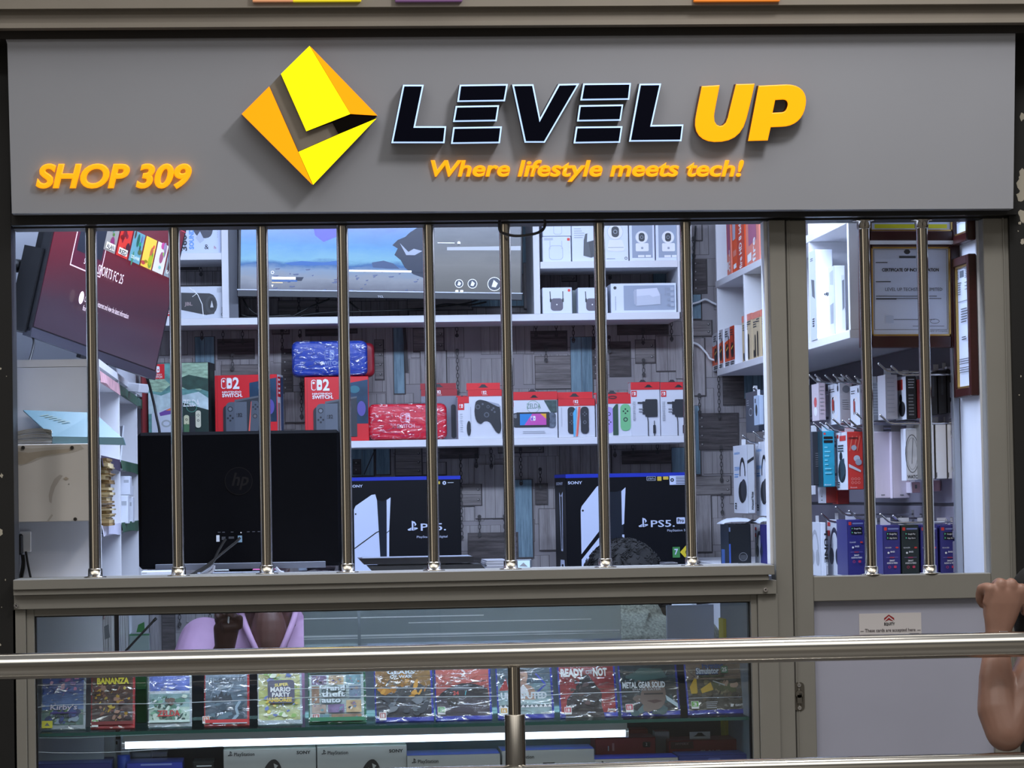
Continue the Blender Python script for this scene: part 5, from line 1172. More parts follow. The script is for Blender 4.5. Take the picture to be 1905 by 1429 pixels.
def lf_bud(f, w, h): f.circ(w*.42, h*.42, w*.14, INK, h*.08); f.circ(w*.5, h*.68, w*.34, INK, h*.2); f.poly([(w*.3,h*.5),(w*.7,h*.45),(w*.8,h*.7),(w*.4,h*.85)][::-1], GB); f.rect(w*.1, h*.04, w*.25, h*.1, RD); f.rect(w*.35, h*.06, w*.9, h*.15, RD); f.para(w*.2, h*.22, w*.5, 3, h*.045, h*.025, DGREY); f.para(w*.15, h*.86, w*.2, 3, h*.04, h*.02, INK)
def fr_line(c, n=8, h=1.0):
    def q(f, x0, x1, y0, y1): f.para(x0 + (x1-x0)*.12, y0 + 6, (x1-x0)*.7, n, (y1-y0-12)/n, h, c)
    return q
def fr_v(t, c):
    def q(f, x0, x1, y0, y1): f.text(t, (x0+x1)/2 + 2, y0 + (y1-y0)*.15, min(6, (x1-x0)*.6), c, (y1-y0)*.6, .03, ang=-90)
    return q
# upper row
gp(1524, 1536, 713, 782, 1.00, .11, M((176, 160, 168), .5), M((206, 196, 204), .5), 'pale pinkish box, leftmost in the upper hanging row', fr_line(GREY), lambda f, w, h: (f.circ(w*.5, h*.5, w*.2, M((206, 90, 90), .5), h*.14), f.circ(w*.5, h*.75, w*.22, PAPER, h*.12)))
gp(1506, 1513, 716, 775, 1.12, .09, GB, GB, 'dark box at the far left of the upper hanging row', None, lambda f, w, h: f.rect(w*.3, h*.1, w*.7, h*.2, PAPER))
gp(1563, 1586, 712, 788, .88, .17, M((168, 164, 168), .5), CWW, 'white and grey box showing a smart band, upper hanging row', fr_qr, lf_watch)
gp(1600, 1618, 716, 790, .70, .13, M((160, 160, 168), .5), CWW, 'white box showing a black smart watch, partly behind a door bar', fr_qr, lf_watch)
gp(1621, 1643, 712, 782, .52, .1, M((128, 132, 140), .5), GREY, 'grey box with lines of fine print, right of the left door bar', fr_line(M((176, 180, 188), .5), 11))
gp(1648, 1670, 697, 780, .42, .1, M((176, 172, 178), .4), M((190, 188, 194), .4), 'clear plastic fronted pale box in the upper hanging row', fr_line(M((146, 146, 154), .5), 9))
gp(1686, 1705, 700, 780, .37, .13, M((30, 30, 34), .4), CWW, 'black and white box with a red corner, upper hanging row', lambda f, x0, x1, y0, y1: (f.para(x0+4, y0+5, 12, 4, 5, 2, LGREY), f.para(x0+4, y0+34, 11, 7, 6, 2.6, GREY)), lambda f, w, h: (f.rect(w*.08, h*.06, w*.7, h*.3, RD), f.circ(w*.5, h*.5, w*.13, INK, h*.1), f.circ(w*.62, h*.75, w*.3, INK, h*.18)))
gp(1706, 1712, 706, 778, .37, .13, M((150, 40, 46), .4), GB, 'thin dark red edged box beside the black and white one', None)
for i, (x, lb) in enumerate(((1728, 'black flat case hanging behind the right door bar'), (1745, 'black flat case, middle one of three'), (1762, 'black flat case nearest the aluminium edge'))):
    gp(x, x + 16, 692 - i*3, 772 - i*2, .33, .14, M((24, 24, 28), .35), BLACK, lb, lambda f, x0, x1, y0, y1: f.rrect(x0+6, y0+8, x0+10, y0+46, 2, M((50, 52, 60), .3)))
# middle row
gp(1513, 1530, 803, 903, 1.00, .11, GB, M((60, 62, 68), .4), 'charcoal box hanging at a tilt in the middle row', lambda f, x0, x1, y0, y1: (f.circ(x1-5, y0+24, 3, GREY), f.para(x0+4, y0+40, 11, 7, 4, 1, GREY)), lambda f, w, h: f.line([(w*.7, h*.15), (w*.5, h*.35), (w*.4, h*.9)], 4, INK))
gp(1531, 1553, 802, 906, .93, .09, TEAL, M((22, 60, 72), .4), 'teal box in the middle hanging row', lambda f, x0, x1, y0, y1: (f.rrect(x0+2, y0+3, x0+6, y0+7, 1, RD), f.rrect(x0+2, y0+10, x1-3, y0+15, 1, BLACK), f.rrect(x0+2, y0+17, x1-3, y0+22, 1, BLACK), f.para(x0+3, y0+29, 13, 7, 8, 2.4, M((120, 206, 226), .4), .6), f.text('Bluetooth', x0+2, y1-3, 2.4, PAPER, 12)))
gp(1577, 1606, 803, 911, .80, .16, RD, CWW, 'red sided box with black earbuds on its white face, middle row', fr_red, lf_bud)
gp(1627, 1658, 803, 927, .55, .1, M((212, 202, 214), .45), PK, 'large plain pale pink box, left of its twin', lambda f, x0, x1, y0, y1: f.rect(x0+11, y1-7, x0+18, y1-5, GREY))
gp(1660, 1692, 803, 927, .52, .1, M((212, 202, 214), .45), PK, 'large plain pale pink box, right of its twin', lambda f, x0, x1, y0, y1: f.rect(x0+13, y1-7, x0+20, y1-5, GREY))
def fr_gauge(f, x0, x1, y0, y1): f.ring(x0+11, y0+47, 13, 1.4, M((80, 84, 92), .5), 36); f.ring(x0+11, y0+47, 10, .6, GREY, 30); f.line([(x0+13, y0+18), (x0+10, y0+66)], .9, DGREY); f.text('WATCH 3', x0+1, y1-4, 6, INK, 28, .03)
gp(1686, 1716, 797, 894, .40, .06, CWW, CWW, 'white box with a large watch dial and black lettering', fr_gauge)
for x0, x1, lb in ((1717, 1738, 'slim white box behind the right door bar'), (1741, 1761, 'slim white box, middle one of three on the near hook'), (1763, 1784, 'slim white box nearest the aluminium edge')):
    gp(x0, x1, 788, 891, .33, .13, CWW, M((120, 116, 110), .5), lb, lambda f, a, b_, c, d: f.rect(a, d-12, a+1.4, d-3, DGREY))
# small boxes under the middle row
gp(1537, 1557, 905, 936, 1.02, .12, M((176, 70, 64), .5), CWW, 'small red sided box with an earphone drawing, below the teal box', None, lambda f, w, h: (f.line([(w*.35, h*.2), (w*.38, h*.6), (w*.55, h*.6), (w*.6, h*.2)], 2.5, GREY), f.rect(w*.4, h*.8, w*.55, h*.85, INK)))
gp(1559, 1580, 907, 938, 1.00, .08, M((160, 56, 56), .5), RD, 'small plain red box below the earbud box', None)
gp(1502, 1518, 886, 921, 1.2, .1, CWW, CWW, 'small white box low on the far left of the slatted panel', None, lambda f, w, h: f.line([(w*.4, h*.3), (w*.45, h*.7), (w*.6, h*.3)], 2.5, GREY))
for x0, x1, lb in ((1697, 1712, 'small pinkish box under the dial box'), (1735, 1750, 'small pink box under the slim white boxes, left one'), (1752, 1767, 'small pink box under the slim white boxes, right one')):
    gp(x0, x1, 894 if x0 > 1700 else 897, 914 if x0 > 1700 else 917, .45, .09, M((206, 168, 176), .5), PK, lb, lambda f, a, b_, c, d: f.rect(a+5, c+5, a+9, c+12, GREY) if a < 1700 else None)
# lower row
gp(1527, 1537, 972, 1072, 1.05, .18, CWW, CWW, 'white box with a pale headphone drawing, leftmost of the lower row', fr_v('TUNE', INK), lf_phones(LGREY))
gp(1565, 1575, 967, 1072, .95, .2, CWW, CWW, 'white box showing large dark blue headphones, lower row', fr_v('LIVE', INK), lf_phones(M((34, 40, 66), .35)))
gp(1577, 1609, 967, 1071, .80, .15, PUR, PUR, 'purple box with small app badges, left of the left door bar', fr_app)
gp(1633, 1641, 977, 1072, .50, .10, CWW, CWW, 'narrow white box with vertical lettering, right of the left door bar', fr_v('TUNE', INK), lf_phones(M((40, 46, 70), .4)))
for x0, x1, m, lb in ((1643, 1675, PUR, 'purple boxed headphones, first of the four near boxes'), (1677, 1710, DGN, 'dark green boxed headphones between two purple ones'), (1713, 1745, PUR, 'purple boxed headphones behind the right door bar'), (1749, 1784, PUR, 'purple boxed headphones nearest the aluminium edge')):
    gp(x0, x1, 977, 1072, .34, .15, m, m, lb, fr_app)
# the far stretch seen through the main window
def lf_sound(f, w, h):
    f.text('soundcore', w*.08, h*.13, 9, M((90, 150, 210), .5), w*.4, .02); f.text('CROWN', w*.08, h*.37, 11, M((90, 150, 210), .5), w*.4, .02); f.para(w*.08, h*.42, w*.32, 2, 7, 3, M((90, 150, 210), .5)); f.ring(w*.66, h*.42, w*.20, w*.05, INK, h*.24, 24, 170, 370); f.circ(w*.62, h*.69, w*.26, INK, h*.16); f.circ(w*.74, h*.66, w*.2, GB, h*.16); f.para(w*.1, h*.85, w*.12, 3, 7, 4, INK)
gp(1391, 1404, 827, 955, 1.62, .27, M((170, 172, 178), .45), CWW, 'white headphone box with blue lettering, left of the pair', lambda f, x0, x1, y0, y1: (f.poly([(x0,y0+30),(x0+12,y0+22),(x0+12,y0+28),(x0,y0+36)][::-1], INK), f.text('Advanced Noise', x0+10, y1-6, 4, INK, 34, .03, ang=90)), lf_sound)
gp(1431, 1446, 820, 960, 1.48, .24, M((170, 172, 178), .45), CWW, 'white headphone box with blue lettering, right of the pair by the post', None, lf_sound)
gp(1411, 1424, 726, 802, 1.75, .24, M((58, 66, 80), .45), M((66, 72, 84), .45), 'dark slate box hanging high beside the post', None, lambda f, w, h: (f.ring(w*.4, h*.5, w*.14, 3, LGREY, h*.1), f.para(w*.1, h*.2, w*.2, 3, 7, 2, LGREY)))
gp(1412, 1421, 735, 790, 1.60, .09, M((170, 184, 206), .45), M((176, 196, 220), .4), 'small pale blue box in front of the dark slate box', None, lambda f, w, h: (f.circ(w*.5, h*.5, w*.2, INK, h*.2), f.rect(w*.2, h*.1, w*.4, h*.25, DGREY)))
gp(1428, 1440, 737, 798, 1.5, .06, CWW, CWW, 'small white box beside the pale blue one at the post', None, lambda f, w, h: (f.circ(w*.5, h*.55, w*.25, INK, h*.2), f.rect(w*.1, h*.1, w*.8, h*.2, GREY)))
# stock standing on the low ledge at the far right corner
zl_ = P(1400, 1052, 1.45).z
b = MB(); b.box(1.285, XSW - .008, 1.36, YB - .05, zl_ - .03, zl_, BOARD, .002); b.box(1.30, XSW - .02, 1.40, YB - .07, 0, zl_ - .03, BOARD); tag(b.build('side_ledge'), 'low white ledge in the far right corner carrying dark boxes', 'shelf')
def led(px0, px1, pt, Y, W, mat, left, lb, fr=None, lf=None):
    s = Side(px0, px1, pt, pt + 60, Y, W, mat, left, zl_)
    if fr: fr(s.F, px0, px1, pt, CYof((px0+px1)/2, Y, zl_))
    if lf: lf(s.LM, s.w, s.h)
    s.done('retail_box', lb, 'box', 'boxes on the corner ledge')
led(1356, 1397, 975, 1.48, .16, M((18, 22, 26), .4), M((30, 40, 56), .4), 'black box with a round emblem on the corner ledge', lambda f, x0, x1, y0, y1: (f.ring(1382, 1036, 8, .8, GREY), f.rrect(1376, 1032, 1388, 1042, 3, DGREY), f.rect(x0, y0+6, x0+3, y0+14, M((96, 110, 140), .4)), f.rect(x0-0, y1-40, x0+3, y1, M((60, 90, 170), .4))), lambda f, w, h: f.rect(w*.1, h*.62, w*.5, h, M((70, 110, 190), .4)))
led(1421, 1424, 978, 1.44, .16, CWW, CWW, 'white box with a blue headphone and red corner on the corner ledge', None, lf_phones(M((40, 50, 80), .4)))
led(1425, 1440, 976, 1.40, .1, PUR, PUR, 'purple box at the post on the corner ledge', lambda f, x0, x1, y0, y1: (f.rrect(x0+2, y0+5, x0+6, y0+9, 1, RD), f.para(x0+3, y0+14, 8, 8, 6, 2, M((120, 120, 200), .4))))
for px0, px1, py, lb in ((1344, 1408, 974, 'white soft plastic packet lying on the black box'), (1412, 1440, 974, 'white soft plastic packet lying on the boxes beside the post')):
    A = P(px0, py, 1.50); B = P(px1, py, 1.50); b = MB(); n = 12; w = B.x - A.x
    prof = [(0, .0), (.05, .010), (.2, .016), (.5, .018), (.8, .015), (.95, .009), (1, 0)]
    vs = []
    for u, z in prof:
        for v in range(5): vs.append((u*w, v*.035, z*(1 - abs(v-2)/3.2)))
    b.add(vs, [(i*5+j, (i+1)*5+j, (i+1)*5+j+1, i*5+j+1) for i in range(6) for j in range(4)], M((222, 228, 238), .25), True)
    b.add([(0, 0, 0), (w, 0, 0), (w, .14, 0), (0, .14, 0)], [(3, 2, 1, 0)], CWW)
    b.poly = None; f = Face(b, (0, -.0005, 0), (w, 0, 0), (0, 0, .018), 0, 0, 100, 20); f.poly([(60, 20), (84, 6), (96, 10), (70, 20)][::-1], INK) if px0 < 1400 else None
    o = b.build('plastic_packet', None, (A.x, 1.48, P(1380, 975, 1.48).z + .0005)); tag(o, lb, 'packet', 'plastic packets on the corner ledge')
# ================================================================ bookcase along the left wall, seen past its end panel
XB = P(186, 850, .22).x; YD1, YD2 = 1.09, 2.06
bc = empty('bookcase', (XL + .1, 1.2, 0), 'white bookcase along the left wall, its compartments seen edge on', 'bookcase')
m_end = M((206, 210, 220), .55, 0, 0, .08, 6)
b = MB(); b.box(XL + .002, XB, .22, .238, 0.35, 1.781, m_end); b.box(XL + .06, XL + .075, .214, .2199, 0.35, 1.78, m_end); rel(b, 'end_panel', bc)
for yy, nm in ((YD1, 'divider'), (YD2, 'divider'), (2.60, 'divider')):
    b = MB(); b.box(XL + .012, XB, yy, yy + .018, 0.35, 1.781, BOARD, .001); rel(b, nm, bc)
b = MB(); b.box(XL + .002, XL + .012, .238, 2.6, 0.35, 1.781, WHITE); rel(b, 'back_panel', bc)
GRN = M((34, 84, 58), .45); RDW = M((196, 150, 156), .5, 0, 0, .5, 30)
b = MB(); b.box(XL + .002, XB, .22, 2.618, 1.782, 1.80, BOARD); rel(b, 'top', bc)
lv = [P(226, 716, YD1).z, P(226, 857, YD1).z, P(226, 974, YD1).z]
for i, z in enumerate(lv + [lv[2] - .2, lv[2] - .4]):
    for j, (ya, yb) in enumerate(((.238, YD1), (YD1 + .018, YD2), (YD2 + .018, 2.6))):
        b = MB(); b.box(XL + .012, XB - .002, ya, yb, z - .02, z - .002, BOARD); s = rel(b, 'shelf_board', bc)
        col = [[RDW, M((46, 42, 66), .5), M((196, 196, 214), .5)], [GRN, GRN, GRN]][min(j, 1)][i % 3]
        q = MB(); n = 10; vs = []
        for k in range(n + 1):                              # label strip, slightly wavy paper
            u = k / n; yy = ya + (yb - ya)*u; w = .003 + .003*math.sin(9*u + i)
            vs += [(XB + w, yy, z - .026 + .004*math.sin(5*u)), (XB + .001, yy, z + .002), (XB - .001, yy, z - .026)]
        q.add(vs, [f for k in range(n) for f in ((3*k, 3*k+3, 3*k+4, 3*k+1), (3*k+2, 3*k+5, 3*k+3, 3*k))], col)
        o = q.build('label_strip', s); o.location = (0, 0, 0)
# worn paper stack, white cartons and odd papers on it
rr = random.Random(5); b = MB(); z = lv[2]
PAPS = [M((150, 124, 80), .7), M((172, 150, 106), .7), M((124, 100, 62), .7), M((196, 180, 140), .7)]
while z < P(196, 858, .4).z:
    t = .0025 + rr.random()*.006; j = rr.random()*.014
    b.box(XL + .03, XB + .006 + j, .27 + rr.random()*.015, .50 + rr.random()*.03, z, z + t, PAPS[rr.randrange(4)]); z += t + .0006
o = tag(b.build('paper_stack'), 'leaning stack of worn brown paper in the bookcase behind a bar', 'papers', None, 'stuff')
gl = 'small white cartons in the bookcase'
for px0, px1, pt, pb, Y, lb in ((229, 238, 922, 955, 1.30, 'white carton at the bottom of the small stack in the bookcase'), (229, 242, 886, 921, 1.42, 'white carton upper left of the small stack in the bookcase'), (236, 245, 905, 922, 1.62, 'thin white carton in the middle of the small stack in the bookcase'), (239, 247, 925, 955, 1.66, 'white carton lower right of the small stack in the bookcase')):
    A = P(px0, pb, Y); B = P(px1, pb, Y); zz = P(px0, pt, Y).z; zb_ = lv[2] - .002 if pb > 950 else A.z
    q = MB(); q.box(0, max(.03, B.x - XB + .06), 0, .1, 0, zz - zb_, CWW, .001); f = Face(q, (0, 0, 0), (B.x - XB + .06, 0, 0), (0, 0, zz - zb_), 0, 0, 1, 1); f.rect(.75, .2, .95, .35, LGREY)
    tag(q.build('small_carton', None, (XB - .06, Y, zb_)), lb, 'box', gl)
q = MB(); q.box(0, .05, 0, .08, 0, .026, M((206, 206, 212), .5), .002); tag(q.build('small_carton', None, (XB - .015, 1.55, lv[0] + .0005), (0, .12, -.3)), 'white carton lying on the top green edged shelf of the bookcase', 'box', gl)
q = MB(); q.box(0, .004, 0, .09, 0, .10, M((212, 216, 224), .4)); tag(q.build('price_card', None, (XB - .012, 1.30, lv[1] + .001), (0, .10, .15)), 'small white card leaning in the middle compartment of the bookcase', 'card')

# ---- boxed-in white board with bolts and smears, ledger on top
A = P(25, 972, .12); B = P(184, 972, .12); zt = P(100, 826, .12).z
m_bd = M((186, 182, 178), .5, 0, 0, .10, 7)
bd = empty('cover_board', ((A.x + B.x)/2, .17, A.z), 'stained white boxed cover board bolted on the left wall panel', 'board')
b = MB(); w = B.x - A.x; hh = zt - A.z; b.box(-w/2, w/2, -.05, .049, 0, hh, m_bd, .0015)
f = Face(b, (-w/2, -.05, 0), (w, 0, 0), (0, 0, hh), 25, 826, 184, 972); ST = M((150, 140, 126), .6, 0, 0, .3, 20); ST2 = M((164, 158, 150), .6)
f.poly([(26,830),(60,834),(100,832),(132,830),(150,828),(158,836),(140,842),(112,846),(84,850),(60,860),(40,866),(27,860)][::-1], ST2); f.poly([(27,838),(54,842),(88,838),(120,836),(140,834),(128,842),(96,846),(70,852),(50,862),(32,864),(27,856)][::-1], ST)
f.poly([(112,884),(118,886),(112,894),(103,908),(98,924),(96,938),(92,934),(91,922),(95,906),(102,892)][::-1], M((158, 152, 146), .6)); f.poly([(118,892),(124,888),(129,892),(124,895)][::-1], ST); f.poly([(86,972),(96,958),(99,960),(90,972)][::-1], ST2); f.circ(129, 902, 1, DGREY, n=8)
b.build('board', bd)
for px, py in ((43, 833), (134, 833), (29, 967), (140, 966)):
    p = P(px, py, .119); q = MB(); q.tube([(0, -.003, 0), (0, .001, 0)], .0045, M((70, 66, 62), .4, .6), 10); q.tube([(0, -.0036, 0), (0, -.003, 0)], .002, BLACK, 6); o = q.build('bolt', bd); o.location = (p.x - bd.location.x, -.0505, p.z - bd.location.z)
lg_ = empty('ledger', (P(130, 824, .16).x, .17, zt), 'open blue green ledger book lying on top of the white cover board', 'book')
CVR = M((82, 118, 130), .35, 0, 0, .12, 12)
def lp(px, py, Y): return P(px, py, Y) - lg_.location
b = MB()
q = [lp(98, 813, .135), lp(228, 815, .135), lp(176, 768, .205), lp(43, 763, .205)]; n = (q[1] - q[0]).cross(q[3] - q[0]).normalized()*.004
b.add(q + [p - n for p in q], [(0,1,2,3),(7,6,5,4),(0,4,5,1),(1,5,6,2),(2,6,7,3),(3,7,4,0)], CVR)
f = Face(b, q[0], q[1] - q[0], q[3] - q[0], 0, 0, 100, 100, .0002); GD = M((110, 128, 118), .4)
for k in range(6): f.line([(16 + k*4, 22 + k*5), (30 + k*4, 16 + k*5)], 2.2, GD)
b.build('cover', lg_)
b = MB(); q = [lp(97, 825, .13), lp(233, 828, .13), lp(229, 814, .134), lp(98, 812, .134)]; d = Vector((0, .03, 0)); b.add(q + [p + d for p in q], [(0,1,2,3),(7,6,5,4),(0,4,5,1),(1,5,6,2),(2,6,7,3),(3,7,4,0)], CVR); b.build('spine', lg_)
b = MB(); pl, pr = lp(27, 824, .128), lp(97, 824, .128); hz = lp(60, 799, .128).z
for k in range(9):
    z0_, z1_ = pl.z*.0 + k*.0033, k*.0033 + .0028; vs = []
    for i in range(9):
        u = i/8; x = pl.x + (pr.x - pl.x)*(u*.98 + .01*(k % 2)); bump = .010*math.sin(u*2.6)*(k/9)
        vs += [(x, -.042 + .002*(k % 3), z0_ + bump), (x, -.042, z1_ + bump), (x, .03, z1_ + bump), (x, .03, z0_ + bump)]
    b.add(vs, [f for i in range(8) for f in ((4*i, 4*i+4, 4*i+5, 4*i+1), (4*i+1, 4*i+5, 4*i+6, 4*i+2))] + [(0, 1, 2, 3), (32, 35, 34, 33)], M((206, 204, 196), .7) if k % 3 else M((120, 120, 116), .7))
b.build('pages', lg_)
# ---- plug block and adaptor below the board
p = P(40, 1012, .2)
so = empty('power_socket', (p.x, .216, p.z), 'white wall socket with a black plugged adaptor, low on the left wall panel', 'socket')
b = MB(); b.box(-.006, .022, -.006, .003, -.02, .03, PAPER, .002); b.box(-.012, -.006, -.004, .003, .03, .06, PAPER); b.build('plate', so)
b = MB(); b.box(-.022, .004, -.036, -.006, -.026, .024, BLACK, .004); b.build('adaptor', so)
for i, pts in enumerate(([(31,1032),(30,1050),(27,1080)], [(41,1032),(42,1050),(36,1080)], [(44,1032),(45,1052),(40,1080)], [(48,1026),(52,1050),(58,1080)])):
    b = MB(); b.tube(smooth_path([P(x, y, .195) - so.location for x, y in pts], 4), .0042 if i == 0 else .003, BLACK, 6); b.build('strand', so)

# ================================================================ things on the counter inside the window
g_c = 'things on the counter behind the sill'
def on_counter(px0, px1, pt, Y, dep, m, nm, lb, cat, c=.002, yaw=0, fn=None):
    A = P(px0, 1060, Y); B = P(px1, 1060, Y); h = P((px0+px1)/2, pt, Y).z - Z_CT; b = MB(); b.box(0, B.x - A.x, 0, dep, 0, h, m, c)
    if fn: fn(Face(b, (0, 0, 0), (B.x - A.x, 0, 0), (0, 0, h), px0, pt, px1, pt + (px1-px0)*h/(B.x - A.x)))
    return tag(b.build(nm, None, (A.x, Y, Z_CT + .0005), (0, 0, yaw)), lb, cat)
def slab_con():
    A = P(668, 1060, .34); B = P(905, 1060, .34); w = B.x - A.x; t = empty('game_console', ((A.x+B.x)/2, .36, Z_CT), 'flat black slanted game console lying on the counter', 'console')
    z0, z1, z2 = .002, P(790, 1049.5, .34).z - Z_CT, P(790, 1037.5, .34).z - Z_CT
    for nm, za, zb_, xl, xr, m in (('lower_shell', z0, z1 - .003, .022, .0, BLACK), ('upper_shell', z1 + .001, z2, 0, .03, M((20, 20, 24), .25))):
        b = MB(); sl = (zb_ - za)*.9; q = [(-w/2 + xl + (sl if nm[0] == 'l' else sl), 0, za), (w/2 - xr, 0, za), (w/2 - xr - (0 if nm[0] == 'u' else sl), 0, zb_), (-w/2 + xl, 0, zb_)]
        b.add([Vector(p) for p in q] + [Vector(p) + Vector((0, .15, 0)) for p in q], [(0,1,2,3),(7,6,5,4),(0,4,5,1),(1,5,6,2),(2,6,7,3),(3,7,4,0)], m); b.build(nm, t)
    b = MB(); b.box(-w/2 + .05, w/2 - .1, .01, .13, z1 - .004, z1 + .002, BLACK); b.box(-w/2 + .16, -w/2 + .20, -.0006, .001, z1 - .012, z1 - .010, M((70, 72, 80), .3)); b.build('slot', t)
    b = MB(); b.box(-w/2 + .01, w/2 - .035, .004, .145, z2, z2 + .0012, M((130, 140, 160), .3)); b.build('top_edge', t)
slab_con()
for i in range(6):
    A = P(904, 1060, .42); B = P(944, 1060, .42); zz = Z_CT + .0004 + i*.0038
    b = MB(); b.box(0, B.x - A.x, 0, .2, 0, .0034, [M((150, 152, 160), .6), M((120, 122, 130), .6)][i % 2], .0005)
    tag(b.build('magazine', None, (A.x + .001*((i*7) % 3), .42, zz)), 'thin grey booklet in the low pile beside the flat black console', 'booklet', 'pile of thin booklets on the counter')
on_counter(960, 990, 1041, .50, .012, M((60, 66, 74), .4), 'photo_stand', 'small dark framed pale blue card standing on the counter', 'card stand', fn=lambda f: (f.rect(963, 1043, 986, 1060, M((176, 200, 216), .5)), f.poly([(966,1054),(974,1047),(982,1055)][::-1], GREY)))
on_counter(1236, 1262, 1047, .45, .1, M((40, 40, 46), .5), 'card_reader', 'small dark box on the counter left of the last window bar', 'card reader')
on_counter(262, 322, 1063, .30, .10, M((196, 204, 216), .5), 'small_carton', 'low white carton under the left end of the black monitor', 'box', fn=lambda f: f.para(264, 1066, 10, 1, 2, 1, GREY))
on_counter(396, 436, 1060, .56, .10, M((206, 214, 226), .5), 'small_carton', 'low white carton under the middle of the black monitor', 'box')
on_counter(555, 572, 1055, .60, .08, M((150, 160, 176), .5), 'small_carton', 'small grey carton under the right half of the black monitor', 'box')
b = MB(); A = P(430, 1060, .62); B = P(520, 1060, .62); w = B.x - A.x; hz = P(470, 1056, .62).z - Z_CT
b.ball((w/2, .05, hz*.5), (w/2, .05, hz*.55), M((222, 96, 160), .5, 0, 0, .2, 20), 18, 10); b.box(w*.1, w*.9, .01, .09, 0, hz*.4, M((222, 96, 160), .5, 0, 0, .2, 20), .006)
tag(b.build('pink_bag', None, (A.x, .60, Z_CT + .0003)), 'soft bright pink bag on the counter under the monitor', 'bag')
b = MB(); A = P(570, 1060, .62); B = P(622, 1060, .62); w = B.x - A.x; b.tube(smooth_path([(0, .02, .014), (w*.3, 0, .018), (w*.6, .012, .016), (w, .02, .013)], 5), .014, M((90, 84, 92), .8, 0, 0, 1.0, 60), 10)
b.ball((w*.5, .03, .016), (w*.32, .03, .016), M((176, 168, 172), .8, 0, 0, .9, 70)); tag(b.build('scarf', None, (A.x, .60, Z_CT)), 'rolled patterned grey scarf under the right end of the monitor', 'scarf')
# ================================================================ glass display counter below the sill
dc = empty('display_counter', (Xp(730, 0, 1300), .25, 0), 'glass fronted display counter with a grey metal frame and lit shelf of games', 'display case')
ztop = Zp(1120, -.03); zgl = Zp(1133, -.012)
xo0, xo1, xi0, xi1 = Xp(26, 0, 1280), Xp(1449, 0, 1280), Xp(66, 0, 1280), Xp(1398, 0, 1280)
zdk = .655
def dpt(b, nm, lb=None): return rel(b, nm, dc, lb)
b = MB()
b.box(xo0, Xp(51, 0, 1280), -.020, .05, 0, ztop, FRAME, .0015); dpt(b, 'stile')
b = MB(); b.box(Xp(1410.5, 0, 1280), xo1 - .001, -.020, .05, 0, ztop, FRAME, .0015); dpt(b, 'stile')
b = MB(); b.box(Xp(51.5, 0, 1280), xi0, -.014, .03, .30, ztop, FRAME, .001); b.box(xi1, Xp(1410, 0, 1280), -.014, .03, .30, ztop, FRAME, .001); b.box(Xp(51.5, 0, 1280), Xp(1410, 0, 1280), -.012, .03, zgl, ztop, FRAME, .001); b.box(Xp(51.5, 0, 1280), Xp(1410, 0, 1280), -.014, .03, .30, .345, FRAME, .001); dpt(b, 'glass_frame')
b = MB(); b.box(xi0 - .004, xi0 + .003, .004, .028, .345, zgl, BLACK); b.box(xi1 - .003, xi1 + .004, .004, .028, .345, zgl, BLACK); b.box(xi0, xi1, .004, .028, zgl - .003, zgl + .004, BLACK); dpt(b, 'gasket')
b = MB(); b.box(xi0, xi1, .010, .016, .345, zgl, glass_mat('pane_glass', (246, 250, 252), .04, .0)); dpt(b, 'front_glass')
b = MB(); b.box(xo0, xo1, .0, .5, .06, .34, FRAME); b.box(xo0, xo1, .03, .5, zdk - .02, zdk, BOARD); dpt(b, 'base')
b = MB(); b.box(xo0 + .01, xo1 - .005, .165, .56, Z_CT - .022, Z_CT, BOARD, .002); dpt(b, 'counter_top')
b = MB(); b.box(xi1 + .002, xi1 + .012, .05, .5, zdk, Z_CT - .03, M((120, 130, 140), .4)); dpt(b, 'side_panel')
# glass shelf
zsh = P(700, 1350, .045).z
GLS = glass_mat('shelf_glass', (206, 226, 222), .10, .02)
b = MB(); b.box(xi0 + .004, xi1 - .001, .045, .46, zsh - .008, zsh, GLS); b.box(xi0 + .004, xi1 - .001, .0445, .046, zsh - .0078, zsh - .0002, M((46, 92, 86), .15)); dpt(b, 'glass_shelf')
# sliding mirror-like panel at the back
mm = bpy.data.materials.new('dark_mirror_glass'); mm.use_nodes = True; bb = mm.node_tree.nodes['Principled BSDF']
bb.inputs['Base Color'].default_value = (.50, .60, .66, 1); bb.inputs['Metallic'].default_value = .55; bb.inputs['Roughness'].default_value = .05
xm0, xm1 = Xp(565, .5, 1160), Xp(1155, .5, 1150)
b = MB(); b.box(xm0, xm1, .50, .508, zdk, Z_CT - .03, mm); slp = dpt(b, 'sliding_panel', 'dark reflecting sliding back panel')
for y0_, w_, x0_, x1_ in ((1150.5, .0012, 565, 900), (1159, .001, 760, 1100), (1184, .0022, 565, 1153), (1188.5, .001, 565, 1153)):  # bright reflections in the panel, built as thin pale strips
    a_ = P(x0_, y0_ + (752 - x0_)*.006, .498); c_ = P(x1_, y0_ - 6, .498); q = MB(); q.box(a_.x, c_.x, .4975, .4995, a_.z - w_, a_.z + w_, M((214, 222, 226), .25, .2)); o = q.build('reflection_strip', slp)
a_ = P(668, 1160, .498); q = MB(); q.box(a_.x - .004, a_.x + .004, .4970, .4995, zdk + .01, Z_CT - .035, M((120, 130, 138), .3, .6)); q.build('panel_edge', slp)
b = MB(); b.box(Xp(66, .5, 1300), Xp(560, .5, 1300), .515, .522, zdk, P(300, 1238, .5).z, M((34, 36, 44), .3)); b.box(Xp(1160, .5, 1300), xi1, .515, .522, zdk, P(1300, 1210, .5).z, M((44, 48, 58), .3)); dpt(b, 'back_panel')
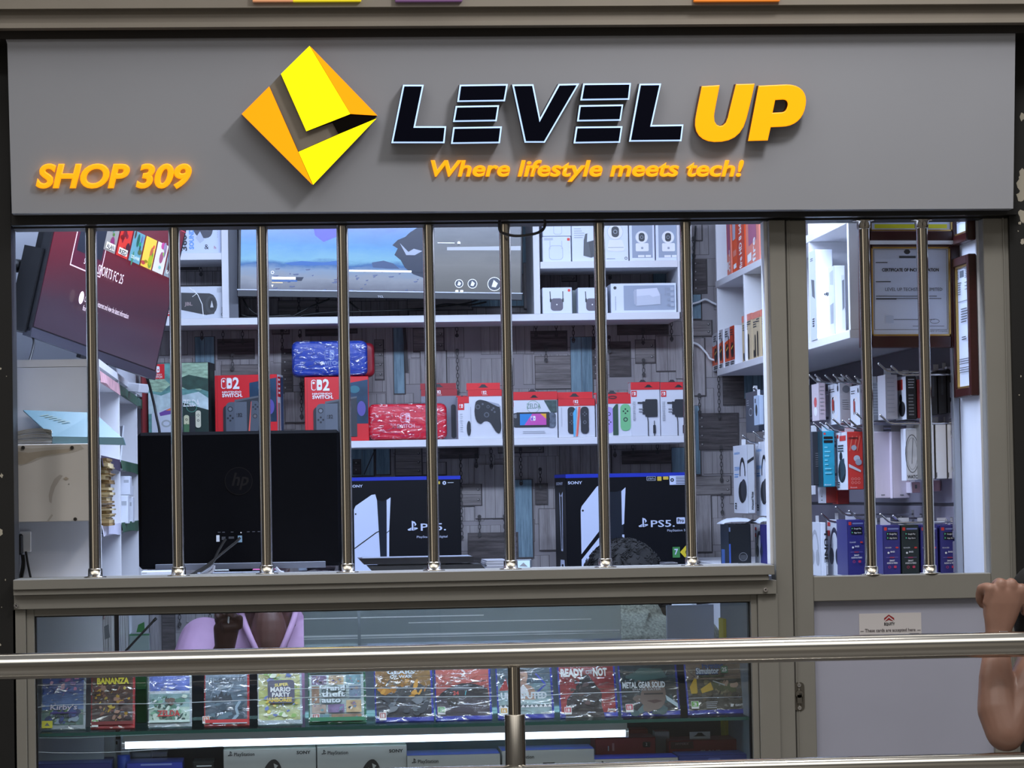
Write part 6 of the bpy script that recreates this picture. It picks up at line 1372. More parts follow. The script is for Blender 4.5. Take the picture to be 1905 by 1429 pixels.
# light tubes: one under the glass shelf, one under the head of the frame
TUBE = M((226, 241, 255), .4, 0, 2.6)
A, B = P(230, 1386, .07), P(1166, 1363.5, .07)
lt = empty('tube_light', (A + B)/2, 'glowing white tube light under the glass shelf of the display case', 'lamp')
b = MB(); b.tube([A - lt.location, B - lt.location], .0098, TUBE, 14, False); b.build('tube', lt)
hv = Vector((0, .004, .016)); b = MB(); d = (B - A)
q = [A - lt.location + Vector((0, -.010, .008)), B - lt.location + Vector((0, -.010, .008)), B - lt.location + Vector((0, -.010, .024)), A - lt.location + Vector((0, -.010, .024))]; dd = Vector((0, .03, 0))
b.add(q + [p + dd for p in q], [(0,1,2,3),(7,6,5,4),(0,4,5,1),(1,5,6,2),(2,6,7,3),(3,7,4,0)], M((170, 172, 180), .3, .5)); b.build('housing', lt)
b = MB(); e = d.normalized()*.012
for p, s in ((A, 1), (B, -1)): b.tube([p - lt.location - e*s*.3, p - lt.location + e*s*.3], .0112, M((190, 194, 202), .3, .6), 14)
b.build('end_cap', lt)
A, B = P(236, 1136, .05), P(1152, 1120.5, .05)
t2 = empty('tube_light', (A + B)/2, 'white tube light hidden under the top frame of the display case', 'lamp')
b = MB(); b.tube([A - t2.location, B - t2.location], .007, M((226, 238, 255), .4, 0, 32.0), 12); b.build('tube', t2)
b = MB(); q = A - t2.location; b.box(q.x, -q.x, -.01, .02, .005, .02, M((170, 172, 180), .4)); b.build('housing', t2)
# reflection lines in the glass, built as thin white strands
REFL_LINE = M((206, 214, 224), .4)
for pts, lb in (([(64,1317),(100,1313),(170,1310),(300,1309),(480,1302),(640,1296),(790,1297),(1000,1294),(1080,1290),(1190,1287)], 'long thin white cord imitating a reflection across the game covers'), ([(64,1373),(140,1373),(230,1369),(330,1365)], 'short white cord imitating a reflection at the left under the glass shelf'),
                ([(64,1399),(110,1401),(200,1400),(300,1394),(415,1389)], 'white cord imitating a reflection below the left end of the tube light'), ([(528,1282),(672,1280),(690,1280.5),(900,1280)], 'upper short white cord imitating a reflection across the middle game covers')):
    b = MB(); b.tube(smooth_path([P(x, y, .06) for x, y in pts], 5), .0009, REFL_LINE, 5); tag(b.build('strand'), lb, 'strand', 'strands imitating reflections in the display case')

# ================================================================ games on the glass shelf
gg = 'game cases on the lit glass shelf'
def badge(f, x, y, t, c, w=14, h=16): f.rect(x, y, x + w, y + h, PAPER); f.rect(x + .8, y + .8, x + w - .8, y + h*.72, c); f.text(t, x + w/2, y + h*.62, h*.42, PAPER, w*.5, .03, al='C')
def blobs(f, x0, x1, y0, y1, cols, n, r0, r1, seed, asp=.6):
    rr = random.Random(seed)
    for i in range(n):
        r = r0 + rr.random()*(r1 - r0); x = x0 + r + rr.random()*max(.1, x1 - x0 - 2*r); y = y0 + r*asp + rr.random()*max(.1, y1 - y0 - 2*r*asp); a = rr.random()*3; k = 9; pts = []
        for q in range(k):
            t = -2*math.pi*q/k; s = r*(.55 + .45*rr.random()); u, v = s*math.cos(t), s*asp*math.sin(t); pts.append((min(x1, max(x0, x + u*math.cos(a)*1 - v*math.sin(a)*.5)), min(y1, max(y0, y + v + u*.2*math.sin(a)))))
        f.poly(pts, M(cols[rr.randrange(len(cols))], .4))
BL = M((38, 56, 176), .3); CLR = M((176, 190, 196), .3); GC = M((40, 120, 84), .3); RC = M((196, 34, 44), .3)
def game(x0, x1, pb, shell, art, lb, yaw=0.0, lean=.36):
    pt = pb - 120; c = Carton(x0, x1, pt, pb, .14, .013, shell, zsh + .0006, yaw=yaw, lean=lean, c=.0015)
    c.h = .168; c.mb = MB(); c.mb.box(0, c.w, 0, .013, 0, c.h, shell, .0015); pb2 = CYof((x0+x1)/2, .14, zsh); pt = pb2 - .168*math.cos(lean)/((7.14)/5500)
    c.F = f = Face(c.mb, (0, 0, 0), (c.w, 0, 0), (0, 0, c.h), x0, pt, x1, pb2, .00006)
    art(f, x0 + 2, x1 - 4, pt + 2, pb2 - 8)
    o = c.done('game_case', lb, 'video game', gg)
    q = MB(); q.box(-.0008, c.w + .0008, -.0016, -.0012, -.0002, c.h + .0008, WRAP); w_ = q.build('cellophane_wrap', o)
def bg(f, x0, x1, y0, y1, *cols):
    n = len(cols); h = (y1 - y0)/n
    for i, c in enumerate(cols): f.rect(x0, y0 + i*h, x1, y0 + (i+1)*h, M(c, .35, 0, 0, .5, 40))
def g1(f, x0, x1, y0, y1):
    bg(f, x0, x1, y0, y1, (60, 66, 130), (84, 110, 180), (92, 130, 190), (104, 140, 130)); blobs(f, x0, x1, 1240, 1300, [(226, 150, 190), (206, 120, 170), (90, 70, 140), (240, 190, 210), (130, 110, 170)], 22, 5, 14, 1); blobs(f, x0, x1, 1318, y1, [(110, 150, 90), (70, 90, 150), (150, 170, 190), (60, 70, 110)], 26, 4, 12, 2)
    f.text("Kirby's", 117, 1322, 9, M((40, 44, 90), .4), 52, .05, .1, al='C'); f.text("Kirby's", 117, 1321.5, 9, M((226, 220, 236), .4), 50, .02, .1, al='C'); f.rect(92, 1326, 142, 1328.5, M((70, 50, 130), .4)); f.text('DELUXE', 117, 1335.5, 4.6, M((50, 54, 90), .4), 32, .03, al='C'); f.rect(77, 1341, 97, 1354, M((222, 214, 60), .4)); f.poly([(82,1350),(87,1344),(92,1350)][::-1], GREY)
def g2(f, x0, x1, y0, y1):
    bg(f, x0, x1, y0, y1, (70, 34, 26), (96, 52, 26), (80, 48, 40), (70, 46, 44)); blobs(f, x0, x1, 1272, 1345, [(196, 150, 40), (60, 30, 26), (130, 84, 60), (170, 130, 110), (46, 30, 40), (206, 176, 70), (110, 70, 70)], 70, 3, 10, 3)
    f.poly([(177,1276),(181,1264),(190,1267),(232,1266),(238,1263),(241,1276),(222,1273),(200,1273)][::-1], M((60, 40, 10), .4)); f.text('BANANZA', 209, 1275, 10, M((230, 214, 50), .4), 60, .05, al='C'); badge(f, 170, 1339, '7', M((90, 170, 70), .4), 12, 13); f.rect(x0, y1 - 4, x1, y1 + 2, M((120, 20, 28), .4))
def g3(f, x0, x1, y0, y1):
    bg(f, x0, x1, y0, y1, (120, 140, 220), (140, 170, 220), (150, 190, 190), (190, 220, 200)); f.rect(x0, y0, x1, 1287, M((96, 124, 214), .35, 0, 0, .4, 50)); f.rect(x0, 1287, x1, 1292, M((220, 232, 236), .4)); blobs(f, x0, x1, 1292, y1, [(130, 180, 150), (210, 230, 215), (90, 140, 120), (170, 210, 200), (60, 90, 84), (226, 236, 230)], 60, 3, 11, 4)
    blobs(f, 300, 330, 1294, 1315, [(60, 70, 70), (110, 90, 80)], 9, 5, 9, 6); f.text('ZELDA', 313, 1333, 10, M((196, 60, 60), .4), 42, .03, al='C'); f.rect(x0, y1 - 4, x1, y1, M((206, 226, 220), .4))
def g4(f, x0, x1, y0, y1):
    bg(f, x0, x1, y0, y1, (150, 172, 190), (120, 142, 160), (86, 108, 124), (70, 90, 106)); blobs(f, x0, x1, 1262, 1300, [(150, 170, 184), (110, 130, 148), (170, 190, 204)], 16, 8, 18, 7, .35)
    f.poly([(392,1305),(396,1296),(398,1300),(402,1292),(404,1298),(409,1290),(411,1284),(413,1290),(416,1296),(420,1290),(423,1296),(428,1292),(432,1305)][::-1], M((46, 58, 70), .4)); blobs(f, x0, x1, 1305, 1342, [(60, 80, 96), (90, 116, 132), (50, 66, 82)], 20, 8, 16, 8, .4); f.line([(446, 1306), (438, 1318), (442, 1330), (430, 1342)], 5, M((150, 172, 190), .4))
    f.text('HOGWARTS', 421, 1270.5, 7.5, M((70, 88, 104), .4), 66, 0, al='C'); f.text('LEGACY', 421, 1276, 3, M((90, 106, 120), .4), 36, al='C'); badge(f, 376, 1332, '12', M((196, 130, 110), .4), 13, 13); f.rect(x0 + 14, 1340, x1, 1346, M((190, 204, 216), .4)); f.rect(x0, y1 - 3, x1, y1 + 3, RC)
def g5(f, x0, x1, y0, y1):
    bg(f, x0, x1, y0, y1, (150, 150, 200), (214, 214, 150), (206, 214, 130), (200, 210, 150)); blobs(f, x0, x1, 1242, y1, [(226, 220, 120), (150, 190, 110), (230, 236, 214), (196, 90, 90), (110, 130, 190), (240, 240, 230), (214, 196, 110)], 80, 3, 10, 9)
    f.rrect(498, 1268, 548, 1310, 6, M((90, 90, 110), .4)); f.text('SUPER', 524, 1279, 5, M((240, 220, 120), .4), 26, .04, al='C', ang=4); f.text('MARIO', 522, 1289, 8, PAPER, 38, .04, al='C'); f.text('PARTY', 523, 1298, 7, PAPER, 34, .04, al='C'); f.text('JAMBOREE', 519, 1307, 7, M((232, 200, 80), .4), 48, .04, al='C')
def g6(f, x0, x1, y0, y1):
    f.rect(x0, y0, x1, y1, M((186, 206, 206), .35)); rr = random.Random(12); cc = [(130, 110, 150), (196, 170, 130), (110, 150, 160), (150, 120, 100), (110, 130, 150), (180, 160, 150)]
    for i, (a, b_, c, d) in enumerate([(580,1258,608,1275),(612,1258,640,1275),(644,1258,672,1275),(580,1278,594,1308),(650,1278,672,1300),(580,1311,606,1326),(610,1311,640,1326),(644,1304,672,1326),(580,1329,612,1342),(616,1329,672,1342)]):
        f.rect(a, b_, c, d, M(cc[i % 6], .4, 0, 0, .6, 50)); blobs(f, a, c, b_, d, cc + [(60, 60, 70), (226, 226, 220)], 7, 2, 6, 30 + i)
    f.rect(x0, 1252, x1, 1255, M((60, 90, 84), .4)); W2 = M((222, 232, 236), .4); IN = M((70, 90, 96), .4)
    for i, (t, w) in enumerate((('grand', 44), ('theft', 44), ('auto', 36))): f.text(t, 597, 1286.8 + i*11, 9, IN, w + 3, .06); f.text(t, 598, 1286 + i*11, 9, W2, w, .03)
    badge(f, 580, 1328, '18', M((176, 110, 110), .4), 14, 14); f.rect(x0, y1 - 2, x1, y1 + 5, GC)
def g7(f, x0, x1, y0, y1):
    bg(f, x0, x1, y0, y1, (130, 96, 40), (150, 110, 50), (66, 70, 74), (58, 62, 72)); blobs(f, x0, x1, 1248, 1300, [(176, 120, 40), (110, 96, 80), (206, 150, 60), (70, 70, 76)], 26, 6, 16, 13); blobs(f, x0, x1, 1290, y1, [(60, 66, 76), (96, 104, 114), (44, 48, 58), (120, 126, 134)], 30, 5, 14, 14); f.text('GEARS', 748, 1256, 6.5, M((214, 222, 226), .4), 52, .03, al='C'); f.text('OF WAR', 748, 1263.5, 5, M((200, 210, 216), .4), 42, .03, al='C'); badge(f, 705, 1325, '18', M((170, 110, 110), .4), 13, 14)
def g8(f, x0, x1, y0, y1):
    f.rect(x0, y0, x1, 1272, M((196, 96, 84), .35, 0, 0, .2, 20)); f.rect(x0, 1272, x1, 1300, M((176, 84, 76), .35)); f.rect(x0, 1298, x1, y1, M((66, 60, 72), .35, 0, 0, .3, 30))
    f.poly(bez([(812,1300), ((830,1276),(860,1268),(886,1274)), (908,1282), (911,1300)], 6)[::-1], M((44, 44, 52), .3)); f.line([(876, 1272), (905, 1268)], 1.6, INK); f.poly([(836,1284),(850,1277),(872,1276),(880,1284)][::-1], M((90, 96, 110), .3)); f.circ(842, 1304, 10, M((26, 26, 30), .4)); f.text('24', 849, 1293, 6.5, M((216, 80, 76), .4), 11, .03, al='C'); f.line([(868, 1286), (866, 1294)], 1.4, M((80, 200, 210), .4))
    f.ring(860, 1254, 7, 2, PAPER, a0=-90, a1=90); f.line([(858, 1254), (868, 1261)], 2, PAPER); f.text('RENNSPORT', 860, 1265, 2.8, PAPER, 30, .0, al='C'); badge(f, 814, 1314, '3', M((110, 180, 110), .4), 14, 14); f.text('THRUSTMASTER', 888, 1327, 2.4, LGREY, 24, .02)
def g9(f, x0, x1, y0, y1):
    bg(f, x0, x1, y0, y1, (60, 84, 100), (70, 96, 110), (120, 150, 156), (160, 186, 186)); f.line([(1000, 1255), (1018, 1275), (1000, 1290)], 3, M((60, 80, 190), .4)); f.poly([(930,1285),(944,1262),(948,1285)][::-1], M((170, 50, 50), .4))
    sk = M((186, 150, 130), .5); f.poly(bez([(957,1302), ((956,1290),(958,1280),(968,1276)), (970,1270), ((964,1262),(966,1248),(977,1248)), ((988,1248),(986,1264),(982,1270)), (984,1275), ((996,1278),(1000,1286),(998,1302))], 5)[::-1], sk); f.poly([(966,1256),(968,1247),(984,1247),(986,1256),(984,1251),(970,1251)][::-1], INK)
    f.poly([(966,1284),(976,1274),(984,1284),(984,1290),(966,1290)][::-1], PAPER); f.text('UNDISPUTED', 976, 1300, 11, M((220, 230, 232), .4), 86, .05, al='C'); f.rect(x0, 1311, x1, 1316, M((90, 106, 110), .4)); 
    for i in range(12): f.poly([(x0 + i*8.3, 1316), (x0 + i*8.3 + 4, 1311), (x0 + i*8.3 + 8, 1316)][::-1], PAPER)
    badge(f, 931, 1316, '16', M((206, 160, 80), .4), 13, 13); f.text('deep silver', 1006, 1328, 3, PAPER, 18, .02)
def g10(f, x0, x1, y0, y1):
    bg(f, x0, x1, y0, y1, (170, 50, 52), (150, 44, 46), (130, 44, 46), (120, 40, 44)); f.rect(x0, y0, x1, y1, M((156, 46, 50), .35, 0, 0, .5, 18)); f.poly([(1050,1340),(1056,1300),(1076,1280),(1086,1258),(1098,1256),(1108,1270),(1122,1290),(1120,1312),(1126,1340)][::-1], M((40, 36, 42), .4)); blobs(f, 1060, 1120, 1262, 1336, [(56, 50, 54), (30, 28, 34), (90, 70, 72)], 26, 4, 10, 15)
    f.text('READY', 1047, 1259, 13, M((226, 222, 222), .4), 44, .05); f.text('OR', 1094, 1256, 7, LGREY, 13, .01); f.text('NOT', 1108, 1259, 13, M((226, 222, 222), .4), 26, .05); badge(f, 1050, 1315, '18', M((190, 80, 90), .4), 13, 13); f.text('jams', 1130, 1323, 5, PAPER, 14, .02, .2)
def g11(f, x0, x1, y0, y1):
    bg(f, x0, x1, y0, y1, (56, 84, 92), (50, 72, 80), (44, 58, 66), (38, 48, 56)); blobs(f, x0, x1, 1245, 1336, [(60, 90, 96), (40, 56, 62), (84, 110, 116), (120, 106, 100)], 24, 8, 18, 16); f.poly(bez([(1192,1302), ((1194,1280),(1206,1266),(1222,1266)), ((1240,1268),(1244,1286),(1240,1302)), ((1236,1316),(1224,1324),(1212,1320)), ((1200,1316),(1194,1310),(1192,1302))], 5)[::-1], M((120, 104, 98), .45)); f.poly([(1168,1262),(1196,1244),(1236,1246),(1246,1262),(1200,1268)][::-1], M((70, 100, 100), .4)); f.rect(1200, 1290, 1236, 1293, M((60, 54, 56), .4)); f.poly([(1204,1304),(1222,1302),(1234,1305),(1218,1309)][::-1], M((84, 60, 60), .4)); f.poly([(1240,1294),(1262,1310),(1262,1318),(1242,1304)][::-1], M((190, 210, 220), .4))
    f.text('METAL GEAR SOLID', 1201, 1280, 10, M((224, 232, 236), .4), 80, .04, al='C'); f.text('SNAKE EATER', 1206, 1285, 3.6, LGREY, 54, .02, al='C'); badge(f, 1164, 1309, '18', M((200, 90, 104), .4), 14, 15)
def g12(f, x0, x1, y0, y1):
    bg(f, x0, x1, y0, y1, (206, 170, 160), (170, 150, 130), (110, 104, 90), (86, 84, 76)); blobs(f, x0, x1, 1262, 1300, [(150, 140, 110), (120, 110, 84), (190, 160, 140), (96, 104, 70)], 26, 6, 18, 17); f.poly([(1286,1278),(1296,1262),(1300,1264),(1300,1290),(1288,1290)][::-1], M((220, 180, 60), .4)); f.poly([(1306,1282),(1326,1270),(1330,1284),(1308,1290)][::-1], M((226, 186, 70), .4)); blobs(f, 1290, 1385, 1284, 1310, [(44, 42, 40), (70, 66, 60), (96, 86, 70)], 22, 4, 9, 18); f.line([(1330, 1268), (1352, 1276)], 2, M((200, 206, 206), .4))
    f.text('Farming', 1312, 1244.5, 9, M((70, 96, 150), .4), 40, .05); f.text('Simulator', 1299, 1255, 11, M((60, 86, 140), .4), 45, .08); f.text('Simulator', 1300, 1254.5, 10.5, M((214, 226, 238), .4), 43, .03); f.rrect(1347, 1241, 1360, 1254, 2, M((96, 140, 110), .4)); f.text('25', 1353.5, 1251, 7, PAPER, 9, .03, al='C'); f.rect(1304, 1258, 1352, 1260.5, M((90, 96, 70), .4)); f.rect(x0, 1298, x1, 1299, LGREY); badge(f, 1286, 1304, '3', M((110, 180, 80), .4), 14, 14); f.text('GIANTS', 1368, 1315, 3.6, PAPER, 16, .03); f.poly([(1360,1311),(1366,1311),(1364,1316),(1359,1316)][::-1], PAPER); f.para(1314, 1306, 22, 4, 3.4, 1.2, LGREY)
for a in [(75,158,1356,CLR,g1,'leftmost game case, blue cover with pink and purple shapes',.0), (168,250,1357,RC,g2,'red game case with a brown cover and yellow title',.0), (275,356,1355,CLR,g3,'game case with a blue topped pale green cover and red title',.0), (379,463,1352,RC,g4,'red game case with a misty grey castle cover',-.02),
          (479,562,1352,CLR,g5,'game case with a yellow green crowded cover',.0), (574,681,1347,GC,g6,'green game case with a grid of small pictures and white title',.0), (698,807,1343,BL,g7,'blue game case with an orange and grey cover',.02), (810,915,1338,BL,g8,'blue game case with a red sky and dark car cover',.0),
          (926,1031,1337,BL,g9,'blue game case with a boxer on a grey green cover',.03), (1042,1150,1334,BL,g10,'blue game case with a red cover and dark figure',.04), (1156,1266,1331,BL,g11,'blue game case with a dark teal face cover',.05), (1280,1389,1325,BL,g12,'rightmost game case, farm machines on a brown field cover',.05)]: game(*a[:6], yaw=a[6])

# ================================================================ boxes on the bottom deck of the case
gb = 'boxes on the bottom deck of the display case'
SIL = M((170, 168, 164), .45); PB = M((60, 72, 190), .35)
def deck(px0, px1, pt, Y, dep, m, lb, top=None, fn=None, name='accessory_box'):
    c = Carton(px0, px1, pt, pt + 60, Y, dep, m, zdk + .0006, top=top); f = c.F
    if fn: fn(f, px0, px1, pt)
    c.done(name, lb, 'box', gb)
def psf(xt, yt, sony=None, head=None, dark=None):
    def q(f, x0, x1, y0):
        ps_logo(f, xt, yt, 9, INK, 'PlayStation', 38)
        if sony: f.text('SONY', sony, yt - 1, 5.4, INK, 26, .03)
        if head: f.poly(bez([(head-17,1432), ((head-8,1414),(head,1411),(head+6,1413)), ((head+14,1418),(head+16,1428),(head+18,1434)), (head-17,1434)], 5)[::-1], M((40, 38, 38), .4)); f.poly([(head+2,1420),(head+10,1424),(head+4,1432)][::-1], SIL)
        if dark: f.rect(dark, yt + 8, dark + 22, yt + 30, M((70, 68, 66), .5))
    return q
deck(416, 588, 1393, .12, .14, SIL, 'silver grey carton with dark lettering, left of its twin', None, psf(424, 1405, 552, 507))
deck(590, 757, 1388, .12, .14, SIL, 'silver grey carton with dark lettering, right of its twin', None, psf(598, 1402, 724, 690))
deck(758, 931, 1404, .11, .14, SIL, 'silver carton with blue top, third from the left of the lettered ones', PB, psf(766, 1418, None, None, 836))
deck(934, 1106, 1395, .12, .13, SIL, 'silver carton with blue top behind the railing post', PB, psf(944, 1410, None, None, 1010))
deck(1107, 1262, 1411, .10, .12, SIL, 'silver carton with blue top and a hang slot, rightmost lettered one', PB, psf(1116, 1423, 1228))
deck(1263, 1392, 1405, .11, .12, M((50, 60, 130), .4), 'plain blue carton at the right end of the bottom deck', M((60, 70, 150), .4), lambda f, x0, x1, y0: f.rrect(1318, y0 + 5, 1340, y0 + 12, 2, M((90, 100, 170), .4)))
RDK = M((142, 30, 38), .4)
deck(1245, 1372, 1377, .27, .12, RDK, 'red carton with a clear hang tab and dark logo patch', M((150, 40, 48), .4), lambda f, x0, x1, y0: (f.rect(1248, 1379, 1290, 1392, M((70, 24, 28), .4)), f.text('HYPERX', 1257, 1385, 4, M((176, 150, 150), .4), 24, .01, .2), f.text('CLOUD', 1300, 1405, 9, M((200, 180, 180), .4), 44, .05)))
deck(1108, 1220, 1373, .26, .12, RDK, 'red carton with a two year mark under the tube light end', M((150, 36, 44), .4), lambda f, x0, x1, y0: (f.rrect(1196, 1381, 1210, 1391, 2, INK), f.text('2', 1203, 1388, 5, PAPER, al='C'), f.rect(1131, 1387, 1133, 1396, LGREY), f.rect(1139, 1382, 1143, 1396, M((190, 130, 130), .4))))
deck(1219, 1246, 1361, .33, .05, M((190, 190, 194), .5), 'small white fronted carton with a red top', RDK)
deck(1166, 1206, 1357, .40, .06, RDK, 'dark red carton at the back by the tube light end', RDK)
deck(68, 162, 1383, .30, .14, M((30, 30, 36), .35), 'black carton with a slotted handle at the left end', M((20, 20, 24), .3), lambda f, x0, x1, y0: (f.rrect(110, y0+2, 132, y0+6, 1.5, M((90, 92, 100), .4)), f.rect(70, y0+14, 160, y0+40, M((36, 38, 52), .35))))
deck(164, 188, 1392, .30, .10, M((44, 54, 84), .4), 'narrow dark blue carton beside the black carton', None, lambda f, x0, x1, y0: f.line([(174, y0+6), (182, y0+16), (176, y0+24)], 1.4, LGREY))
deck(190, 232, 1376, .36, .10, M((190, 196, 210), .45), 'plain white carton behind the blue drum', None, lambda f, x0, x1, y0: (f.rect(204, y0+3, 208, y0+9, INK), f.rect(214, y0+3, 219, y0+9, INK)))
deck(68, 206, 1421, .12, .16, M((56, 60, 130), .4), 'wide purple blue carton low at the left end', M((70, 74, 150), .4))
deck(236, 340, 1419, .16, .12, M((60, 70, 170), .35), 'blue backed blister pack low on the deck', M((70, 80, 180), .35), lambda f, x0, x1, y0: f.rect(262, y0+2, 320, y0+5, M((140, 150, 210), .4)))
deck(359, 399, 1417, .15, .10, M((20, 20, 26), .35), 'small black carton with a white stripe beside the silver cartons', None, lambda f, x0, x1, y0: (f.rrect(363, y0+2, 396, y0+14, 2, INK), f.line([(366, y0+8), (394, y0+8)], 1.6, PAPER)))
b = MB(); p = P(230, 1405, .22); b.lathe([(.015, 0), (.0155, .002), (.0155, p.z - zdk - .002), (.014, p.z - zdk)], (0, 0, 0), M((50, 80, 190), .35), 20); tag(b.build('cable_drum', None, (p.x, .22, zdk + .0005)), 'small round blue drum standing on the bottom deck', 'drum')
c = Carton(243, 312, 1398, 1440, .30, .06, glass_mat('clear_plastic', (226, 230, 236), .2, .1), zdk + .0006); c.done('clamshell_pack', 'clear empty looking plastic clamshell behind the blister pack', 'pack', gb)
q = MB(); p0, p1 = P(1283, 1370, .29), P(1321, 1356, .29); q.box(0, p1.x - p0.x, 0, .002, 0, p1.z - p0.z, M((206, 210, 216), .25)); f = Face(q, (0, 0, 0), (p1.x - p0.x, 0, 0), (0, 0, p1.z - p0.z), 0, 0, 38, 14); hand_slot(f, 19, 9, 24, INK)
for o in list(COL.objects):
    if o.get('label', '').startswith('red carton with a clear hang tab'): ob = q.build('hang_tab', o); ob.location = (p0.x - o.location.x, .02, c.loc.z*0 + (P(1300, 1376, .27).z - o.location.z))

# ---- things seen under the counter through the open back
gw = 'papers and boards behind the display case'
b = MB(); A, B = P(1242, 1200, 0.567), P(1329, 1200, 0.567); zt = P(1285, 1126, 0.567).z; b.box(0, B.x - A.x, 0, .02, 0, zt, M((170, 178, 194), .5)); tag(b.build('white_board', None, (A.x, 0.567, 0)), 'plain pale board standing behind the right end of the display case', 'board')
# papers, a green lidded box and a dark rod standing inside the left end, seen over the game cases
for x0, x1, Y, c, lb in ((190, 211, .30, (206, 206, 210), 'bundle of white papers beside the dark strip in the display case'), (222, 239, .34, (214, 218, 228), 'second bundle of white papers, right of the dark strip')):
    A, B = P(x0, 1200, Y), P(x1, 1200, Y); zt = P(x0, 1143, Y).z; b = MB(); b.box(0, B.x - A.x, 0, .05, 0, zt - zdk, M(c, .7), .001); f = Face(b, (0, 0, 0), (B.x - A.x, 0, 0), (0, 0, zt - zdk), x0, 1143, x1, 1143 + (zt - zdk)*5500/(7 + Y))
    for k in range(5): f.line([(x0 + 3 + k*3.4, 1146), (x0 + 2 + k*3.4 + (k % 3), 1170 + 7*k), (x0 + 4 + k*3, 1230)], .8, GREY)
    f.poly([(x0 + 4, 1166), (x0 + 12, 1162), (x0 + 15, 1186), (x0 + 5, 1190)][::-1], M((120, 124, 130), .6)) if x0 < 200 else None
    tag(b.build('paper_bundle', None, (A.x, Y, zdk + .0005)), lb, 'papers', gw)
A, B = P(213, 1200, .38), P(221, 1200, .38); b = MB(); b.box(0, B.x - A.x, 0, .02, 0, P(217, 1142, .38).z - zdk, M((62, 58, 62), .5)); tag(b.build('dark_strip', None, (A.x, .38, zdk + .0005)), 'dark upright strip between two paper bundles in the display case', 'strip')
A, B = P(241, 1200, .36), P(278, 1200, .36); b = MB(); zt, zg = P(260, 1142, .36).z - zdk, P(260, 1180, .36).z - zdk; b.box(0, B.x - A.x, 0, .08, 0, zg, M((150, 170, 172), .5), .001); b.box(.004, B.x - A.x - .004, .04, .08, zg, zt, M((196, 202, 216), .5))
f = Face(b, (0, 0, 0), (B.x - A.x, 0, 0), (0, 0, zg), 241, 1180, 278, 1180 + zg*5500/7.36); f.rect(241, 1180, 278, 1183, M((60, 130, 90), .5)); f2 = Face(b, (.004, .04, zg), (B.x - A.x - .008, 0, 0), (0, 0, zt - zg), 243, 1142, 276, 1180); f2.poly([(252,1178),(256,1164),(268,1159),(269,1178)][::-1], M((40, 130, 60), .5))
tag(b.build('lidded_box', None, (A.x, .36, zdk + .0005)), 'pale box with green corner and rim in the display case', 'box')
b = MB(); b.tube([P(233, 1212, .30), P(286, 1155, .30)], .0028, M((30, 30, 34), .4), 8); b.tube([P(286, 1155, .30), P(291, 1150, .30)], .0035, BLACK, 8); tag(b.build('dark_rod'), 'thin dark rod leaning diagonally in front of the pale box', 'rod')
A, B = P(1346, 1190, .40), P(1356, 1190, .40); b = MB(); b.box(0, B.x - A.x, 0, .08, 0, P(1350, 1152, .4).z - zdk, M((206, 190, 60), .6), .001); tag(b.build('folder', None, (A.x, .40, zdk + .0005)), 'yellow folder standing at the right end of the display case', 'folder')
A, B = P(1352, 1190, .44), P(1368, 1190, .44); b = MB(); b.box(0, B.x - A.x, 0, .06, 0, P(1360, 1144, .44).z - zdk, M((190, 196, 206), .6), .001); tag(b.build('folder', None, (A.x, .49 - .04, zdk + .0005)), 'white folder behind the yellow one at the right end of the display case', 'folder')
A, B = P(255, 1300, .36), P(274, 1300, .36); b = MB(); b.box(0, B.x - A.x, 0, .06, 0, P(262, 1256, .30).z - zsh, M((26, 92, 44), .5), .001); f = Face(b, (0, 0, 0), (B.x - A.x, 0, 0), (0, 0, P(262, 1256, .30).z - zsh), 0, 0, 1, 1); f.rect(0, .3, 1, .32, M((16, 60, 30), .5)); tag(b.build('green_folder', None, (A.x, .30, zsh + .0005)), 'green folder standing behind the gap between two game cases', 'folder')
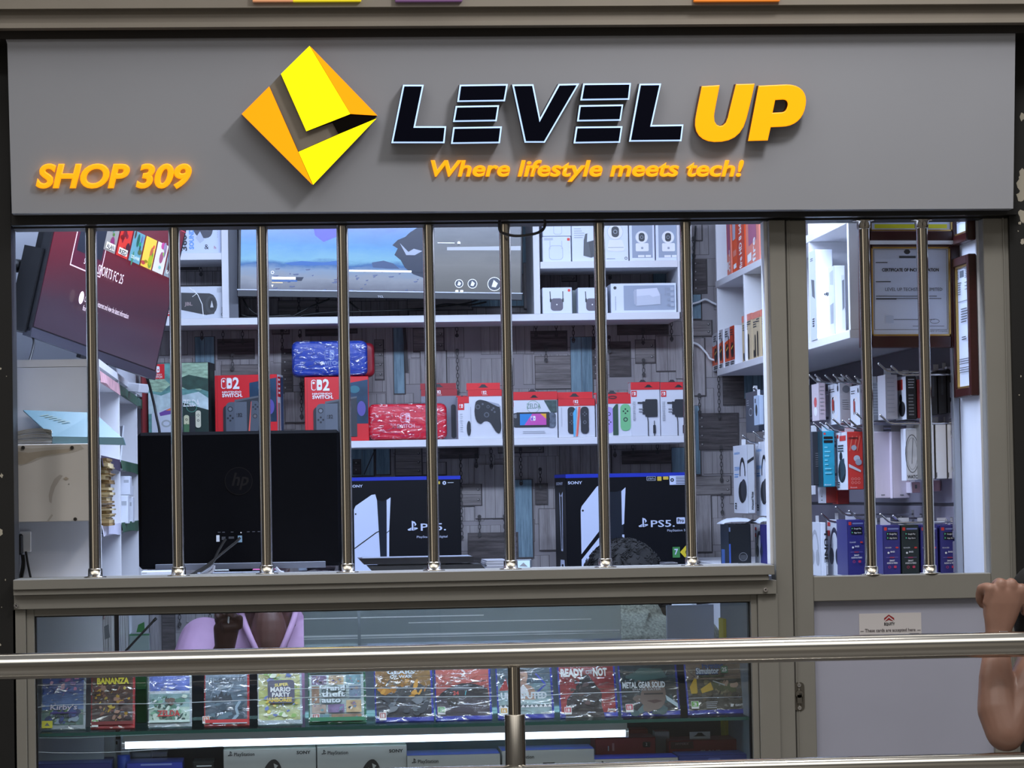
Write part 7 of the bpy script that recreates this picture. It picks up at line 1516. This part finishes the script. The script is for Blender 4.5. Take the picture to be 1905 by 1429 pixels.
# ================================================================ people
def skin(name, V, E, root, mat, parent, sub=2, extra=None, voxel=0.005):
    """one continuous surface grown over a skeleton of joints {name: (x, y, z, radius)}: tapered limbs fused into one skin"""
    b = MB(); rad = {k: (v[3] if isinstance(v[3], tuple) else (v[3], v[3])) for k, v in V.items()}
    pos = {k: Vector(v[:3]) for k, v in V.items()}
    def frame(d):
        a = Vector((1, 0, 0)); a = a - d*a.dot(d)
        if a.length < .3: a = Vector((0, 0, 1)) - d*d.z
        a.normalize(); return a, d.cross(a)
    n = 18
    for p, q in E:
        d = (pos[q] - pos[p]); L = d.length; d.normalize(); a, c = frame(d); vs = []; m = max(2, int(L/.02))
        for i in range(m + 1):
            t = i/m; s_ = t*t*(3 - 2*t)*.5 + t*.5; o = pos[p].lerp(pos[q], t); rx = rad[p][0]*(1 - s_) + rad[q][0]*s_; ry = rad[p][1]*(1 - s_) + rad[q][1]*s_
            for k in range(n): w = 2*math.pi*k/n; vs.append(o + a*rx*math.cos(w) + c*ry*math.sin(w))
        b.add(vs, [(i*n+k, i*n+(k+1) % n, (i+1)*n+(k+1) % n, (i+1)*n+k) for i in range(m) for k in range(n)] + [tuple(range(n-1, -1, -1)), tuple(range(m*n, m*n + n))], mat)
    for k in V:
        ds = [(pos[q] - pos[p]).normalized() for p, q in E if k in (p, q)]; d = ds[0] if ds else Vector((0, 0, 1)); a, c = frame(d); rx, ry = rad[k]; rz = min(rx, ry); o = len(b.v); b.ball((0, 0, 0), 1, mat, 18, 12)
        for i in range(o, len(b.v)): v = b.v[i]; b.v[i] = pos[k] + a*v.x*rx + c*v.y*ry + d*v.z*rz
    if extra: b.add(extra.v, extra.f, mat)
    b.f = [f for f in b.f]
    me = bpy.data.meshes.new(name); me.from_pydata([tuple(v) for v in b.v], [], b.f)
    bm = bmesh.new(); bm.from_mesh(me); bmesh.ops.remove_doubles(bm, verts=bm.verts[:], dist=1e-6); bmesh.ops.recalc_face_normals(bm, faces=bm.faces[:]); bm.to_mesh(me); bm.free()
    o = bpy.data.objects.new(name, me); COL.objects.link(o)
    rm = o.modifiers.new('fuse', 'REMESH'); rm.mode = 'VOXEL'; rm.voxel_size = voxel; rm.use_smooth_shade = True
    sm_ = o.modifiers.new('soft', 'SMOOTH'); sm_.factor = 0.5; sm_.iterations = 4
    dg = bpy.context.evaluated_depsgraph_get(); m2 = bpy.data.meshes.new_from_object(o.evaluated_get(dg)); o.modifiers.clear(); o.data = m2; bpy.data.meshes.remove(me)
    m2.materials.clear(); m2.materials.append(mat)
    for p in m2.polygons: p.use_smooth = True; p.material_index = 0
    o.parent = parent
    return o
def path(*ks): return list(zip(ks[:-1], ks[1:]))
SKB = M((118, 74, 56), .45, 0, 0, .18, 30, (1, 1, 1), .06)
SKD = M((92, 60, 50), .45, 0, 0, .15, 30, (1, 1, 1), .06)

def head(parent, c, r, mat, hair, yaw=0.0, curly=False, dark=None):
    """face toward local -y; r = half the head height"""
    b = MB(); nu, nv = 28, 20; vs = []; fs = []
    for i in range(nv + 1):
        a = math.pi*i/nv; z = math.cos(a)
        for k in range(nu):
            t = 2*math.pi*k/nu; x, y = math.sin(a)*math.cos(t), math.sin(a)*math.sin(t)
            jaw = 1 - .28*max(0, -z)**1.5; X, Y, Z = x*.74*jaw, y*(.86 if y > 0 else .80)*(1 - .10*max(0, -z)), z
            if y < 0:
                nose = math.exp(-((X/.10)**2))*math.exp(-(((Z + .18)/.16)**2)); Y -= .17*nose
                eye = sum(math.exp(-(((X - s*.27)/.14)**2 + ((Z - .04)/.09)**2)) for s in (-1, 1)); Y += .07*eye
                lip = math.exp(-((X/.22)**2))*math.exp(-(((Z + .50)/.07)**2)); Y -= .06*lip
                brow = math.exp(-((X/.45)**2))*math.exp(-(((Z - .16)/.08)**2)); Y -= .04*brow
            vs.append((X*r, Y*r, Z*r))
    for i in range(nv):
        for k in range(nu): fs.append((i*nu+k, (i+1)*nu+k, (i+1)*nu+(k+1) % nu, i*nu+(k+1) % nu))
    b.add(vs, fs, mat, True)
    for s in (-1, 1):
        b.ball((s*.27*r, -.66*r, .04*r), (.095*r, .07*r, .045*r), PAPER, 10, 6); b.ball((s*.27*r, -.708*r, .04*r), .040*r, BLACK, 8, 5); b.ball((s*.76*r, .05*r, -.05*r), (.06*r, .12*r, .20*r), mat, 8, 6)
    b.ball((0, -.80*r, -.50*r), (.20*r, .06*r, .05*r), M((110, 60, 58), .5), 10, 5)
    h = b.build('head', parent, c, (0, 0, yaw))
    q = MB(); rr = random.Random(2); vs = []; n2, m2 = (44, 26) if curly else (28, 16)
    for i in range(m2 + 1):
        a = math.pi*(.66 if curly else .60)*i/m2
        for k in range(n2):
            t = 2*math.pi*k/n2; j = (1.20 + .07*rr.random()) if curly else 1.05; fr = 1.0
            z = math.cos(a); 
            x, y = math.sin(a)*math.cos(t), math.sin(a)*math.sin(t)
            if y < -.35 and z < .35: j *= .80
            vs.append((x*.78*r*j, (y*.88 + .03)*r*j, z*r*j))
    q.add(vs, [(i*n2+k, (i+1)*n2+k, (i+1)*n2+(k+1) % n2, i*n2+(k+1) % n2) for i in range(m2) for k in range(n2)], hair, True)
    if curly:
        for _ in range(1100):
            a, t = math.acos(1 - 1.35*rr.random()), rr.random()*6.283; d = Vector((math.sin(a)*math.cos(t)*.78, math.sin(a)*math.sin(t)*.88 + .03, math.cos(a)))*r*1.18
            e = d.normalized(); f_ = e.orthogonal().normalized(); g_ = e.cross(f_); L = r*.13
            q.tube([d + e*L*u*.8 + (f_*math.cos(u*7 + t) + g_*math.sin(u*7 + t))*r*.045 for u in (0, .25, .5, .75, 1)], r*.011, hair, 4, False)
    q.build('hair', h)
    return h
def fingers(V, E, base, mat, parent): pass

# ---- seated shop assistant in a pink shirt, mostly behind the monitor
def local(o, px, py, Y): p = P(px, py, Y); return (p.x - o.x, p.y - o.y, p.z - o.z)
o1 = Vector((P(500, 1150, 1.0).x, 1.0, 0.0))
p1 = empty('person', o1, 'person in a pink V neck shirt seated behind the monitor, one hand raised', 'person')
N_ = local(o1, 500, 1166, .95); zS = N_[2] + .015
V = {'pelvis': (0, .12, .62, (.15, .13)), 'waist': (0, .09, .74, (.13, .11)), 'chest': (0, .05, zS - .15, (.15, .12)), 'neck0': (0, .02, zS + .02, .066), 'neck1': (0, -.02, zS + .10, .058), 'neck2': (0, -.03, zS + .15, .06)}
E = path('pelvis', 'waist', 'chest', 'neck0', 'neck1', 'neck2')
for s, n in ((-1, 'l'), (1, 'r')):
    V.update({'sh'+n: (s*.165, .03, zS - .06, .058), 'hip'+n: (s*.10, .10, .60, .095), 'kn'+n: (s*.13, -.30, .58, .062), 'an'+n: (s*.13, -.28, .12, .042), 'to'+n: (s*.14, -.40, .05, .035)})
    E += path('chest', 'sh'+n) + path('pelvis', 'hip'+n, 'kn'+n, 'an'+n, 'to'+n)
wr = local(o1, 418, 1196, .72); hd = local(o1, 421, 1166, .70)
V.update({'ell': (-.245, -.18, zS - .27, .042), 'wrl': (wr[0], wr[1], wr[2] - .015, .026), 'pl': (hd[0], hd[1], hd[2] - .004, (.034, .018)), 'elr': (.25, -.10, zS - .32, .042), 'wrr': (.16, -.34, zS - .34, .027), 'pr': (.13, -.42, zS - .34, (.032, .018))})
E += path('shl', 'ell', 'wrl', 'pl') + path('shr', 'elr', 'wrr', 'pr')
for k, (dx, dz, L) in enumerate(((-.022, .018, .020), (-.008, .026, .023), (.007, .026, .022), (.020, .018, .018))):
    V['f%da' % k] = (hd[0] + dx, hd[1] - .006, hd[2] + dz, .0088); V['f%db' % k] = (hd[0] + dx*1.05, hd[1] - .022, hd[2] + dz + L*.7, .008); V['f%dc' % k] = (hd[0] + dx*.9, hd[1] - .030, hd[2] + dz + L*.35, .007)
    E += path('pl', 'f%da' % k, 'f%db' % k, 'f%dc' % k)
    V['g%da' % k] = (.13 + dx, -.47, zS - .345, .0088); V['g%db' % k] = (.13 + dx, -.505, zS - .36, .008); E += path('pr', 'g%da' % k, 'g%db' % k)
V['tha'] = (hd[0] + .034, hd[1] - .014, hd[2] + .002, .010); V['thb'] = (hd[0] + .036, hd[1] - .026, hd[2] + .022, .009); E += path('pl', 'tha', 'thb')
ex = MB(); ex.ball((0, -.062, zS - .05), (.050, .05, .105), SKD, 16, 12)
body1 = skin('body', V, E, 'pelvis', SKD, p1, 2, ex, .0035)
PINK = M((176, 138, 166), .75, 0, 0, .14, 16, (1, 1, 1), .2)
S = {'a': (0, .12, .60, (.165, .15)), 'b': (0, .09, .76, (.15, .13)), 'c': (0, .055, zS - .16, (.172, .14)), 'n': (0, .055, zS - .01, (.098, .07)), 'l1': (-.172, .03, zS - .06, .072), 'l2': (-.225, -.09, zS - .18, .060), 'r1': (.172, .03, zS - .06, .072), 'r2': (.225, -.06, zS - .2, .060)}
skin('shirt', S, path('a', 'b', 'c', 'n') + path('c', 'l1', 'l2') + path('c', 'r1', 'r2'), 'a', PINK, p1)
b = MB()                                                # V-shaped collar band of the shirt
for s in (-1, 1):
    b.tube(smooth_path([(s*.058, .05, zS + .035), (s*.072, -.02, zS + .022), (s*.056, -.085, zS - .025), (s*.032, -.105, zS - .08), (0, -.105, zS - .15)], 5), .009, PINK, 8)
b.build('collar', p1)
S = {'a': (0, .12, .58, (.17, .155)), 'l1': (-.11, .06, .60, .11), 'l2': (-.135, -.31, .585, .075), 'l3': (-.133, -.325, .16, .06), 'r1': (.11, .06, .60, .11), 'r2': (.135, -.31, .585, .075), 'r3': (.133, -.325, .16, .06)}
skin('trousers', S, path('a', 'l1', 'l2', 'l3') + path('a', 'r1', 'r2', 'r3'), 'a', M((40, 44, 60), .8), p1)
head(p1, (0, -.05, zS + .225), .125, SKD, M((14, 12, 12), .8), .15)
b = MB(); p = local(o1, 425, 1150, .68); q = local(o1, 432, 1128, .68); b.tube([(hd[0] + .006, hd[1] - .022, hd[2] + .0), p, q], .0028, PAPER, 8); tag_o = b.build('white_stick', None, o1); tag(tag_o, 'thin white stick held up in the hand behind the display case', 'stick')
# ---- second assistant, only dark curly hair and an olive knit show
o2 = Vector((P(1163, 1090, .84).x, .80, 0.0)); hc = local(o2, 1163, 1098, .86); hc = (0, -.06, hc[2])
p2 = empty('person', o2, 'person with dark curly hair and olive knit top, seen from behind just above the sill', 'person', None, (0, 0, math.pi))
zS = hc[2] - .075
V = {'pelvis': (0, .16, .52, (.15, .13)), 'waist': (0, .14, .64, (.13, .11)), 'chest': (0, .08, zS - .14, (.145, .115)), 'neck0': (0, .02, zS + .0, .062), 'neck1': (0, -.06, zS + .03, .055)}
E = path('pelvis', 'waist', 'chest', 'neck0', 'neck1')
for s, n in ((-1, 'l'), (1, 'r')):
    V.update({'sh'+n: (s*.165, .06, zS - .06, .056), 'el'+n: (s*.215, -.04, zS - .34, .042), 'wr'+n: (s*.13, -.26, zS - .38, .027), 'p'+n: (s*.11, -.33, zS - .38, (.032, .018)), 'hip'+n: (s*.10, .12, .50, .09), 'kn'+n: (s*.13, -.27, .48, .06), 'an'+n: (s*.13, -.29, .11, .042), 'to'+n: (s*.14, -.42, .05, .035)})
    E += path('chest', 'sh'+n, 'el'+n, 'wr'+n, 'p'+n) + path('pelvis', 'hip'+n, 'kn'+n, 'an'+n, 'to'+n)
    for k in range(4): V['f%s%d' % (n, k)] = (s*.11 + (k - 1.5)*.017, -.385 - .006*(k in (1, 2)), zS - .385, .0088); V['g%s%d' % (n, k)] = (s*.11 + (k - 1.5)*.017, -.42, zS - .40, .0078); E += path('p'+n, 'f%s%d' % (n, k), 'g%s%d' % (n, k))
    V['t'+n] = (s*.11 - s*.045, -.35, zS - .385, .01); E += path('p'+n, 't'+n)
skin('body', V, E, 'pelvis', SKD, p2)
OLV = M((92, 94, 82), .9, 0, 0, 1.0, 160, (1, 1, 1), .6)
S = {'a': (0, .16, .50, (.165, .15)), 'b': (0, .14, .66, (.15, .13)), 'c': (0, .085, zS - .12, (.168, .135)), 'n': (0, .05, zS - .0, (.09, .075)), 'l1': (-.17, .06, zS - .06, .07), 'l2': (-.22, -.04, zS - .33, .055), 'l3': (-.14, -.235, zS - .375, .04), 'r1': (.17, .06, zS - .06, .07), 'r2': (.22, -.04, zS - .33, .055), 'r3': (.14, -.235, zS - .375, .04)}
skin('knit_top', S, path('a', 'b', 'c', 'n') + path('c', 'l1', 'l2', 'l3') + path('c', 'r1', 'r2', 'r3'), 'a', OLV, p2)
S = {'a': (0, .16, .48, (.17, .155)), 'l1': (-.11, .08, .50, .105), 'l2': (-.135, -.28, .485, .072), 'l3': (-.133, -.295, .15, .058), 'r1': (.11, .08, .50, .105), 'r2': (.135, -.28, .485, .072), 'r3': (.133, -.295, .15, .058)}
skin('trousers', S, path('a', 'l1', 'l2', 'l3') + path('a', 'r1', 'r2', 'r3'), 'a', M((34, 34, 40), .8), p2)
head(p2, (0, hc[1] - .02, hc[2] - .02), .125, SKD, M((12, 11, 13), .85), -.1, True)
for o_, zz, lb in ((o1, .44, 'dark stool under the assistant in pink'), (o2, .34, 'dark stool under the assistant with curly hair')):
    t = empty('stool', (o_.x, o_.y + (.12 if zz > .4 else -.13), 0), lb, 'stool', 'stools behind the counter')
    b = MB(); b.lathe([(.16, zz - .04), (.175, zz - .03), (.175, zz), (.16, zz + .012)], (0, 0, 0), M((40, 38, 40), .6), 24); b.build('seat', t)
    for k in range(4):
        a = math.pi/4 + k*math.pi/2; b = MB(); b.tube([(.13*math.cos(a), .13*math.sin(a), zz - .035), (.17*math.cos(a), .17*math.sin(a), 0)], .012, M((30, 30, 32), .4, .6), 10); b.build('leg', t)

# ---- bystander at the railing: bare forearm propped on the lower rail, loose fist, black T-shirt
o3 = Vector((P(2010, 1150, -1.22).x, -1.18, 0.0))
p3 = empty('person', o3, 'person in a black T shirt at the right edge, bare forearm propped on the railing', 'person')
def L3(px, py, Y): return local(o3, px, py, Y)
sh = L3(1948, 1110, -1.235); el = L3(1868, 1384, -1.372)
el = (el[0], el[1], max(el[2], zl + .0195 + .034))
f1, f2, f3, wr = L3(1857, 1320, -1.355), L3(1853, 1262, -1.335), L3(1854, 1218, -1.322), L3(1857, 1178, -1.315)
cz = sh[2]
V = {'pelvis': (.10, .10, .78, (.15, .12)), 'waist': (.09, .08, .92, (.13, .11)), 'chest': (.07, .03, cz - .10, (.135, .115)), 'neck0': (.05, .0, cz + .07, .062), 'neck1': (.03, -.03, cz + .15, .058), 'shl': (sh[0], sh[1], sh[2], .056), 'shr': (.22, .13, cz, .056), 'elr': (.30, .10, cz - .29, .042), 'wrr': (.24, -.08, cz - .42, .027), 'pr': (.22, -.15, cz - .44, (.034, .018)),
     'upl': (L3(1934, 1262, -1.30)[0], (sh[1] + el[1])/2 + .01, (sh[2] + el[2])/2, .042), 'ell': (el[0] + .003, el[1], el[2], (.038, .036)), 'f1': (f1[0], f1[1], f1[2], (.041, .037)), 'f2': (f2[0], f2[1], f2[2], (.034, .030)), 'f3': (f3[0], f3[1], f3[2], (.0275, .023)), 'wrl': (wr[0], wr[1], wr[2], (.0250, .019))}
E = path('pelvis', 'waist', 'chest', 'neck0', 'neck1') + path('chest', 'shl', 'upl', 'ell', 'f1', 'f2', 'f3', 'wrl') + path('chest', 'shr', 'elr', 'wrr', 'pr')
for s, n in ((-1, 'l'), (1, 'r')):
    V.update({'hip'+n: (.10 + s*.09, .10, .74, .09), 'kn'+n: (.10 + s*.10, .08, .42, .06), 'an'+n: (.10 + s*.10, .12, .08, .042), 'to'+n: (.10 + s*.11, -.02, .04, .035)}); E += path('pelvis', 'hip'+n, 'kn'+n, 'an'+n, 'to'+n)
# hand: palm with four bent fingers of different lengths curling away from the viewer, thumb along the near side
ex = MB()
def sec(px, py, Y, hw, ht, tilt=0.0):
    c = Vector(L3(px, py, Y)); out = []
    for k in range(14):
        t = 2*math.pi*k/14; u, v = math.cos(t), math.sin(t); u = math.copysign(abs(u)**.8, u); v = math.copysign(abs(v)**.8, v)
        out.append(c + Vector((u*hw, v*ht, -u*hw*tilt)))
    return out
secs = [sec(1856, 1196, -1.317, .0235, .018), sec(1858, 1172, -1.315, .0265, .0185), sec(1862, 1150, -1.316, .0330, .0195), sec(1867, 1122, -1.318, .0385, .0185, .05), sec(1870, 1099, -1.320, .0400, .0150, .06), sec(1871, 1090, -1.320, .0375, .010, .06)]
vs = [p for q in secs for p in q]; n = 14
ex.add(vs, [(i*n+k, i*n+(k+1) % n, (i+1)*n+(k+1) % n, (i+1)*n+k) for i in range(5) for k in range(n)] + [tuple(range(n-1, -1, -1)), tuple(range(5*n, 6*n))], WHITE)
# four fingers of different lengths, bent at the knuckles and curling away over the palm side
for k, (kx, ky, r, dx, L) in enumerate([(1842, 1096, .0112, -.010, .030), (1862, 1087, .0114, -.002, .036), (1882, 1087, .0110, .003, .034), (1900, 1096, .0100, .008, .027)]):
    a = Vector(L3(kx, ky, -1.322)); root = a + Vector((.004*(1.5 - k)*-.6, .004, -.030))
    pts = [root, a + Vector((0, -.001, 0)), a + Vector((dx, L*.9, -.004)), a + Vector((dx*1.3, L*1.05, -.034)), a + Vector((dx*1.1, L*.6, -.046))]
    if k == 0: pts = [root, a, Vector(L3(1827, 1096, -1.304)), Vector(L3(1823, 1113, -1.290)), Vector(L3(1828, 1124, -1.280))]
    pp = smooth_path(pts, 5); m = len(pp) - 1
    ex.tube(pp, [r*(1.06 - .32*i/m) for i in range(m + 1)], WHITE, 12); ex.ball(pp[-1], r*.76, WHITE, 12, 8); ex.ball(a, r*1.10, WHITE, 12, 8); ex.ball(pts[2], r*1.0, WHITE, 12, 8)
# thumb leaves the side of the palm near its base and closes across behind the index finger
pp = smooth_path([Vector(L3(1848, 1160, -1.312)), Vector(L3(1841, 1142, -1.300)), Vector(L3(1842, 1126, -1.284)), Vector(L3(1856, 1116, -1.272))], 5)
ex.tube(pp, [.0150 - .006*i/(len(pp) - 1) for i in range(len(pp))], WHITE, 12); ex.ball(pp[-1], .0092, WHITE, 12, 8)
SK3 = M((150, 113, 98), .42, 0, 0, .16, 26, (1, 1, 1), .08)
skin('body', V, E, 'pelvis', SK3, p3, 2, ex, .003)
BT = M((16, 16, 18), .85, 0, 0, .2, 40, (1, 1, 1), .2)
S = {'a': (.10, .10, .70, (.185, .165)), 'b': (.09, .08, .93, (.155, .135)), 'c': (.06, .02, cz - .08, (.17, .14)), 'n': (.05, .0, cz + .055, (.085, .07)), 'l1': (sh[0] - .004, sh[1], sh[2], .071), 'l2': (sh[0]*.78 + el[0]*.22 + .022, sh[1]*.78 + el[1]*.22, sh[2]*.78 + el[2]*.22, .068), 'r1': (.225, .13, cz, .07), 'r2': (.275, .115, cz - .16, .062)}
skin('t_shirt', S, path('a', 'b', 'c', 'n') + path('c', 'l1', 'l2') + path('c', 'r1', 'r2'), 'a', BT, p3)
S = {'a': (.10, .10, .72, (.172, .148)), 'l1': (.0, .10, .66, .10), 'l2': (-.002, .08, .42, .075), 'l3': (.0, .12, .10, .062), 'r1': (.20, .10, .66, .10), 'r2': (.202, .08, .42, .075), 'r3': (.20, .12, .10, .062)}
skin('trousers', S, path('a', 'l1', 'l2', 'l3') + path('a', 'r1', 'r2', 'r3'), 'a', M((38, 42, 58), .8), p3)
head(p3, (.02, -.06, cz + .27), .118, SK3, M((14, 12, 12), .8), -.4)
b = MB(); w = Vector(L3(1856, 1186, -1.316)); ax = (Vector(wr) - Vector(f3)).normalized(); u = Vector((1, 0, 0)); u = (u - ax*u.dot(ax)).normalized(); v = ax.cross(u)
b.tube([w + u*.029*math.cos(t*math.pi/10) + v*.0225*math.sin(t*math.pi/10) for t in range(21)], .0042, CHROME, 8, False)
q = w - v*.0 + Vector((.006, -.025, .006)); b.box(q.x - .010, q.x + .010, q.y - .003, q.y + .003, q.z - .009, q.z + .007, CHROME, .002); b.build('wristwatch', p3)
